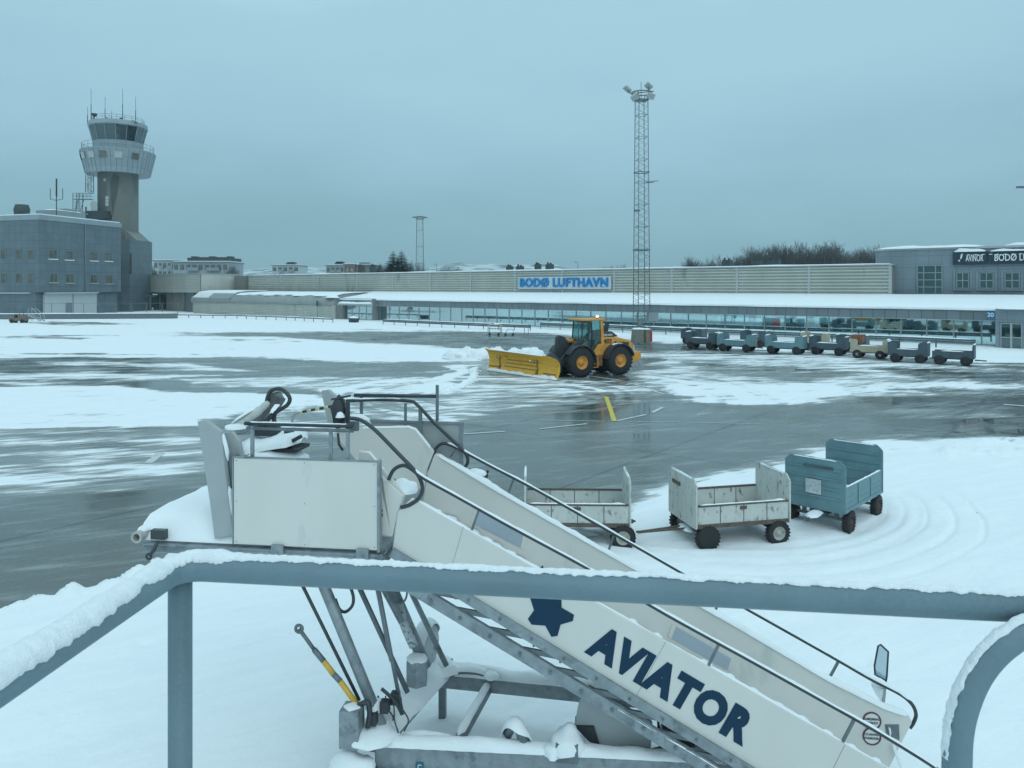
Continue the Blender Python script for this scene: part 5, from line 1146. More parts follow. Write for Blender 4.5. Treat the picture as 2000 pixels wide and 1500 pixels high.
# ------------------------------------------------------------------ wheel loader with snow plough
def loader():
    a = G(1133, 737); b = G(1208, 732); d = Vector((a.x - b.x, a.y - b.y)).normalized(); mid = (a + b) / 2
    nrm = Vector((-d.y, d.x))            # left of travel, towards the viewer is +? keep near side at y = +1.0
    near = nrm if nrm.y < 0 else -nrm; s = 1 if (nrm - near).length < 1e-6 else -1
    o = Vector((mid.x, mid.y)) - near * 1.05
    t = thing("wheel_loader", "orange articulated wheel loader numbered 403 pushing a wide yellow snow plough blade", "wheel loader", (o.x, o.y, 0), math.atan2(d.y, d.x))
    WB2 = (Vector((a.x, a.y)) - Vector((b.x, b.y))).length / 2; rw = .97; FX, RX = WB2, -WB2; ns = s      # ns: sign of the near side
    # wheels
    for x in (FX, RX):
        for y in (-1.02, 1.02):
            M = Matrix.Translation((x, y, rw)) @ Matrix.Rotation(R(90), 4, 'X'); w = .6; m = MB()
            m.lathe([(.44, -w * .5), (.74, -w * .5), (.91, -w * .42), (.96, -w * .28), (.96, w * .28), (.91, w * .42), (.74, w * .5), (.44, w * .5)], 36, M)
            for i in range(24):
                an = 6.283 * i / 24; dd = V(math.cos(an), 0, math.sin(an)); c = V(x, y, rw) + dd * .955; tg = V(-math.sin(an), 0, math.cos(an)) * .07
                m.bar(c + V(0, -.29, 0) - tg, c + V(0, 0, 0) + tg, .11, .05, dd); m.bar(c + V(0, .29, 0) - tg, c + V(0, .0, 0) + tg, .11, .05, dd)
            wo = m.build("wheel", RUBBER, t); sy = 1 if y > 0 else -1; M2 = Matrix.Translation((x, y, rw)) @ Matrix.Rotation(R(-90 * sy), 4, 'X'); h_ = MB()
            h_.lathe([(.46, w * .44), (.43, w * .49), (.40, w * .38), (.30, w * .2), (.20, w * .22), (.18, w * .42), (.12, w * .46), (0, w * .46)], 28, M2)
            for i in range(10): an = 6.283 * i / 10; h_.tube([M2 @ V(.25 * math.cos(an), .25 * math.sin(an), w * .2), M2 @ V(.25 * math.cos(an), .25 * math.sin(an), w * .27)], .022, 6)
            h_.build("rim", ORANGE, wo)
    # rear body: frame, hood
    MB().box(RX - 1.3, RX + 1.1, -.55, .55, .75, 1.35).build("rear_frame", CHAR, t, bevel=.03)
    hood = [(RX + 1.12, 1.3), (RX + 1.12, 2.45), (RX + .9, 2.5), (RX - .1, 2.48), (RX - 1.0, 2.28), (RX - 1.42, 2.0), (RX - 1.55, 1.3)]
    m = MB(); m.prism([(x, -.78, z) for x, z in hood], (0, 1.56, 0)); m.build("hood", ORANGE, t, bevel=.07)
    m = MB(); m.prism([(RX + 1.0, -.6, 2.49), (RX + 1.0, -.6, 2.78), (RX + .2, -.6, 2.86), (RX - .35, -.6, 2.5)], (0, 1.2, 0)); m.build("engine_cover", CHAR, t, bevel=.05)
    m = MB(); m.prism([(RX + .42, -.28, 2.8), (RX + .1, -.28, 2.8), (RX - .02, -.28, 3.45), (RX + .12, -.28, 3.5)], (0, .3, 0)); m.build("exhaust_pipe", CHAR, t, bevel=.04)
    m = MB(); m.box(RX + .75, RX + 1.0, -.1, .3, 2.8, 3.1); m.build("air_filter", CHAR, t, bevel=.05)
    y = ns * .79
    for x0, x1, z0, z1 in ((RX - 1.02, RX - .62, 1.72, 2.12), (RX - 1.05, RX - .64, 1.2, 1.66)): MB().box(x0, x1, min(y, y + ns * .02), max(y, y + ns * .02), z0, z1).build("grille", CHAR, t)
    m = MB(); m.prism([(RX - 1.36, y - ns * .06, 1.5), (RX - 1.53, y - ns * .06, 1.4), (RX - 1.47, y - ns * .06, 1.92), (RX - 1.36, y - ns * .06, 1.95)], (0, ns * .08, 0)); m.build("tail_light", nmat("light_lens", (.45, .45, .42), rough=.2), t)
    m = MB(); m.prism([(RX - 1.15, -.95, .75), (RX - 1.75, -.95, .85), (RX - 1.95, -.95, 1.05), (RX - 1.95, -.95, 1.4), (RX - 1.75, -.95, 1.5), (RX - 1.3, -.95, 1.42)], (0, 1.9, 0)); m.build("counterweight", ORANGE, t, bevel=.06)
    # mudguards
    for y_ in (-1.02, 1.02):
        prof = arc_pts((RX, y_ - .36, rw), 1.13, R(8), R(165), 12); pin = arc_pts((RX, y_ - .36, rw), 1.06, R(165), R(8), 12); m = MB(); m.prism(prof + pin, (0, .72, 0)); m.build("rear_mudguard", CHAR, t)
        prof = arc_pts((FX, y_ - .33, rw), 1.11, R(30), R(185), 12); pin = arc_pts((FX, y_ - .33, rw), 1.05, R(185), R(30), 12); m = MB(); m.prism(prof + pin, (0, .66, 0)); m.build("front_mudguard", CHAR, t)
    q = MB(); q.snow([(RX - .3, ns * 1.02, rw + 1.11), (RX + .5, ns * 1.02, rw + 1.03)], .5, .06, 2, .1, 6); q.build("mudguard_snow", SNOW, t)
    # cab
    C0, C1 = RX + 1.0, RX + 2.6; zc, zt = 1.55, 3.6; yw = .8
    m = MB(); m.prism([(C0, -yw, 1.35), (C1 + .3, -yw, 1.35), (C1 + .35, -yw, 1.75), (C1 - .35, -yw, 1.6), (C0 + .75, -yw, 1.62), (C0 + .45, -yw, 2.05), (C0, -yw, 2.1)], (0, 2 * yw, 0)); m.build("cab_base", ORANGE, t, bevel=.03)
    pil = MB()
    for y_ in (-yw, yw):
        pil.bar((C0 + .1, y_ * .98, 2.0), (C0 + .16, y_ * .95, zt), .2, .09, (0, 1, 0)); MB().bar((C1 + .05, y_ * .72, 1.7), (C1 - .12, y_ * .72, zt), .06, .06).build("front_pillar", CHAR, t); MB().bar((C0 + .95, y_, 1.62), (C0 + .92, y_ * .96, zt), .05, .06).build("door_pillar", CHAR, t)
    pil.build("cab_pillar", ORANGE, t); 
    m = MB(); m.box(C0 - .12, C1 + .18, -.86, .86, zt, zt + .13); m.build("cab_roof", ORANGE, t, bevel=.05)
    CG = glassmat("cab_glass_green", (.40, .66, .66), .82, base=(.01, .05, .05), refl=.04); g = MB()
    for y_ in (-yw + .03, yw - .03):
        g.quad((C0 + .22, y_, 2.06), (C0 + .5, y_, 2.03), (C0 + .88, y_, 1.64), (C0 + .86, y_ * .97, zt - .01), (C0 + .25, y_ * .97, zt - .01)); g.quad((C0 + .99, y_, 1.62), (C1 - .36, y_, 1.62), (C1 + .03, y_ * .78, 1.74), (C1 - .13, y_ * .78, zt - .01), (C0 + .96, y_ * .97, zt - .01))
    g.quad((C1 + .05, -yw * .72, 1.74), (C1 + .05, yw * .72, 1.74), (C1 - .12, yw * .72, zt - .01), (C1 - .12, -yw * .72, zt - .01)); g.quad((C0 + .06, -.7, 2.1), (C0 + .06, .7, 2.1), (C0 + .12, .7, zt - .01), (C0 + .12, -.7, zt - .01)); g.build("cab_glass", CG, t)
    # seat, wheel and the driver
    m = MB(); m.box(C0 + .35, C0 + .9, -.3, .3, 1.7, 2.15); m.box(C0 + .25, C0 + .42, -.3, .3, 2.16, 2.95); m.build("driver_seat", CHAR, t, bevel=.05)
    m = MB(); m.tube([(C0 + 1.45, 0, 1.6), (C0 + 1.3, 0, 2.4)], .05, 8); m.tube([(C0 + 1.3 + .06 * math.cos(6.283 * i / 16), .2 * math.sin(6.283 * i / 16), 2.42 + .18 * math.cos(6.283 * i / 16)) for i in range(16)], .02, 6, closed=True); m.build("steering_wheel", CHAR, t)
    m = MB(); m.tube([(C1 - .1, ns * .75, zt - .1), (C1 + .3, ns * 1.05, zt - .05), (C1 + .34, ns * 1.08, zt - .25)], .025, 6); m.box(C1 + .24, C1 + .32, ns * 1.1 - .12, ns * 1.1 + .12, zt - .5, zt - .12); m.build("mirror", CHAR, t)
    m = MB(); m.tube([(C0 + .25, ns * .4, zt + .13), (C0 + .25, ns * .4, zt + .2)], .09, 12); m.build("beacon_base", CHAR, t); bl = bpy.data.materials.new("lit_beacon"); bl.use_nodes = True; bn = bl.node_tree.nodes["Principled BSDF"]; bn.inputs["Base Color"].default_value = (.9, .5, .3, 1); bn.inputs["Emission Color"].default_value = (1, .45, .2, 1); bn.inputs["Emission Strength"].default_value = 2.5
    m = MB(); m.tube([(C0 + .25, ns * .4, zt + .2), (C0 + .25, ns * .4, zt + .34)], [.1, .07], 12); m.build("beacon", bl, t)
    # driver, seated, dark clothes
    pr = thing("person", "driver in dark winter clothing seated inside the loader cab", "person", (0, 0, 0)); pr.matrix_world = Matrix.Translation((o.x, o.y, 0)) @ Matrix.Rotation(math.atan2(d.y, d.x), 4, 'Z')
    bm = bmesh.new(); sk = bpy.data.meshes.new("body")
    J = [((C0 + .62, 0, 2.2), .17), ((C0 + .58, 0, 2.45), .18), ((C0 + .56, 0, 2.72), .2), ((C0 + .58, 0, 2.86), .07), ((C0 + .62, 0, 2.98), .11), ((C0 + .63, 0, 3.12), .1),
         ((C0 + .58, .22, 2.72), .09), ((C0 + .8, .28, 2.46), .07), ((C0 + 1.15, .17, 2.46), .05), ((C0 + .58, -.22, 2.72), .09), ((C0 + .8, -.28, 2.46), .07), ((C0 + 1.15, -.17, 2.46), .05),
         ((C0 + .98, .14, 2.2), .1), ((C0 + 1.12, .16, 1.8), .07), ((C0 + 1.25, .16, 1.72), .06), ((C0 + .98, -.14, 2.2), .1), ((C0 + 1.12, -.16, 1.8), .07), ((C0 + 1.25, -.16, 1.72), .06)]
    E = [(0, 1), (1, 2), (2, 3), (3, 4), (4, 5), (2, 6), (6, 7), (7, 8), (2, 9), (9, 10), (10, 11), (0, 12), (12, 13), (13, 14), (0, 15), (15, 16), (16, 17)]
    sk.from_pydata([j[0] for j in J], E, []); ob = bpy.data.objects.new("body", sk); COL.objects.link(ob); ob.parent = pr
    ob.modifiers.new("skin", 'SKIN'); sl = sk.skin_vertices[0].data
    for i, j in enumerate(J): sl[i].radius = (j[1], j[1])
    sl[0].use_root = True; sd_ = ob.modifiers.new("sub", 'SUBSURF'); sd_.levels = 1; sd_.render_levels = 2; sk.materials.append(nmat("dark_workwear", (.02, .035, .04), rough=.8)); bm.free()
    hd = MB(); hd.blob((C0 + .63, 0, 3.05), .125, .115, .15, 1, .05, 2, 14, False); hd.build("cap", CHAR, pr)
    # ladder
    m = MB()
    for x in (FX - 1.45, FX - 1.02): m.bar((x, ns * .95, .55), (x - .04, ns * .85, 1.4), .05, .05)
    for i in range(4): z = .58 + i * .27; m.box(FX - 1.44, FX - 1.04, min(ns * .84, ns * 1.02), max(ns * .84, ns * 1.02), z - .02, z + .02)
    m.build("ladder", ORANGE, t); MB().box(FX - 1.95, FX - .95, -.78, .78, .62, 1.36).build("articulation_frame", nmat("dirty_orange", (.25, .12, .04), rough=.7, var=.3), t, bevel=.03)
    # lettering on the hood
    side = lambda p, s_: basis(p, (-ns, 0, 0) if ns > 0 else (1, 0, 0), (0, 0, 1))
    X = V(-1, 0, 0)
    Ml = lambda x, z: basis((x, ns * .80, z), X if ns > 0 else -X, (0, 0, 1))
    text_obj("403", "number", CHAR, t, Ml(RX + .68, 2.22), .44, .003, .012)
    text_obj("VOLVO", "lettering", nmat("silver_letter", (.6, .62, .6), rough=.4), t, basis((RX + .62, ns * .615, 2.62), X if ns > 0 else -X, (0, 0, 1)), .2, .004, .008, 1.3)
    text_obj("AVINOR", "lettering", CHAR, t, Ml(RX - .38, 2.1), .15, .003, .004); m = MB(); 
    for an in (0, 60, 120): dd = V(math.cos(R(an)), 0, math.sin(R(an))) * .09; c = V(RX + .06, ns * .80, 2.13); m.bar(c - dd, c + dd, .03, .03, (0, 1, 0))
    m.build("emblem", CHAR, t)
    # lift arms and front frame
    MB().box(FX - .7, FX + .5, -.5, .5, .6, 1.7).build("front_frame", CHAR, t, bevel=.04)
    for y_ in (-.55, .55): 
        m = MB(); m.prism([(FX - .75, y_ - .09, 2.3), (FX - .5, y_ - .09, 2.45), (FX + .35, y_ - .09, 2.05), (FX + 1.45, y_ - .09, .95), (FX + 1.75, y_ - .09, .45), (FX + 1.35, y_ - .09, .4), (FX + .9, y_ - .09, .95), (FX + .1, y_ - .09, 1.6)], (0, .18, 0)); m.build("lift_arm", CHAR, t, bevel=.03)
        m = MB(); m.prism([(FX - .95, y_ * 1.05 - .05, 1.7), (FX - .45, y_ * 1.05 - .05, 1.7), (FX - .3, y_ * 1.05 - .05, 2.25), (FX - .6, y_ * 1.05 - .05, 2.5), (FX - .85, y_ * 1.05 - .05, 2.3)], (0, .1, 0)); m.build("arm_tower", ORANGE, t, bevel=.03)
    m = MB(); m.prism([(FX + .2, -.16, 1.95), (FX + .55, -.16, 2.55), (FX + 1.0, -.16, 2.7), (FX + 1.15, -.16, 2.55), (FX + 1.35, -.16, 1.0), (FX + 1.0, -.16, .9)], (0, .32, 0)); m.build("tilt_link", CHAR, t, bevel=.05)
    m = MB(); m.tube([(FX - .5, 0, 2.1), (FX + .5, 0, 2.4)], .1, 12); m.tube([(FX - .2, .25, 2.0), (FX + .1, .3, 2.45), (FX + .4, .25, 2.2)], .035, 6); m.tube([(FX - .3, -.25, 2.0), (FX + .0, -.3, 2.5), (FX + .4, -.25, 2.2)], .035, 6); m.build("tilt_cylinder", ORANGE, t)
    m = MB(); m.box(FX + 1.35, FX + 2.0, -1.0, 1.0, .35, .75); m.build("blade_coupler", CHAR, t, bevel=.03); m = MB(); m.blob((FX + 1.5, 0, .75), .5, .9, .75, 5, .3); m.build("coupler_block", CHAR, t)
    # blade: curved sheet between its two lower corners
    A = G(1091, 743); Bp = G(954, 723); inv = t.matrix_basis.inverted() if False else (Matrix.Translation((o.x, o.y, 0)) @ Matrix.Rotation(math.atan2(d.y, d.x), 4, 'Z')).inverted()
    A = inv @ A; Bp = inv @ Bp; ax = (Bp - A).normalized(); fwd = V(ax.y, -ax.x, 0); 
    if fwd.x < 0: fwd = -fwd
    Lb = (Bp - A).length
    prof = [(.10, .06), (.02, .25), (-.06, .5), (-.08, .75), (-.04, 1.0), (.06, 1.2), (.22, 1.36), (.34, 1.42)]
    N_ = 12; m = MB(); vs_ = []; fs_ = []; k = len(prof)
    for off in (0, -.06):
        for i in range(N_ + 1):
            f = i / N_; sc = 1.0 + .07 * f
            for y_, z in prof:
                zz = z * sc
                if i == 0 and z > 1.15: zz = zz * .93
                vs_.append(A + ax * (Lb * f + (.12 * (z - .7) if i == N_ else 0)) + fwd * (y_ + off) + V(0, 0, zz + .03))
    nn = (N_ + 1) * k
    for i in range(N_):
        for j in range(k - 1):
            q = [i * k + j, (i + 1) * k + j, (i + 1) * k + j + 1, i * k + j + 1]; fs_.append(q); fs_.append([x + nn for x in q][::-1])
        fs_.append([i * k + k - 1, (i + 1) * k + k - 1, (i + 1) * k + k - 1 + nn, i * k + k - 1 + nn]); fs_.append([i * k, (i + 1) * k, (i + 1) * k + nn, i * k + nn])
    for i in (0, N_):
        for j in range(k - 1): fs_.append([i * k + j, i * k + j + 1, i * k + j + 1 + nn, i * k + j + nn])
    m._add(vs_, fs_, False); bl_ = m.build("plough_blade", YELLOW, t)
    DY = nmat("rubbed_blade", (.17, .11, .04), rough=.6, var=.2); m = MB()
    def on(f, y_, z, e=.012): return A + ax * (Lb * f) + fwd * (y_ + e) + V(0, 0, z)
    for f0, f1, z0, z1 in ((.03, .20, .28, .35), (.28, .76, .42, .47), (.30, .74, .66, .70), (.28, .72, .90, .93), (.80, .985, .30, .38), (.06, .15, .18, .22)):
        def yy(z): return np.interp(z, [p[1] for p in prof], [p[0] for p in prof])
        m.prism([on(f0, yy(z0), z0), on(f1, yy(z0), z0), on(f1, yy(z1), z1), on(f0, yy(z1), z1)], fwd * .015)
    # the face one sees is the hollow side of the blade
    m.build("wear_mark", DY, bl_); m = MB()
    for f in (.26, .80):
        m.prism([on(f, .02, .1), on(f + .045, .02, .1), on(f + .035, -.06, .5), on(f + .01, -.06, .5)], fwd * .05); m.bar(on(f + .02, -.06, .5, .03), on(f + .03, -.0, 1.0, .03), .05, .05); m.bar(on(f + .015, .0, 1.0, .05), on(f + .05, .0, 1.02, .05), .14, .1)
    m.build("bracket", DY, bl_); q = MB()
    def lo(f, e): return A + ax * (Lb * f) + fwd * (.06 + e) + V(0, 0, .05)
    q.snow([lo(i / 24, .06 + .03 * math.sin(i * 2.1)) for i in range(25)], .28, .16, 4, .12, 6, 2.5, .8); 
    for f in (.27, .35, .81): q.snow([on(f, 0, 1.0, .08), on(f + .03, 0, 1.02, .08)], .14, .08, f * 10, .05, 5)
    q.snow([A + ax * (Lb * f) + fwd * .36 + V(0, 0, 1.44 + .08 * f) for f in (.15, .4, .7, .95)], .12, .05, 3, .1, 5, 2, .9); q.build("blade_snow", SNOW, bl_)
    return A, Bp, t
loader()
# snow pushed up by the blade
def heap(pts, w, h, label, seed):
    m = MB(); P = [G(*p) for p in pts]; rr = random.Random(seed)
    m.snow(P, w, h, seed, .14, 12, 1.7, .65, sag=.15)
    for i in range(260):
        f = rr.random() * (len(P) - 1); i0 = int(f); p = P[i0].lerp(P[i0 + 1], f - i0); c = p + V(rr.gauss(0, w * .3), rr.gauss(0, w * .3), rr.random() * h * .5); s = rr.uniform(.03, .13) * (1 if rr.random() < .8 else 1.8)
        if (Vector((c.x, c.y)) - Vector((p.x, p.y))).length > w * .55: c.z = .02
        m.blob(c, s, s * .8, s * .7, i, .4, 2, 6, False)
    o = m.build("snow_heap", SNOW); tag(o, label, "snow heap"); return o
heap([(872, 703), (905, 701), (950, 699), (1010, 697), (1060, 700)], 2.2, .85, "rough heap of ploughed snow pushed up behind the yellow blade", 3)
heap([(925, 722), (926, 735), (915, 748), (890, 760), (860, 768)], .55, .2, "low curved ridge of ploughed snow left of the blade", 9)
# ------------------------------------------------------------------ mobile boarding stairs
SF = Frame((-1.753, 8.2), (.9917, -.1289))
WS = 1.42                                              # width over the side panels
def stairs():
    A = SF.at
    t = thing("boarding_stairs", "white snow-covered mobile aircraft boarding stairs lettered AVIATOR with raised platform at the left", "boarding stairs", SF.loc(), SF.rz)
    # ---- platform
    pz = A(600, 1070).z
    q = [A(458, 893, -.10), A(738, 903, -.10), A(738, 1077, -.10), A(460, 1058, -.10)]
    pb = (q[3].z + q[2].z) / 2; pt = (q[0].z + q[1].z) / 2; px0 = q[0].x; px1 = q[1].x
    MB().box(px0, px1, -.12, -.09, pb, pt).build("platform_panel", PANEL, t, bevel=.006)
    m = MB(); m.box(px1 + .001, px1 + .028, -.13, -.05, pb - .02, pt + .012); m.box(px0 - .015, px1, -.125, -.08, pt + .001, pt + .014); m.box(px0 - .015, px0 - .001, -.125, -.08, pb, pt); m.build("panel_frame", GALV, t)
    m = MB()
    for i, j in ((.02, .97), (.5, .97), (.98, .97), (.02, .5), (.98, .5), (.5, .5), (.02, .03), (.5, .03), (.98, .03)): x = px0 + (px1 - px0) * i; z = pb + (pt - pb) * j; m.tube([(x, -.124, z), (x, -.12, z)], .006, 6)
    m.build("rivet", GALVD, t)
    # deck, edge beam, brackets
    dz = pb - .03; xl = A(285, 1043, -.05).x
    MB().box(xl + .05, px1 + .05, -.04, WS + .1, dz - .06, dz).build("platform_deck", GALV, t)
    m = MB(); m.box(xl, px1 + .05, -.11, -.05, dz - .10, dz - .02); m.tube([(xl + .02, -.10, dz - .075), (px1, -.10, dz - .085)], .038, 10); m.box(px0 - .3, px1 + .06, -.02, .05, dz - .2, dz - .101); m.build("edge_beam", GALV, t)
    for u in (542, 708): x = A(u, 1075, -.14).x; m = MB(); m.box(x - .07, x + .07, -.155, -.128, dz - .12, pb + .02); m.tube([(x, -.175, dz - .04), (x, -.15, dz - .04)], .018, 8); m.build("bracket", GALV, t, bevel=.004)
    m = MB(); m.box(px1 - .02, px1 + .06, -.1, WS, dz - .16, dz - .07); m.tube([(px1 + .03, -.14, dz - .05), (px1 + .03, .0, dz - .05)], .04, 10); m.tube([(px1 + .02, -.1, dz - .06), (px1 + .1, -.1, dz + .02), (px1 + .1, -.1, dz + .08)], .012, 6); m.build("hinge_bar", GALVD, t)
    # front bumper roll along the platform edge
    c = A(266, 1050, -.14); m = MB(); m.tube([c, c + V(0, WS + .3, 0)], .066, 20, False); m.tube([c + V(0, .0, 0), c + V(0, WS + .3, 0)], .042, 16, False); 
    b0 = len(m.v); 
    for i in range(20): a = 6.283 * i / 20; m.v.append((c.x + .066 * math.cos(a), c.y, c.z + .066 * math.sin(a)))
    for i in range(20): a = 6.283 * i / 20; m.v.append((c.x + .042 * math.cos(a), c.y, c.z + .042 * math.sin(a)))
    for i in range(20): j = (i + 1) % 20; m.f.append([b0 + i, b0 + j, b0 + 20 + j, b0 + 20 + i]); m.s.append(False); m.m.append(0)
    m.build("bumper_roll", nmat("pale_rubber_roll", (.45, .46, .43), rough=.7), t)
    m = MB(); h0 = A(303, 1050, -.15); m.box(h0.x - .07, h0.x + .10, -.13, -.06, h0.z - .03, h0.z + .075); m.tube([h0 + V(.07, -.06, -.02), h0 + V(.03, -.07, -.12), h0 + V(-.02, -.07, -.17)], .022, 8); m.tube([h0 + V(-.03 + .03 * math.cos(6.283 * i / 10), -.07, -.19 + .03 * math.sin(6.283 * i / 10)) for i in range(10)], .014, 6, closed=True); m.build("latch_hook", DARK, t)
    # snow lying on the platform nose
    m = MB(); n = 30; k = 14; vs_ = []; fs_ = []
    x_a = c.x - .05; x_b = px1 - .2
    zs_u = [(x_a, dz + .06), (A(300, 1000, .5).x, dz + .20), (A(340, 985, .5).x, dz + .26), (A(420, 980, .5).x, dz + .30), (px0 + .2, dz + .3), (px0 + .6, dz + .32), (x_b, dz + .25)]
    for i in range(n + 1):
        x = x_a + (x_b - x_a) * i / n; hz = float(np.interp(x, [p[0] for p in zs_u], [p[1] for p in zs_u]))
        for j in range(k + 1):
            f = j / k; y = -.045 + (WS + .27) * f; e = min(1, (1 - abs(2 * f - 1)) * 3.2); e = math.sqrt(max(0, e)); q_ = 1 + .12 * mnoise.noise(V(x * 3, y * 3, 1)); vs_.append(V(x, y, dz + (hz - dz) * e * q_))
    for i in range(n):
        for j in range(k): fs_.append((i * (k + 1) + j, (i + 1) * (k + 1) + j, (i + 1) * (k + 1) + j + 1, i * (k + 1) + j + 1))
    m._add(vs_, fs_, True); m.snow([c + V(0, .02, .05), c + V(0, WS + .28, .05)], .15, .05, 2, .06, 8, 4); m.build("deck_snow", SNOW, t)
    # ---- front gates: the tall plate in front and its twin at the far side
    def gate(w0, pts, tv, name="gate_plate", mat=PANEL2):
        P = [A(u, v, w0) for u, v in pts]; m = MB(); m.prism(P, tv); return m.build(name, mat, t, bevel=.008)
    gate(-.06, [(385, 823), (399, 820), (430, 843), (440, 925), (456, 1046), (419, 1053), (410, 985)], (.02, .05, 0))
    gate(.10, [(433, 846), (452, 843), (466, 862), (473, 900), (440, 905)], (.02, .04, 0))
    gate(1.25, [(627, 763), (640, 761), (652, 772), (668, 806), (672, 828), (640, 830)], (.02, .05, 0))
    m = MB(); P = [A(u, v, .0) for u, v in ((436, 905), (456, 890), (470, 905), (460, 960), (461, 1040), (446, 1010))]; m.prism(P, (0, .3, 0)); m.build("gate_bellows", GALVD, t); m = MB()
    m.snow([A(432, 842, -.02), A(440, 870, -.02), A(446, 900, -.02)], .05, .05, 3, .03, 6, 8); m.build("gate_snow", SNOW, t); m = MB(); m.snow([A(447, 950, -.05), A(455, 1010, -.05)], .06, .03, 5, .03, 6, 8, .9); m.build("gate_snow", SNOW, t)
    # ---- guard bars on the platform
    def bar(pts, r, name="guard_bar", mat=DARK, n=10): m = MB(); m.tube(pts, r, n); return m.build(name, mat, t)
    def S(lst, w): return [A(u, v, w) for u, v in lst]
    bar(S([(478, 827), (690, 832)], -.06), .022); bar(S([(482, 836), (690, 842)], -.06), .018, mat=GALVD)
    for u, v0, v1 in ((493, 832, 890), (646, 838, 893), (679, 838, 898)): m = MB(); m.bar(A(u, v0, -.06), A(u, v1 + 3, -.06), .036, .03, (0, 1, 0)); m.build("guard_post", GALV, t)
    m = MB(); m.snow(S([(480, 824.5), (560, 826.5), (688, 829.5)], -.06), .03, .012, 3, .04, 5, 12); m.build("bar_snow", SNOW, t)
    # folded canopy frame and torn cover at the platform front
    loop = smooth_path(S([(487, 822), (505, 808), (518, 795), (523, 775), (530, 763), (546, 759), (558, 766), (566, 778), (562, 790), (548, 800), (537, 808), (536, 826)], .55), 4)
    bar(loop, .024, "canopy_hoop")
    m = MB(); vs_ = []; fs_ = []; top = S([(447, 836), (470, 825), (495, 812), (515, 796), (528, 768), (546, 764), (560, 778), (545, 797), (533, 812), (533, 830)], .58); base = S([(452, 850), (480, 852), (500, 842), (516, 826), (530, 800), (540, 790), (548, 792), (540, 806), (534, 820), (532, 838)], .75)
    for a_, b_ in zip(top, base):
        for j in range(5): f = j / 4; vs_.append(a_.lerp(b_, f) + V(0, .05 * math.sin(f * 9 + a_.x * 20), .015 * math.sin(f * 7)))
    for i in range(len(top) - 1):
        for j in range(4): fs_.append((i * 5 + j, i * 5 + j + 1, i * 5 + j + 6, i * 5 + j + 5))
    m._add(vs_, fs_, True); m.build("canopy_cover", nmat("grey_cover", (.34, .37, .37), rough=.7, var=.15, scale=8, bump=.4), t)
    m = MB(); P = smooth_path(S([(447, 842), (460, 830), (482, 818), (506, 802), (524, 786)], .5), 4); m.tube(P, [.03 + .028 * math.sin(3.1 * i / (len(P) - 1)) + .004 * math.sin(i * 2.3) for i in range(len(P))], 12); m.build("canopy_roll", nmat("pale_fabric", (.55, .57, .55), rough=.8, var=.12, scale=9, bump=.5), t)
    m = MB(); m.snow(S([(452, 828), (475, 814), (500, 797)], .5), .16, .05, 5, .05, 7, 5); m.blob(A(462, 836, .45), .14, .12, .06, 2); m.build("canopy_snow", SNOW, t)
    m = MB(); m.box(*sum([[p, p + w] for p, w in ((A(500, 846, .5).x, .28), (.45, .12), (A(500, 850, .5).z, .1))], [])); m.bar(A(505, 838, .5), A(532, 810, .5), .05, .05); m.build("canopy_hinge", CHAR, t)
    # control desk under snow
    m = MB(); a_ = A(545, 878, .3); b_ = A(580, 868, .3); m.box(a_.x - .15, b_.x + .03, .24, .6, a_.z - .015, a_.z + .02); m.tube([a_ + V(.08, .1, .0), a_ + V(.08, .1, .17)], .03, 8); m.tube([a_ + V(.08, .1, .17), a_ + V(.08, .1, .2)], .06, 10); m.bar(b_ + V(-.05, .0, .04), b_ + V(.06, -.02, .1), .04, .04); m.build("control_desk", CHAR, t)
    m = MB(); m.snow([a_ + V(-.5, .2, -.06), a_ + V(-.1, .2, .03), b_ + V(.0, .2, .02)], .62, .17, 6, .04, 9, 4, .5); m.blob(a_ + V(-.15, .12, -.16), .42, .32, .2, 5, .25); m.blob(a_ + V(-.45, .15, -.16), .3, .3, .2, 8, .25); m.build("desk_snow", SNOW, t)
    # striped bar across the front opening
    P = smooth_path(S([(570, 826), (574, 812), (583, 806), (610, 801), (650, 793)], .95), 4); bar(P[:9], .016, "barrier_bar", PANEL2)
    for i in range(8):
        f0, f1 = i / 8, (i + 1) / 8; a_, b_ = A(583, 806, .95), A(650, 793, .95); bar([a_.lerp(b_, f0), a_.lerp(b_, f1)], .017, "bar_stripe", CHAR if i % 2 else nmat("cream_stripe", (.6, .55, .3)))
    # dark bellows on the middle post
    m = MB(); m.blob(A(662, 805, .15), .085, .09, .19, 3, .25, 2, 14, False); m.bar(A(679, 785, .12), A(680, 838, .12), .035, .05, (0, 1, 0)); m.bar(A(648, 780, .12), A(684, 773, .12), .05, .02); m.build("post_bellows", CHAR, t); m = MB(); m.blob(A(664, 815, .08), .055, .05, .06, 4); m.build("bellows_snow", SNOW, t)
    m = MB(); m.box(A(686, 838, .05).x - .02, A(700, 838, .05).x, .02, .08, A(690, 841, .05).z, A(690, 823, .05).z); m.build("rail_socket", GALVD, t)
    bar(S([(660, 846), (662, 868), (670, 880)], .1), .014, "hose")
    # ---- stair panels
    th = .045
    def prism_panel(pts, w, name, mat=PANEL, bev=.012, tk=th): m = MB(); m.prism([A(u, v, w) for u, v in pts], (0, tk, 0)); return m.build(name, mat, t, bevel=bev)
    # near upper panel tucked behind the platform panel
    prism_panel([(700, 880), (722, 884), (791, 966), (766, 1050), (700, 1046)], .06, "landing_panel"); 
    prism_panel([(741, 893), (741, 925), (787, 969), (766, 1049), (741, 1046)], .02, "landing_panel")
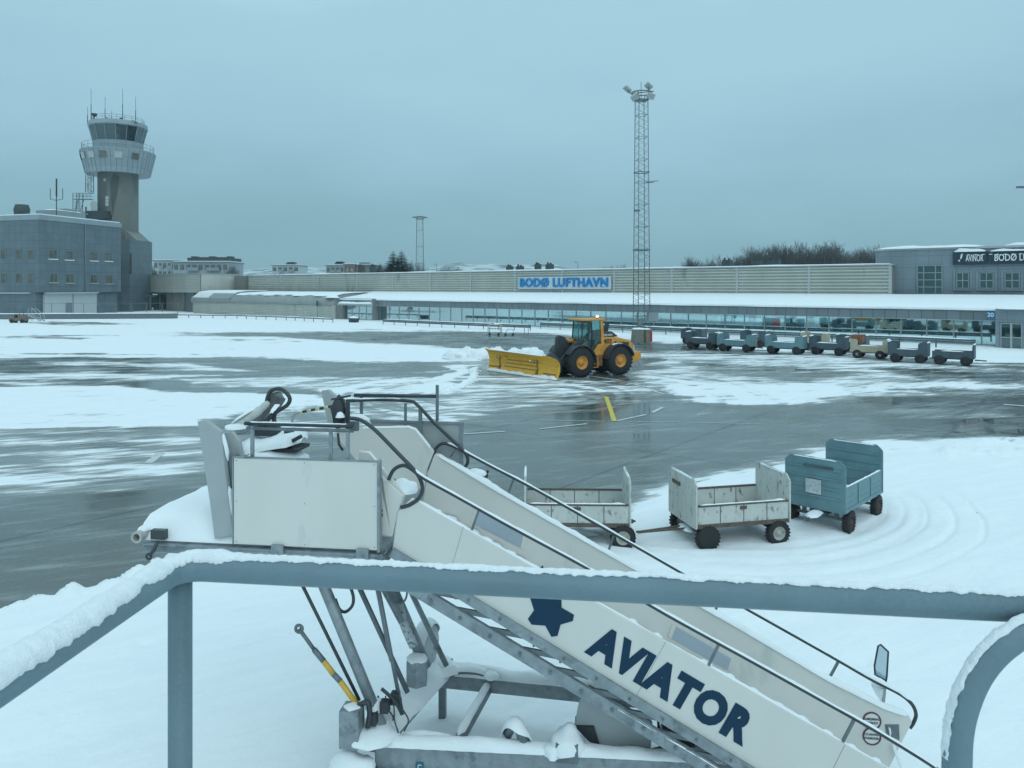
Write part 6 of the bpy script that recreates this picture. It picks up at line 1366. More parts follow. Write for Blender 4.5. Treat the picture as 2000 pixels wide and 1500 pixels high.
    prism_panel([(776, 1000), (804, 973), (1000, 1084), (1200, 1196), (1400, 1310), (1560, 1402), (1790, 1533), (1760, 1640), (1600, 1585), (1459, 1500), (1200, 1342), (1000, 1221), (835, 1120), (766, 1072)], .0, "near_side_panel")
    wf = WS
    fl = [(650, 846), (700, 835), (800, 834), (812, 838), (848, 882), (832, 922), (828, 960), (700, 905)]
    prism_panel(fl, wf - th, "landing_panel")
    prism_panel([(836, 921), (848, 888), (856, 886), (960, 952), (1210, 1094), (1440, 1224), (1619, 1329), (1726, 1382), (1776, 1398), (1782, 1412), (1733, 1508), (1500, 1480), (1200, 1300), (950, 1130), (820, 1010)], wf - th, "far_side_panel")
    # far platform side panel, its inner face towards us
    prism_panel([(724, 821), (902, 826), (902, 921), (724, 916)], wf + .10, "platform_panel", PANEL2, .006, .03)
    m = MB(); m.bar(A(724, 821, wf + .1), A(905, 826, wf + .1), .05, .03); m.bar(A(902, 824, wf + .1), A(901, 922, wf + .1), .05, .04, (0, 1, 0)); m.build("panel_frame", GALV, t)
    m = MB(); m.snow(S([(668, 818), (690, 817), (722, 819)], wf), .1, .05, 3, .04, 6, 6); m.snow(S([(760, 819.5), (898, 823.5)], wf + .11), .05, .015, 3, .05, 5, 6); m.build("panel_snow", SNOW, t)
    m = MB(); a_ = A(918, 926, wf + .35); m.box(a_.x - .02, a_.x + .22, wf + .2, wf + .5, a_.z - .06, a_.z + .0); m.bar(a_ + V(.2, 0, -.1), a_ + V(.24, 0, .06), .03, .03); m.bar(a_ + V(.1, 0, -.1), a_ + V(.12, 0, -.02), .03, .03); m.build("side_step", DARK, t); m = MB(); m.blob(a_ + V(.08, 0, 0), .14, .16, .07, 2); m.build("step_snow", SNOW, t)
    # steps and treads between the panels
    tp = A(804, 985); slope = (A(1459, 1500).z - A(1000, 1220).z) / (A(1459, 1500).x - A(1000, 1220).x)
    top = A(812, 1010); n = 26; run = .285; 
    st = None
    def step_mesh(): m = MB(); m.box(0, run + .03, .05, WS - .06, -.035, 0); m.box(-.02, 0, .05, WS - .06, -.15, 0); return m
    def snow_mesh(): m = MB(); m.snow([(run * .5, .06, .0), (run * .5, WS * .5, 0), (run * .5, WS - .07, .0)], run * 1.25, .085, 4, .08, 8, 3, .3, taper=False); return m
    x0 = A(790, 985).x; z0 = A(1000, 1160).z - slope * A(1000, 1160).x
    for i in range(n):
        x = x0 + i * run; z = z0 + slope * x - .30
        if z < .35: break
        if st is None: st = step_mesh().build("step", GALV, t); sn = snow_mesh().build("step_snow", SNOW, st); o = st
        else: o = st.copy(); COL.objects.link(o); o.parent = t; s2 = sn.copy(); COL.objects.link(s2); s2.parent = o
        o.location = (x, 0, z)
    # snow on the near panel edge with the mounds of each step showing behind it
    def edge_snow(pts, w, ww, hh, seed, name="edge_snow", amp=.4): m = MB(); m.snow([A(u, v, w) for u, v in pts], ww, hh, seed, .035, 7, 5, amp); return m
    m = edge_snow([(806, 974), (1000, 1084), (1200, 1197), (1400, 1310), (1560, 1402), (1780, 1530)], .03, .05, .028, 4)
    for i in range(20):
        u = 852 + i * 47.5; f = (u - 806); v = np.interp(u, [806, 1000, 1200, 1400, 1560, 1780], [974, 1084, 1197, 1310, 1402, 1530]); 
        if i % 3 != 1 or u > 1350: m.blob(A(u, v + 5, .09), .08, .05, .06, i, .2)
    m.build("edge_snow", SNOW, t)
    m = edge_snow([(702, 836), (798, 834), (812, 839), (846, 881)], wf - .02, .06, .02, 5); m.build("edge_snow", SNOW, t)
    m = edge_snow([(852, 886), (960, 951), (1210, 1093), (1440, 1223), (1619, 1328), (1726, 1381), (1774, 1397)], wf - .02, .09, .05, 6, amp=.55); m.build("edge_snow", SNOW, t)
    m = edge_snow([(705, 881), (722, 884), (756, 925), (790, 967)], .08, .04, .015, 8)
    m.blob(A(790, 958, .25), .16, .2, .12, 3); m.build("edge_snow", SNOW, t)
    # inset step lights in the far panel
    LENS = nmat("milky_lens", (.36, .42, .48), rough=.35, var=.04)
    for pts in ([(934, 997), (1022, 1046), (1017, 1070), (927, 1024)], [(1320, 1224), (1428, 1287), (1421, 1309), (1312, 1247)]):
        P = [A(u, v, wf - th - .012) for u, v in pts]; m = MB(); m.prism(P, (0, .011, 0)); o = m.build("step_light", LENS, t, bevel=.004)
        d0 = (P[1] - P[0]).normalized()
        for a_, b_, s_ in ((P[0], P[3], -1), (P[1], P[2], 1)): f = MB(); f.prism([a_, b_, b_ + d0 * .05 * s_, a_ + d0 * .05 * s_], (0, .011, 0)); f.build("end_cap", PANEL, o)
    # panel seams
    for (ua, va, ub, vb) in ((1300, 1254, 1239, 1366), (905, 1029, 872, 1142), (1650, 1455, 1590, 1575)): m = MB(); m.bar(A(ua, va, -.0005), A(ub, vb, -.0005), .003, .003, (0, 1, 0)); m.build("panel_seam", GALVD, t)
    # ---- hand rails
    def rail(pts, w, r=.021, k=5, name="hand_rail"): P = smooth_path(S(pts, w), k); return bar(P, r, name, DARK, 12), P
    rail([(683, 817), (700, 819), (716, 827), (738, 845), (780, 888), (808, 917), (820, 935), (825, 955), (818, 973), (800, 986), (783, 991)], -.0, .022)
    o, P1 = rail([(759, 937), (768, 919), (782, 910), (797, 912), (830, 935), (900, 974), (1000, 1030), (1150, 1111), (1300, 1199), (1460, 1287), (1600, 1365), (1700, 1421), (1800, 1482), (1835, 1506)], .0, .021)
    rail([(676, 783), (740, 781), (797, 783), (814, 790), (850, 828), (890, 866), (908, 884), (914, 900), (908, 913), (897, 920)], wf, .022)
    o, P2 = rail([(846, 893), (850, 878), (862, 867), (876, 868), (900, 879), (960, 911), (1050, 958), (1200, 1043), (1350, 1129), (1460, 1190), (1620, 1280), (1700, 1326), (1755, 1354), (1780, 1374), (1789, 1394), (1785, 1410), (1777, 1422)], wf, .021)
    bar(S([(692, 772), (853, 774)], wf + .1), .024)
    for u, v0, v1 in ((706, 773, 816), (854, 752, 822)): MB().bar(A(u, v0, wf + .1), A(u, v1, wf + .1), .035, .035, (0, 1, 0)).build("guard_post", GALVD, t)
    for u, v0, v1 in ((792, 788, 833), (821, 797, 858)): MB().bar(A(u, v0, wf), A(u, v1, wf), .045 if u > 800 else .03, .03, (0, 1, 0)).build("guard_post", GALVD, t)
    m = MB()
    for ua, va, ub, vb, w in ((893, 873, 880, 892, wf), (1003, 936, 992, 966, wf), (1199, 1046, 1186, 1082, wf), (1408, 1166, 1393, 1202, wf), (1638, 1291, 1621, 1322, wf), (935, 997, 922, 1034, 0.0), (1404, 1258, 1383, 1301, 0.0), (1669, 1404, 1646, 1448, 0.0), (1168, 1125, 1150, 1166, 0.0)): m.bar(A(ua, va, w), A(ub, vb, w + .02), .026, .026, (0, 1, 0))
    m.build("rail_post", GALVD, t)
    m = MB(); m.snow([p + V(0, 0, .017) for p in P1[14:]], .034, .016, 3, .04, 6, 6, .7); m.snow([p + V(0, 0, .017) for p in P2[14:-14]], .032, .014, 4, .04, 6, 6, .7); m.snow([A(u, v, wf) + V(0, 0, .015) for u, v in ((1680, 1314), (1755, 1353), (1780, 1372))], .05, .05, 6, .03, 7, 6, .5); m.snow(S([(690, 779), (795, 780)], wf), .03, .012, 5, .05, 5, 6); m.build("rail_snow", SNOW, t)
    # mirror at the foot
    m = MB(); mp_ = [(1715, 1262), (1720, 1259), (1735, 1273), (1734, 1290), (1732, 1322), (1727, 1352), (1710, 1330), (1708, 1300)]; m.tube(S(mp_, wf + .12), .011, 8, closed=True); m.build("mirror_frame", CHAR, t); m = MB(); m.prism(S(mp_, wf + .12), (0, .012, 0)); m.build("mirror_glass", nmat("mirror_glass", (.5, .6, .64), rough=.08, metal=.9, var=.02), t); m = MB(); m.bar(A(1728, 1340, wf + .12), A(1724, 1384, wf + .1), .03, .03, (0, 1, 0)); m.build("mirror_stalk", PANEL2, t); m = MB(); m.blob(A(1716, 1338, wf + .1), .09, .06, .06, 4, .3); m.prism(S([(1703, 1340), (1726, 1346), (1722, 1372), (1712, 1358)], wf + .1), (0, .03, 0)); m.build("mirror_snow", SNOW, t)
    # notices on the inner panel
    RING_ = nmat("dark_red_ring", (.10, .03, .05), rough=.5); WH = nmat("sticker_white", (.66, .68, .66), rough=.5, var=.02)
    ys = wf - th - .004
    for (u, v), lines in (((1703, 1408), ("SAMKJØRING", "FORBUDT")), ((1703, 1438), ("CO-DRIVING", "FORBIDDEN"))):
        c0 = A(u, v, ys); r_ = .105; m = MB(); m.prism([c0 + V(r_ * math.cos(6.283 * i / 28), 0, r_ * math.sin(6.283 * i / 28)) for i in range(28)], (0, .003, 0)); o = m.build("notice", WH, t)
        m = MB(); m.tube([c0 + V(r_ * .93 * math.cos(6.283 * i / 32), -.001, r_ * .93 * math.sin(6.283 * i / 32)) for i in range(32)], .009, 6, closed=True); m.build("notice_ring", RING_, o)
        for i, l in enumerate(lines): text_obj(l, "lettering", CHAR, o, basis(c0 + V(0, -.004, .02 - i * .045), (1, 0, 0), (0, 0, 1)), .036, .001, .0006, .85)
    P = S([(1728, 1415), (1756, 1415), (1757, 1446), (1731, 1435)], ys); MB().prism(P, (0, .003, 0)).build("switch_plate", GALVD, t); m = MB(); m.snow(S([(1736, 1420), (1739, 1440)], ys - .02), .04, .02, 3, .02, 6); m.bar(A(1745, 1455, ys - .05), A(1760, 1500, ys - .05), .03, .03); m.build("switch_snow", SNOW, t)
    # ---- lettering on the outer panel
    dl = (A(1443, 1443) - A(1150, 1268)).normalized(); upn = V(-dl.z, 0, dl.x) * -1
    upv = V(0, 0, 1) - dl * dl.z; a0 = A(1146, 1272, -.004); a1 = A(1470, 1447, -.004); cen = A(1310, 1336, -.004)
    o = text_obj("AVIATOR", "lettering", BLUE, t, basis(cen, dl, upv), .52, .0015, .031, 1.0, 1.10)
    xs = [v.co.x for v in o.data.vertices]; ys_ = [v.co.y for v in o.data.vertices]; want = (A(1468, 1425, 0) - A(1150, 1250, 0)).length * .995; sx = want / (max(xs) - min(xs)); mx_ = (max(xs) + min(xs)) / 2; my_ = (max(ys_) + min(ys_)) / 2; sy = .375 / (max(ys_) - min(ys_))
    for v in o.data.vertices: v.co.x = (v.co.x - mx_) * sx; v.co.y = (v.co.y - my_) * sy
    star = [(1041, 1120), (1060, 1104), (1072, 1140), (1086, 1150), (1096, 1144), (1097, 1187), (1121, 1201), (1119, 1213), (1095, 1220), (1089, 1242), (1077, 1244), (1065, 1222), (1038, 1220), (1031, 1209), (1043, 1192), (1035, 1167), (1030, 1140)]
    m = MB(); m.prism(S(star, -.006), (0, .003, 0)); m.build("star_emblem", BLUE, t)
    # a scrap of lettering showing on the landing panel
    b_ = (.005); c0 = A(741, 1003, .012); text_obj("S", "lettering", CHAR, t, basis(c0 + V(.01, 0, 0), (1, 0, .0), (0, 0, 1)), .12, .001, .006); m = MB(); m.prism(S([(739, 982), (739, 968), (746, 979)], .014), (0, .003, 0)); m.build("red_mark", REDM, t)
    # ---- stringers with the step brackets between them
    for w, nm in ((-.02, "stringer"), (WS - .05, "stringer")):
        a_, b_ = A(765, 1078, -.02), A(1460, 1503, -.02); ext = (b_ - a_).normalized()
        off = V(0, w + .02, 0); m = MB(); m.bar(a_ + off - ext * .0, b_ + off + ext * 1.5, .05, .10); m.build(nm, GALV, t)
        a2, b2 = A(825, 1160, -.03), A(1400, 1506, -.03); m = MB(); m.bar(a2 + off - ext * .55, b2 + off + ext * 1.2, .055, .13); m.build(nm, GALV, t)
        if w < 0:
            q = MB()
            for i in range(12): p = a2.lerp(b2, (i + .3) / 9.6) + V(0, -.035, 0); q.tube([p, p + V(0, -.012, 0)], .02, 8); p = a_.lerp(b_, (i + .5) / 11) + V(0, -.03, .0); q.tube([p, p + V(0, -.012, 0)], .014, 8)
            q.build("bolt", GALVD, t); br = MB(); ln = (b2 - a2).length
            for i in range(15):
                p = a2 + ext * (i * .40 - .35) + V(0, .02, .03); br = MB(); br.bar(p + V(-.02, 0, .03), p + V(.36, 0, -.02), .03, .055)
                br.build("step_bracket", GALVD, t)
            s_ = MB(); s_.snow([a2 + ext * 2.3 + V(0, 0, .065), b2 + ext * 1.0 + V(0, 0, .065)], .06, .02, 5, .05, 6, 5, .9); s_.build("stringer_snow", SNOW, t)
    # ---- lifting legs under the platform
    gb = A(745, 1425, .15)
    def leg(ua, va, wa, ub, vb, wb, r, name, mat=GALV): a_, b_ = A(ua, va, wa), A(ub, vb, wb); m = MB(); m.tube([a_ + (a_ - b_).normalized() * .3, b_], r, 12); return m.build(name, mat, t)
    leg(593, 1148, .1, 702, 1368, .1, .019, "tie_rod", DARK); leg(633, 1145, .12, 746, 1420, .15, .062, "lift_leg"); leg(703, 1150, .5, 796, 1352, .5, .03, "tie_rod", GALVD); leg(740, 1155, .25, 786, 1395, .25, .022, "tie_rod", GALVD); leg(738, 1150, .45, 765, 1290, .45, .03, "tie_rod"); leg(768, 1155, .8, 832, 1302, .9, .07, "lift_leg"); leg(750, 1150, .6, 785, 1215, .6, .04, "hydraulic_ram"); leg(800, 1150, 1.3, 872, 1300, 1.3, .035, "lift_leg")
    m = MB(); P = S([(778, 1180), (788, 1215), (796, 1235), (808, 1262)], .72); m.tube(P, .055, 10); m.build("ram_label", nmat("white_label", (.5, .55, .56), stain=(.1, .15, .2), stain_amt=.8, stain_scale=30), t)
    bar(smooth_path(S([(655, 1170), (663, 1190), (675, 1195), (688, 1183), (690, 1165), (682, 1140)], .2), 4), .018, "hose"); bar(smooth_path(S([(770, 1178), (785, 1178), (794, 1165), (795, 1140)], .4), 4), .012, "hose", GALVD); bar(smooth_path(S([(700, 1378), (718, 1372), (722, 1395), (718, 1420)], .0), 4), .03, "hose"); bar(smooth_path(S([(745, 1345), (762, 1360), (775, 1375), (785, 1395)], .2), 4), .02, "hose")
    # tow bar leaning out to the left
    pts = S([(584, 1228), (613, 1268), (632, 1291), (651, 1316), (664, 1330), (700, 1380)], .05); bar(pts[:2], .022, "tow_bar", GALVD); bar(pts[1:3], .032, "tow_bar", GALVD); bar(pts[2:4], .032, "tow_bar", AMBER); bar(pts[3:5], .032, "tow_bar", GALVD); bar(pts[4:], .032, "tow_bar", AMBER); m = MB(); c0 = pts[0]; m.tube([c0 + V(.04 * math.cos(6.283 * i / 14), 0, .04 * math.sin(6.283 * i / 14)) for i in range(14)], .018, 8, closed=True); m.build("tow_eye", GALVD, t)
    # ---- chassis
    zc = .62
    def pl(u, v, z): 
        r = G(u, v, z); q = Vector((r.x, r.y)) - SF.o; return V(q.dot(SF.d), q.dot(SF.n), z)
    def beam(a_, b_, w=.16, h_=.16, name="chassis_beam", snow=.07, mat=GALV, seed=1):
        m = MB(); m.bar(a_, b_, w, h_); o = m.build(name, mat, t, bevel=.01)
        if snow: s_ = MB(); s_.snow([a_ + V(0, 0, h_ / 2), b_ + V(0, 0, h_ / 2)], w * 1.25, snow, seed, .05, 9, 3, .55); s_.build("snow_cap", SNOW, o)
    nb0, nb1 = pl(735, 1474, zc), pl(1250, 1500, zc); fb0, fb1 = pl(850, 1322, zc), pl(1130, 1350, zc)
    beam(nb0, nb1 + (nb1 - nb0) * .6, .14, .3, snow=.10, seed=2); beam(fb0, fb1 + (fb1 - fb0) * 1.2, .16, .2, snow=.11, seed=4); beam(pl(725, 1452, zc), pl(866, 1296, zc), .3, .2, "axle_beam", .17, seed=6); beam(pl(895, 1448, zc - .05), pl(955, 1342, zc - .05), .08, .14, "cross_member", .05, GALVD, 7)
    # arched snow covered hoses and tubes on the chassis
    def arch(pts, w0, r, sn, seed, name="arched_tube"):
        P = smooth_path([pl(u, v, z) for u, v, z in pts], 5); m = MB(); m.tube(P, r, 10); o = m.build(name, GALVD, t); s_ = MB(); s_.snow([p + V(0, 0, r * .5) for p in P], r * 2.6, sn, seed, .04, 8, 4, .4); s_.build("snow_cap", SNOW, o)
    arch([(780, 1458, .62), (800, 1440, .74), (850, 1442, .74), (890, 1452, .66)], 0, .035, .06, 3); arch([(860, 1330, .66), (890, 1312, .78), (930, 1312, .78), (960, 1322, .72)], 0, .04, .06, 4)
    m = MB(); m.tube([pl(960, 1330, .6), pl(960, 1318, .85)], .055, 10); m.tube([pl(885, 1452, .6), pl(885, 1446, .72)], .05, 10); m.build("stub_post", GALVD, t); m = MB(); m.blob(pl(960, 1322, .84), .09, .09, .07, 2); m.build("snow_cap", SNOW, t); m = MB(); m.blob(pl(885, 1450, .71), .08, .08, .05, 3); m.build("snow_cap", SNOW, t)
    # fender-like loops on the near beam
    P = smooth_path([pl(985, 1478, .62), pl(990, 1440, .8), pl(1003, 1418, 1.0), pl(1018, 1432, .95), pl(1030, 1462, .72), pl(1048, 1480, .66)], 5); m = MB(); m.tube(P, .05, 10); o = m.build("step_loop", GALVD, t); s_ = MB(); s_.snow([p + V(0, 0, .02) for p in P], .17, .08, 3, .04, 9, 4, .3); s_.build("snow_cap", SNOW, o)
    m = MB(); m.box(*sum([[p - w, p + w] for p, w in zip(pl(1108, 1462, .8), (.12, .1, .1))], [])); o = m.build("battery_box", GALVD, t); s_ = MB(); s_.blob(pl(1108, 1462, .78), .2, .16, .24, 5, .3); s_.blob(pl(1080, 1474, .75), .1, .1, .12, 6, .3); s_.build("snow_cap", SNOW, o)
    # wheels and outriggers
    for u, v, z in ((690, 1478, .68),):
        c0 = pl(u, v, z); m = MB(); m.lathe([(.15, -.1), (.3, -.1), (.34, -.05), (.34, .05), (.3, .1), (.15, .1)], 24, Matrix.Translation(c0 + V(0, 0, -.36)) @ Matrix.Rotation(R(90), 4, 'X')); o = m.build("wheel", RUBBER, t); s_ = MB(); s_.blob(c0 + V(0, 0, -.14), .27, .2, .17, 3, .3, 1.4); s_.build("snow_cap", SNOW, o)
    c0 = pl(832, 1216, 1.0) ; m = MB()
    cw = A(832, 1262, 1.55); m.lathe([(.0, -.07), (.24, -.08), (.3, -.04), (.3, .04), (.24, .08), (.0, .07)], 24, Matrix.Translation(cw) @ Matrix.Rotation(R(80), 4, 'Z') @ Matrix.Rotation(R(90), 4, 'X')); o = m.build("wheel", nmat("snowy_tyre", (.45, .48, .49), rough=.9, stain=(.05, .06, .06), stain_amt=.5, stain_scale=5), t); s_ = MB(); s_.snow(arc_pts(cw, .29, R(5), R(175), 14, (math.cos(R(80)), math.sin(R(80)), 0)), .19, .06, 4, .05, 7); s_.blob(A(872, 1310, 1.6), .16, .16, .12, 6); s_.build("snow_cap", SNOW, o)
    cb = A(815, 1308, .75); m = MB(); m.prism([cb + V(x, y, -.16) for x, y in ((-.11, -.1), (.02, -.14), (.13, -.06), (.1, .1), (-.08, .1))], (0, 0, .30)); o = m.build("motor_box", GALV, t, bevel=.01); s_ = MB(); s_.blob(cb + V(0, 0, .13), .13, .13, .05, 3, .2); s_.build("snow_cap", SNOW, o)
    m = MB(); m.snow([pl(712, 1450, zc + .12), pl(790, 1375, zc + .13), pl(868, 1294, zc + .12)], .46, .13, 21, .05, 11, 2.6, .5); m.build("axle_snow", SNOW, t)
    # hoses, cables and pipes caked with snow round the foot of the legs
    rh = random.Random(12)
    for i in range(4):
        u0, v0 = 738 + i * 15, 1345 + rh.uniform(0, 30); w0 = rh.uniform(.05, .5); P = smooth_path(S([(u0, v0), (u0 + rh.uniform(-6, 12), v0 + 22), (u0 + rh.uniform(0, 18), v0 + 44), (u0 + rh.uniform(-6, 12), v0 + 66)], w0), 4); bar(P, rh.choice((.008, .011, .014)), "hose")
    for (u0, v0, w0, rx) in ((742, 1436, .1, .16), (716, 1442, .05, .16)):
        m = MB(); m.blob(A(u0, v0, w0), rx, rx * .9, rx * .55, u0, .35, 2.2); m.build("caked_snow", SNOW, t)
    for (u0, v0, w0) in ((752, 1378, .12), (772, 1362, .25), (728, 1402, .05)): c_ = A(u0, v0, w0); m = MB(); m.box(c_.x - .05, c_.x + .05, c_.y - .05, c_.y + .05, c_.z - .07, c_.z + .06); m.build("valve_block", CHAR, t, bevel=.01)
    # grey control cabinet at the front corner
    c0 = A(686, 1452, -.05); z1 = A(686, 1382, -.05).z; m = MB(); m.box(c0.x - .11, c0.x + .11, -.14, .08, c0.z - .02, z1); o = m.build("cabinet", GALV, t, bevel=.008); s_ = MB(); s_.snow([(c0.x - .09, -.03, z1), (c0.x + .1, -.03, z1)], .2, .04, 2, .04, 7, 6); s_.build("snow_cap", SNOW, o)
    m = MB(); m.box(c0.x + .13, c0.x + .25, .1, .3, c0.z - .15, z1 - .1); m.build("hydraulic_block", GALVD, t); s_ = MB(); s_.blob((c0.x + .2, .18, z1 - .12), .12, .12, .1, 6); s_.build("snow_cap", SNOW, o); s_ = MB(); s_.blob((c0.x + .15, .1, c0.z + .02), .35, .25, .12, 9, .3); s_.build("snow_cap", SNOW, t)
    # support legs down to the ground so that the chassis stands
    for p in (nb0, fb0, nb0.lerp(nb1, .9), fb1): MB().bar(V(p.x + .1, p.y, 0.02), V(p.x + .1, p.y, p.z - .08), .09, .09, (0, 1, 0)).build("support_leg", GALVD, t)
    # wheel housing below the flight
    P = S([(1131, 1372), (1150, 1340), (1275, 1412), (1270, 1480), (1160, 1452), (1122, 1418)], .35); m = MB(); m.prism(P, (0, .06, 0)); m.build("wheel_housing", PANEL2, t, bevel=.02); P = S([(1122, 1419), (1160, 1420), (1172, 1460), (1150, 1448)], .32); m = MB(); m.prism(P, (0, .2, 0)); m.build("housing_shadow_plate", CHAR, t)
    m = MB(); m.tube(S([(1262, 1475), (1330, 1462)], .6), .06, 10); m.bar(A(1240, 1482, .5), A(1350, 1500, .5), .1, .2); m.bar(A(1285, 1400, .7), A(1292, 1500, .7), .03, .03); m.bar(A(1310, 1430, .8), A(1420, 1500, .8), .12, .12); m.tube(S([(1290, 1440), (1350, 1452)], 1.0), .16, 14); m.build("axle_gear", CHAR, t)
    # blue stickers on the near beam
    SB = nmat("blue_sticker", (.02, .13, .2), rough=.5)
    for u, ch in ((825, "C"), (1068, "L")):
        c0 = pl(u, 1486, zc - .02) ; c0 = nb0.lerp(nb1, (u - 735) / 515.0) + V(0, -.076, -.06); m = MB(); m.box(c0.x - .045, c0.x + .045, c0.y - .003, c0.y, c0.z - .05, c0.z + .05); o = m.build("sticker", SB, t); text_obj(ch, "lettering", WH, o, basis(c0 + V(0, -.006, 0), (1, 0, 0), (0, 0, 1)), .07, .001, .001)
    return t
stairs()
# ------------------------------------------------------------------ snowy handrail in the foreground
def railing():
    RF = Frame((0.0, 1.70), (.993, -.119)); A = RF.at; zc = A(350, 1112).z
    t = thing("platform_railing", "thick blue-grey tube railing in the foreground with corner post and fresh snow on top", "railing", RF.loc(), RF.rz)
    c = A(352, 1112); c.z = zc0 = A(1200, 1148).z; r = .0305
    xe = A(2000, 1187).x + 1.2
    m = MB(); path = [(xe, 0, zc0), (c.x + .06, 0, zc0)] + [(c.x + .06 - .06 * math.sin(a), -.06 + .06 * math.cos(a), zc0) for a in (R(22), R(45), R(68), R(90))] + [(c.x, -1.9, zc0)]
    m.tube(path, r, 28); o = m.build("top_rail", RAILP, t)
    m = MB(); m.tube([(c.x, -.0, .0), (c.x, 0, zc0 - .0)], .0275, 24); m.build("post", RAILP, t)
    m = MB(); m.tube([(xe, 0, 0), (xe, 0, zc0)], .0275, 24); m.build("post", RAILP, t)
    m = MB(); m.tube([(xe, 0, 4.57), (c.x, 0, 4.57)], .022, 16); m.tube([(c.x, 0, 4.57), (c.x, -1.9, 4.57)], .022, 16); m.build("lower_rail", RAILP, t)
    m = MB(); m.tube([(c.x, -1.9, 0), (c.x, -1.9, zc0)], .0275, 24); m.build("post", RAILP, t)
    # snow: fine, uneven crust; heavier on the left rail
    def crust(P, w0, h0, seed, step, nc=22, heavy=None):
        vs_ = []; fs_ = []; pts = [Vector(P[0])]
        for a_, b_ in zip(P[:-1], P[1:]):
            a_ = Vector(a_); b_ = Vector(b_); k = max(1, int((b_ - a_).length / step)); pts += [a_.lerp(b_, (i + 1) / k) for i in range(k)]
        K = len(pts)
        for i, p in enumerate(pts):
            tg = (pts[min(i + 1, K - 1)] - pts[max(i - 1, 0)]).normalized(); sd = V(tg.y, -tg.x, 0).normalized(); hv = heavy(p) if heavy else 1
            bg = 1 + .38 * mnoise.noise(p * 9 + V(seed, 0, 0)) + .16 * mnoise.noise(p * 26 + V(0, seed, 0))
            for j in range(nc + 1):
                f = j / nc; st = float(np.interp(hv, [.5, .8, 1.1, 1.7], [69, 58, 32, 24])); a = R(st) + R(180 - 2 * st) * f
                edge = min(f, 1 - f) / .5; lo = r + .001 + h0 * hv * bg * .68 * math.sin(math.pi * f) ** .6
                fine = mnoise.noise(p * 70 + V(a * 2, seed, 0)) * .0022 + mnoise.noise(p * 190 + V(a * 6, 0, seed)) * .0014
                aa = a + (mnoise.noise(p * 45 + V(0, 3 if f < .5 else 9, seed)) * .22 + mnoise.noise(p * 130 + V(0, 3 if f < .5 else 9, seed)) * .12) * (1 - edge) ** 2
                rad = lo + fine * min(1, edge * 4 + .35)
                vs_.append(p + sd * math.cos(aa) * rad * (w0 if abs(math.cos(aa)) > .2 else 1) + V(0, 0, 1) * math.sin(aa) * rad)
        for i in range(K - 1):
            for j in range(nc): fs_.append((i * (nc + 1) + j, (i + 1) * (nc + 1) + j, (i + 1) * (nc + 1) + j + 1, i * (nc + 1) + j + 1))
        mb = MB(); mb._add(vs_, fs_, True); return mb
    def heavy(p):
        if p.x > c.x + .12: return float(np.interp(p.x, [c.x + .12, c.x + .3, 1.2], [.75, .46, .5]))
        if p.y > -.04: return .95
        return float(np.interp(-p.y, [.04, .12, .17, .22, .5], [.95, 1.1, .9, 1.25, 1.45]))
    pts = [Vector(q) for q in path]; pts[0].x = A(2000, 1187).x + .25; pts[-1].y = -1.2
    crust(pts, 1.0, .019, 5, .0045, 24, heavy).build("rail_snow", FUZZ, o)
    m = MB(); m.blob((c.x + .02, -.02, 4.585), .045, .05, .045, 3, .3); m.build("post_snow", FUZZ, t)
railing()
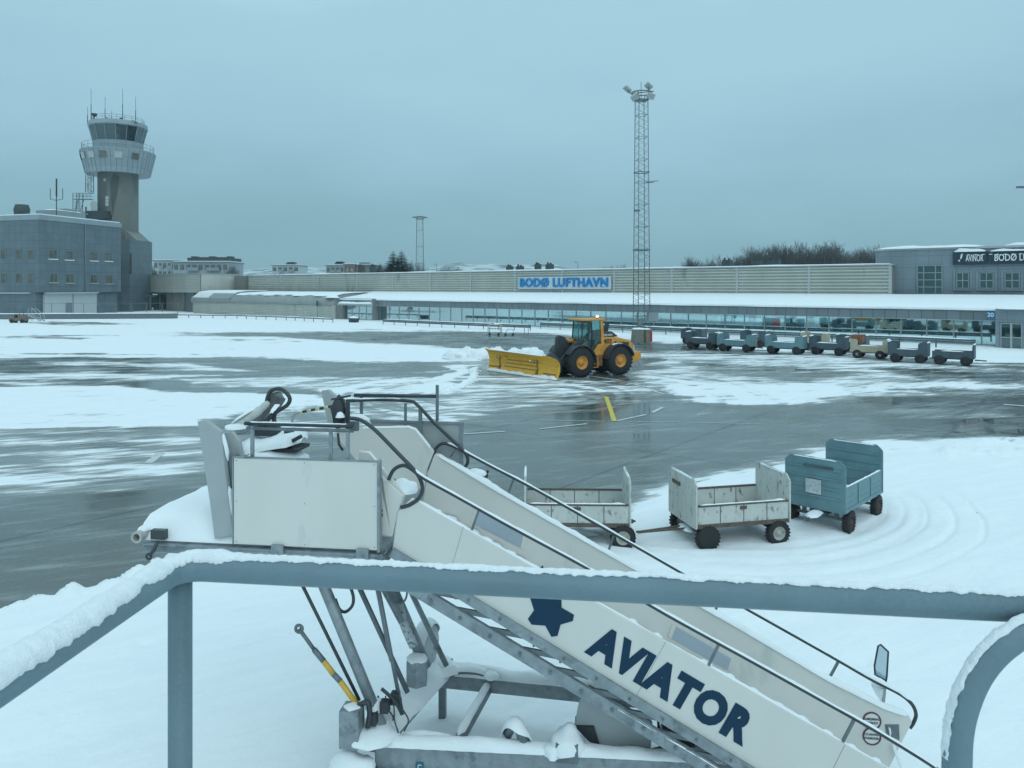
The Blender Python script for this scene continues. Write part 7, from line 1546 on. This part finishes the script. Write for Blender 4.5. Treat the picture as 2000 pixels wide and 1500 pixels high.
def hoop():
    Y = 1.52
    pts = [(1868, 1700), (1868, 1560), (1869, 1490), (1872, 1430), (1884, 1376), (1908, 1320), (1944, 1274), (1990, 1240), (2040, 1222), (2110, 1216), (2200, 1216), (2260, 1218)]
    P = smooth_path([PX(u, v, Y) for u, v in pts], 6); base = V(P[0].x, Y, 0); P = [V(P[0].x, Y, 0)] + P
    t = thing("curved_handrail", "bent blue-grey handrail tube with snow on its shoulder at the right edge", "handrail", tuple(base), 0); L_ = [p - base for p in P]
    m = MB(); m.tube(L_, .0275, 26); m.tube([L_[-1], V(L_[-1].x, 0, L_[-1].z - .02), V(L_[-1].x + .05, 0, 0)], .0275, 16); o = m.build("tube", RAILP, t)
    vs_ = []; fs_ = []; pts = L_[14:]; Q = [pts[0]]
    for a_, b_ in zip(pts[:-1], pts[1:]):
        k = max(1, int((b_ - a_).length / .004)); Q += [a_.lerp(b_, (i + 1) / k) for i in range(k)]
    nc = 20; K = len(Q)
    for i, p in enumerate(Q):
        tg = (Q[min(i + 1, K - 1)] - Q[max(i - 1, 0)]).normalized(); up = V(-tg.z, 0, tg.x); sd = V(0, 1, 0)
        if up.z < 0 and up.x > 0: up = -up
        grow = min(1, i / 50); bg = 1 + .45 * mnoise.noise(p * 14) + .2 * mnoise.noise(p * 40)
        for j in range(nc + 1):
            f = j / nc; a = R(64) + R(54) * f; rad = .0282 + .0045 * grow * bg * math.sin(math.pi * f) ** .6 + mnoise.noise(p * 80 + V(a * 2, 0, 0)) * .003 + mnoise.noise(p * 190 + V(a * 5, 1, 0)) * .0018
            a += mnoise.noise(p * 60 + V(0, 3 if f < .5 else 9, 2)) * .16 * (1 - min(f, 1 - f) * 2)
            vs_.append(p + sd * math.cos(a) * rad + up * math.sin(a) * rad)
    for i in range(K - 1):
        for j in range(nc): fs_.append((i * (nc + 1) + j, (i + 1) * (nc + 1) + j, (i + 1) * (nc + 1) + j + 1, i * (nc + 1) + j + 1))
    m = MB(); m._add(vs_, fs_, True); m.build("tube_snow", FUZZ, o)
hoop()
# ------------------------------------------------------------------ moist winter air
def haze():
    m = bpy.data.materials.new("haze_air"); m.use_nodes = True; nt = m.node_tree; nt.nodes.remove(nt.nodes["Principled BSDF"])
    v = nt.nodes.new("ShaderNodeVolumePrincipled"); v.inputs["Density"].default_value = .00032; v.inputs["Color"].default_value = (.80, .97, 1, 1)
    nt.links.new(v.outputs[0], nt.nodes["Material Output"].inputs["Volume"])
    o = MB().box(-3500, 3500, -350, 2700, -1.4, 72).build("haze", m); tag(o, kind="stuff")
haze()
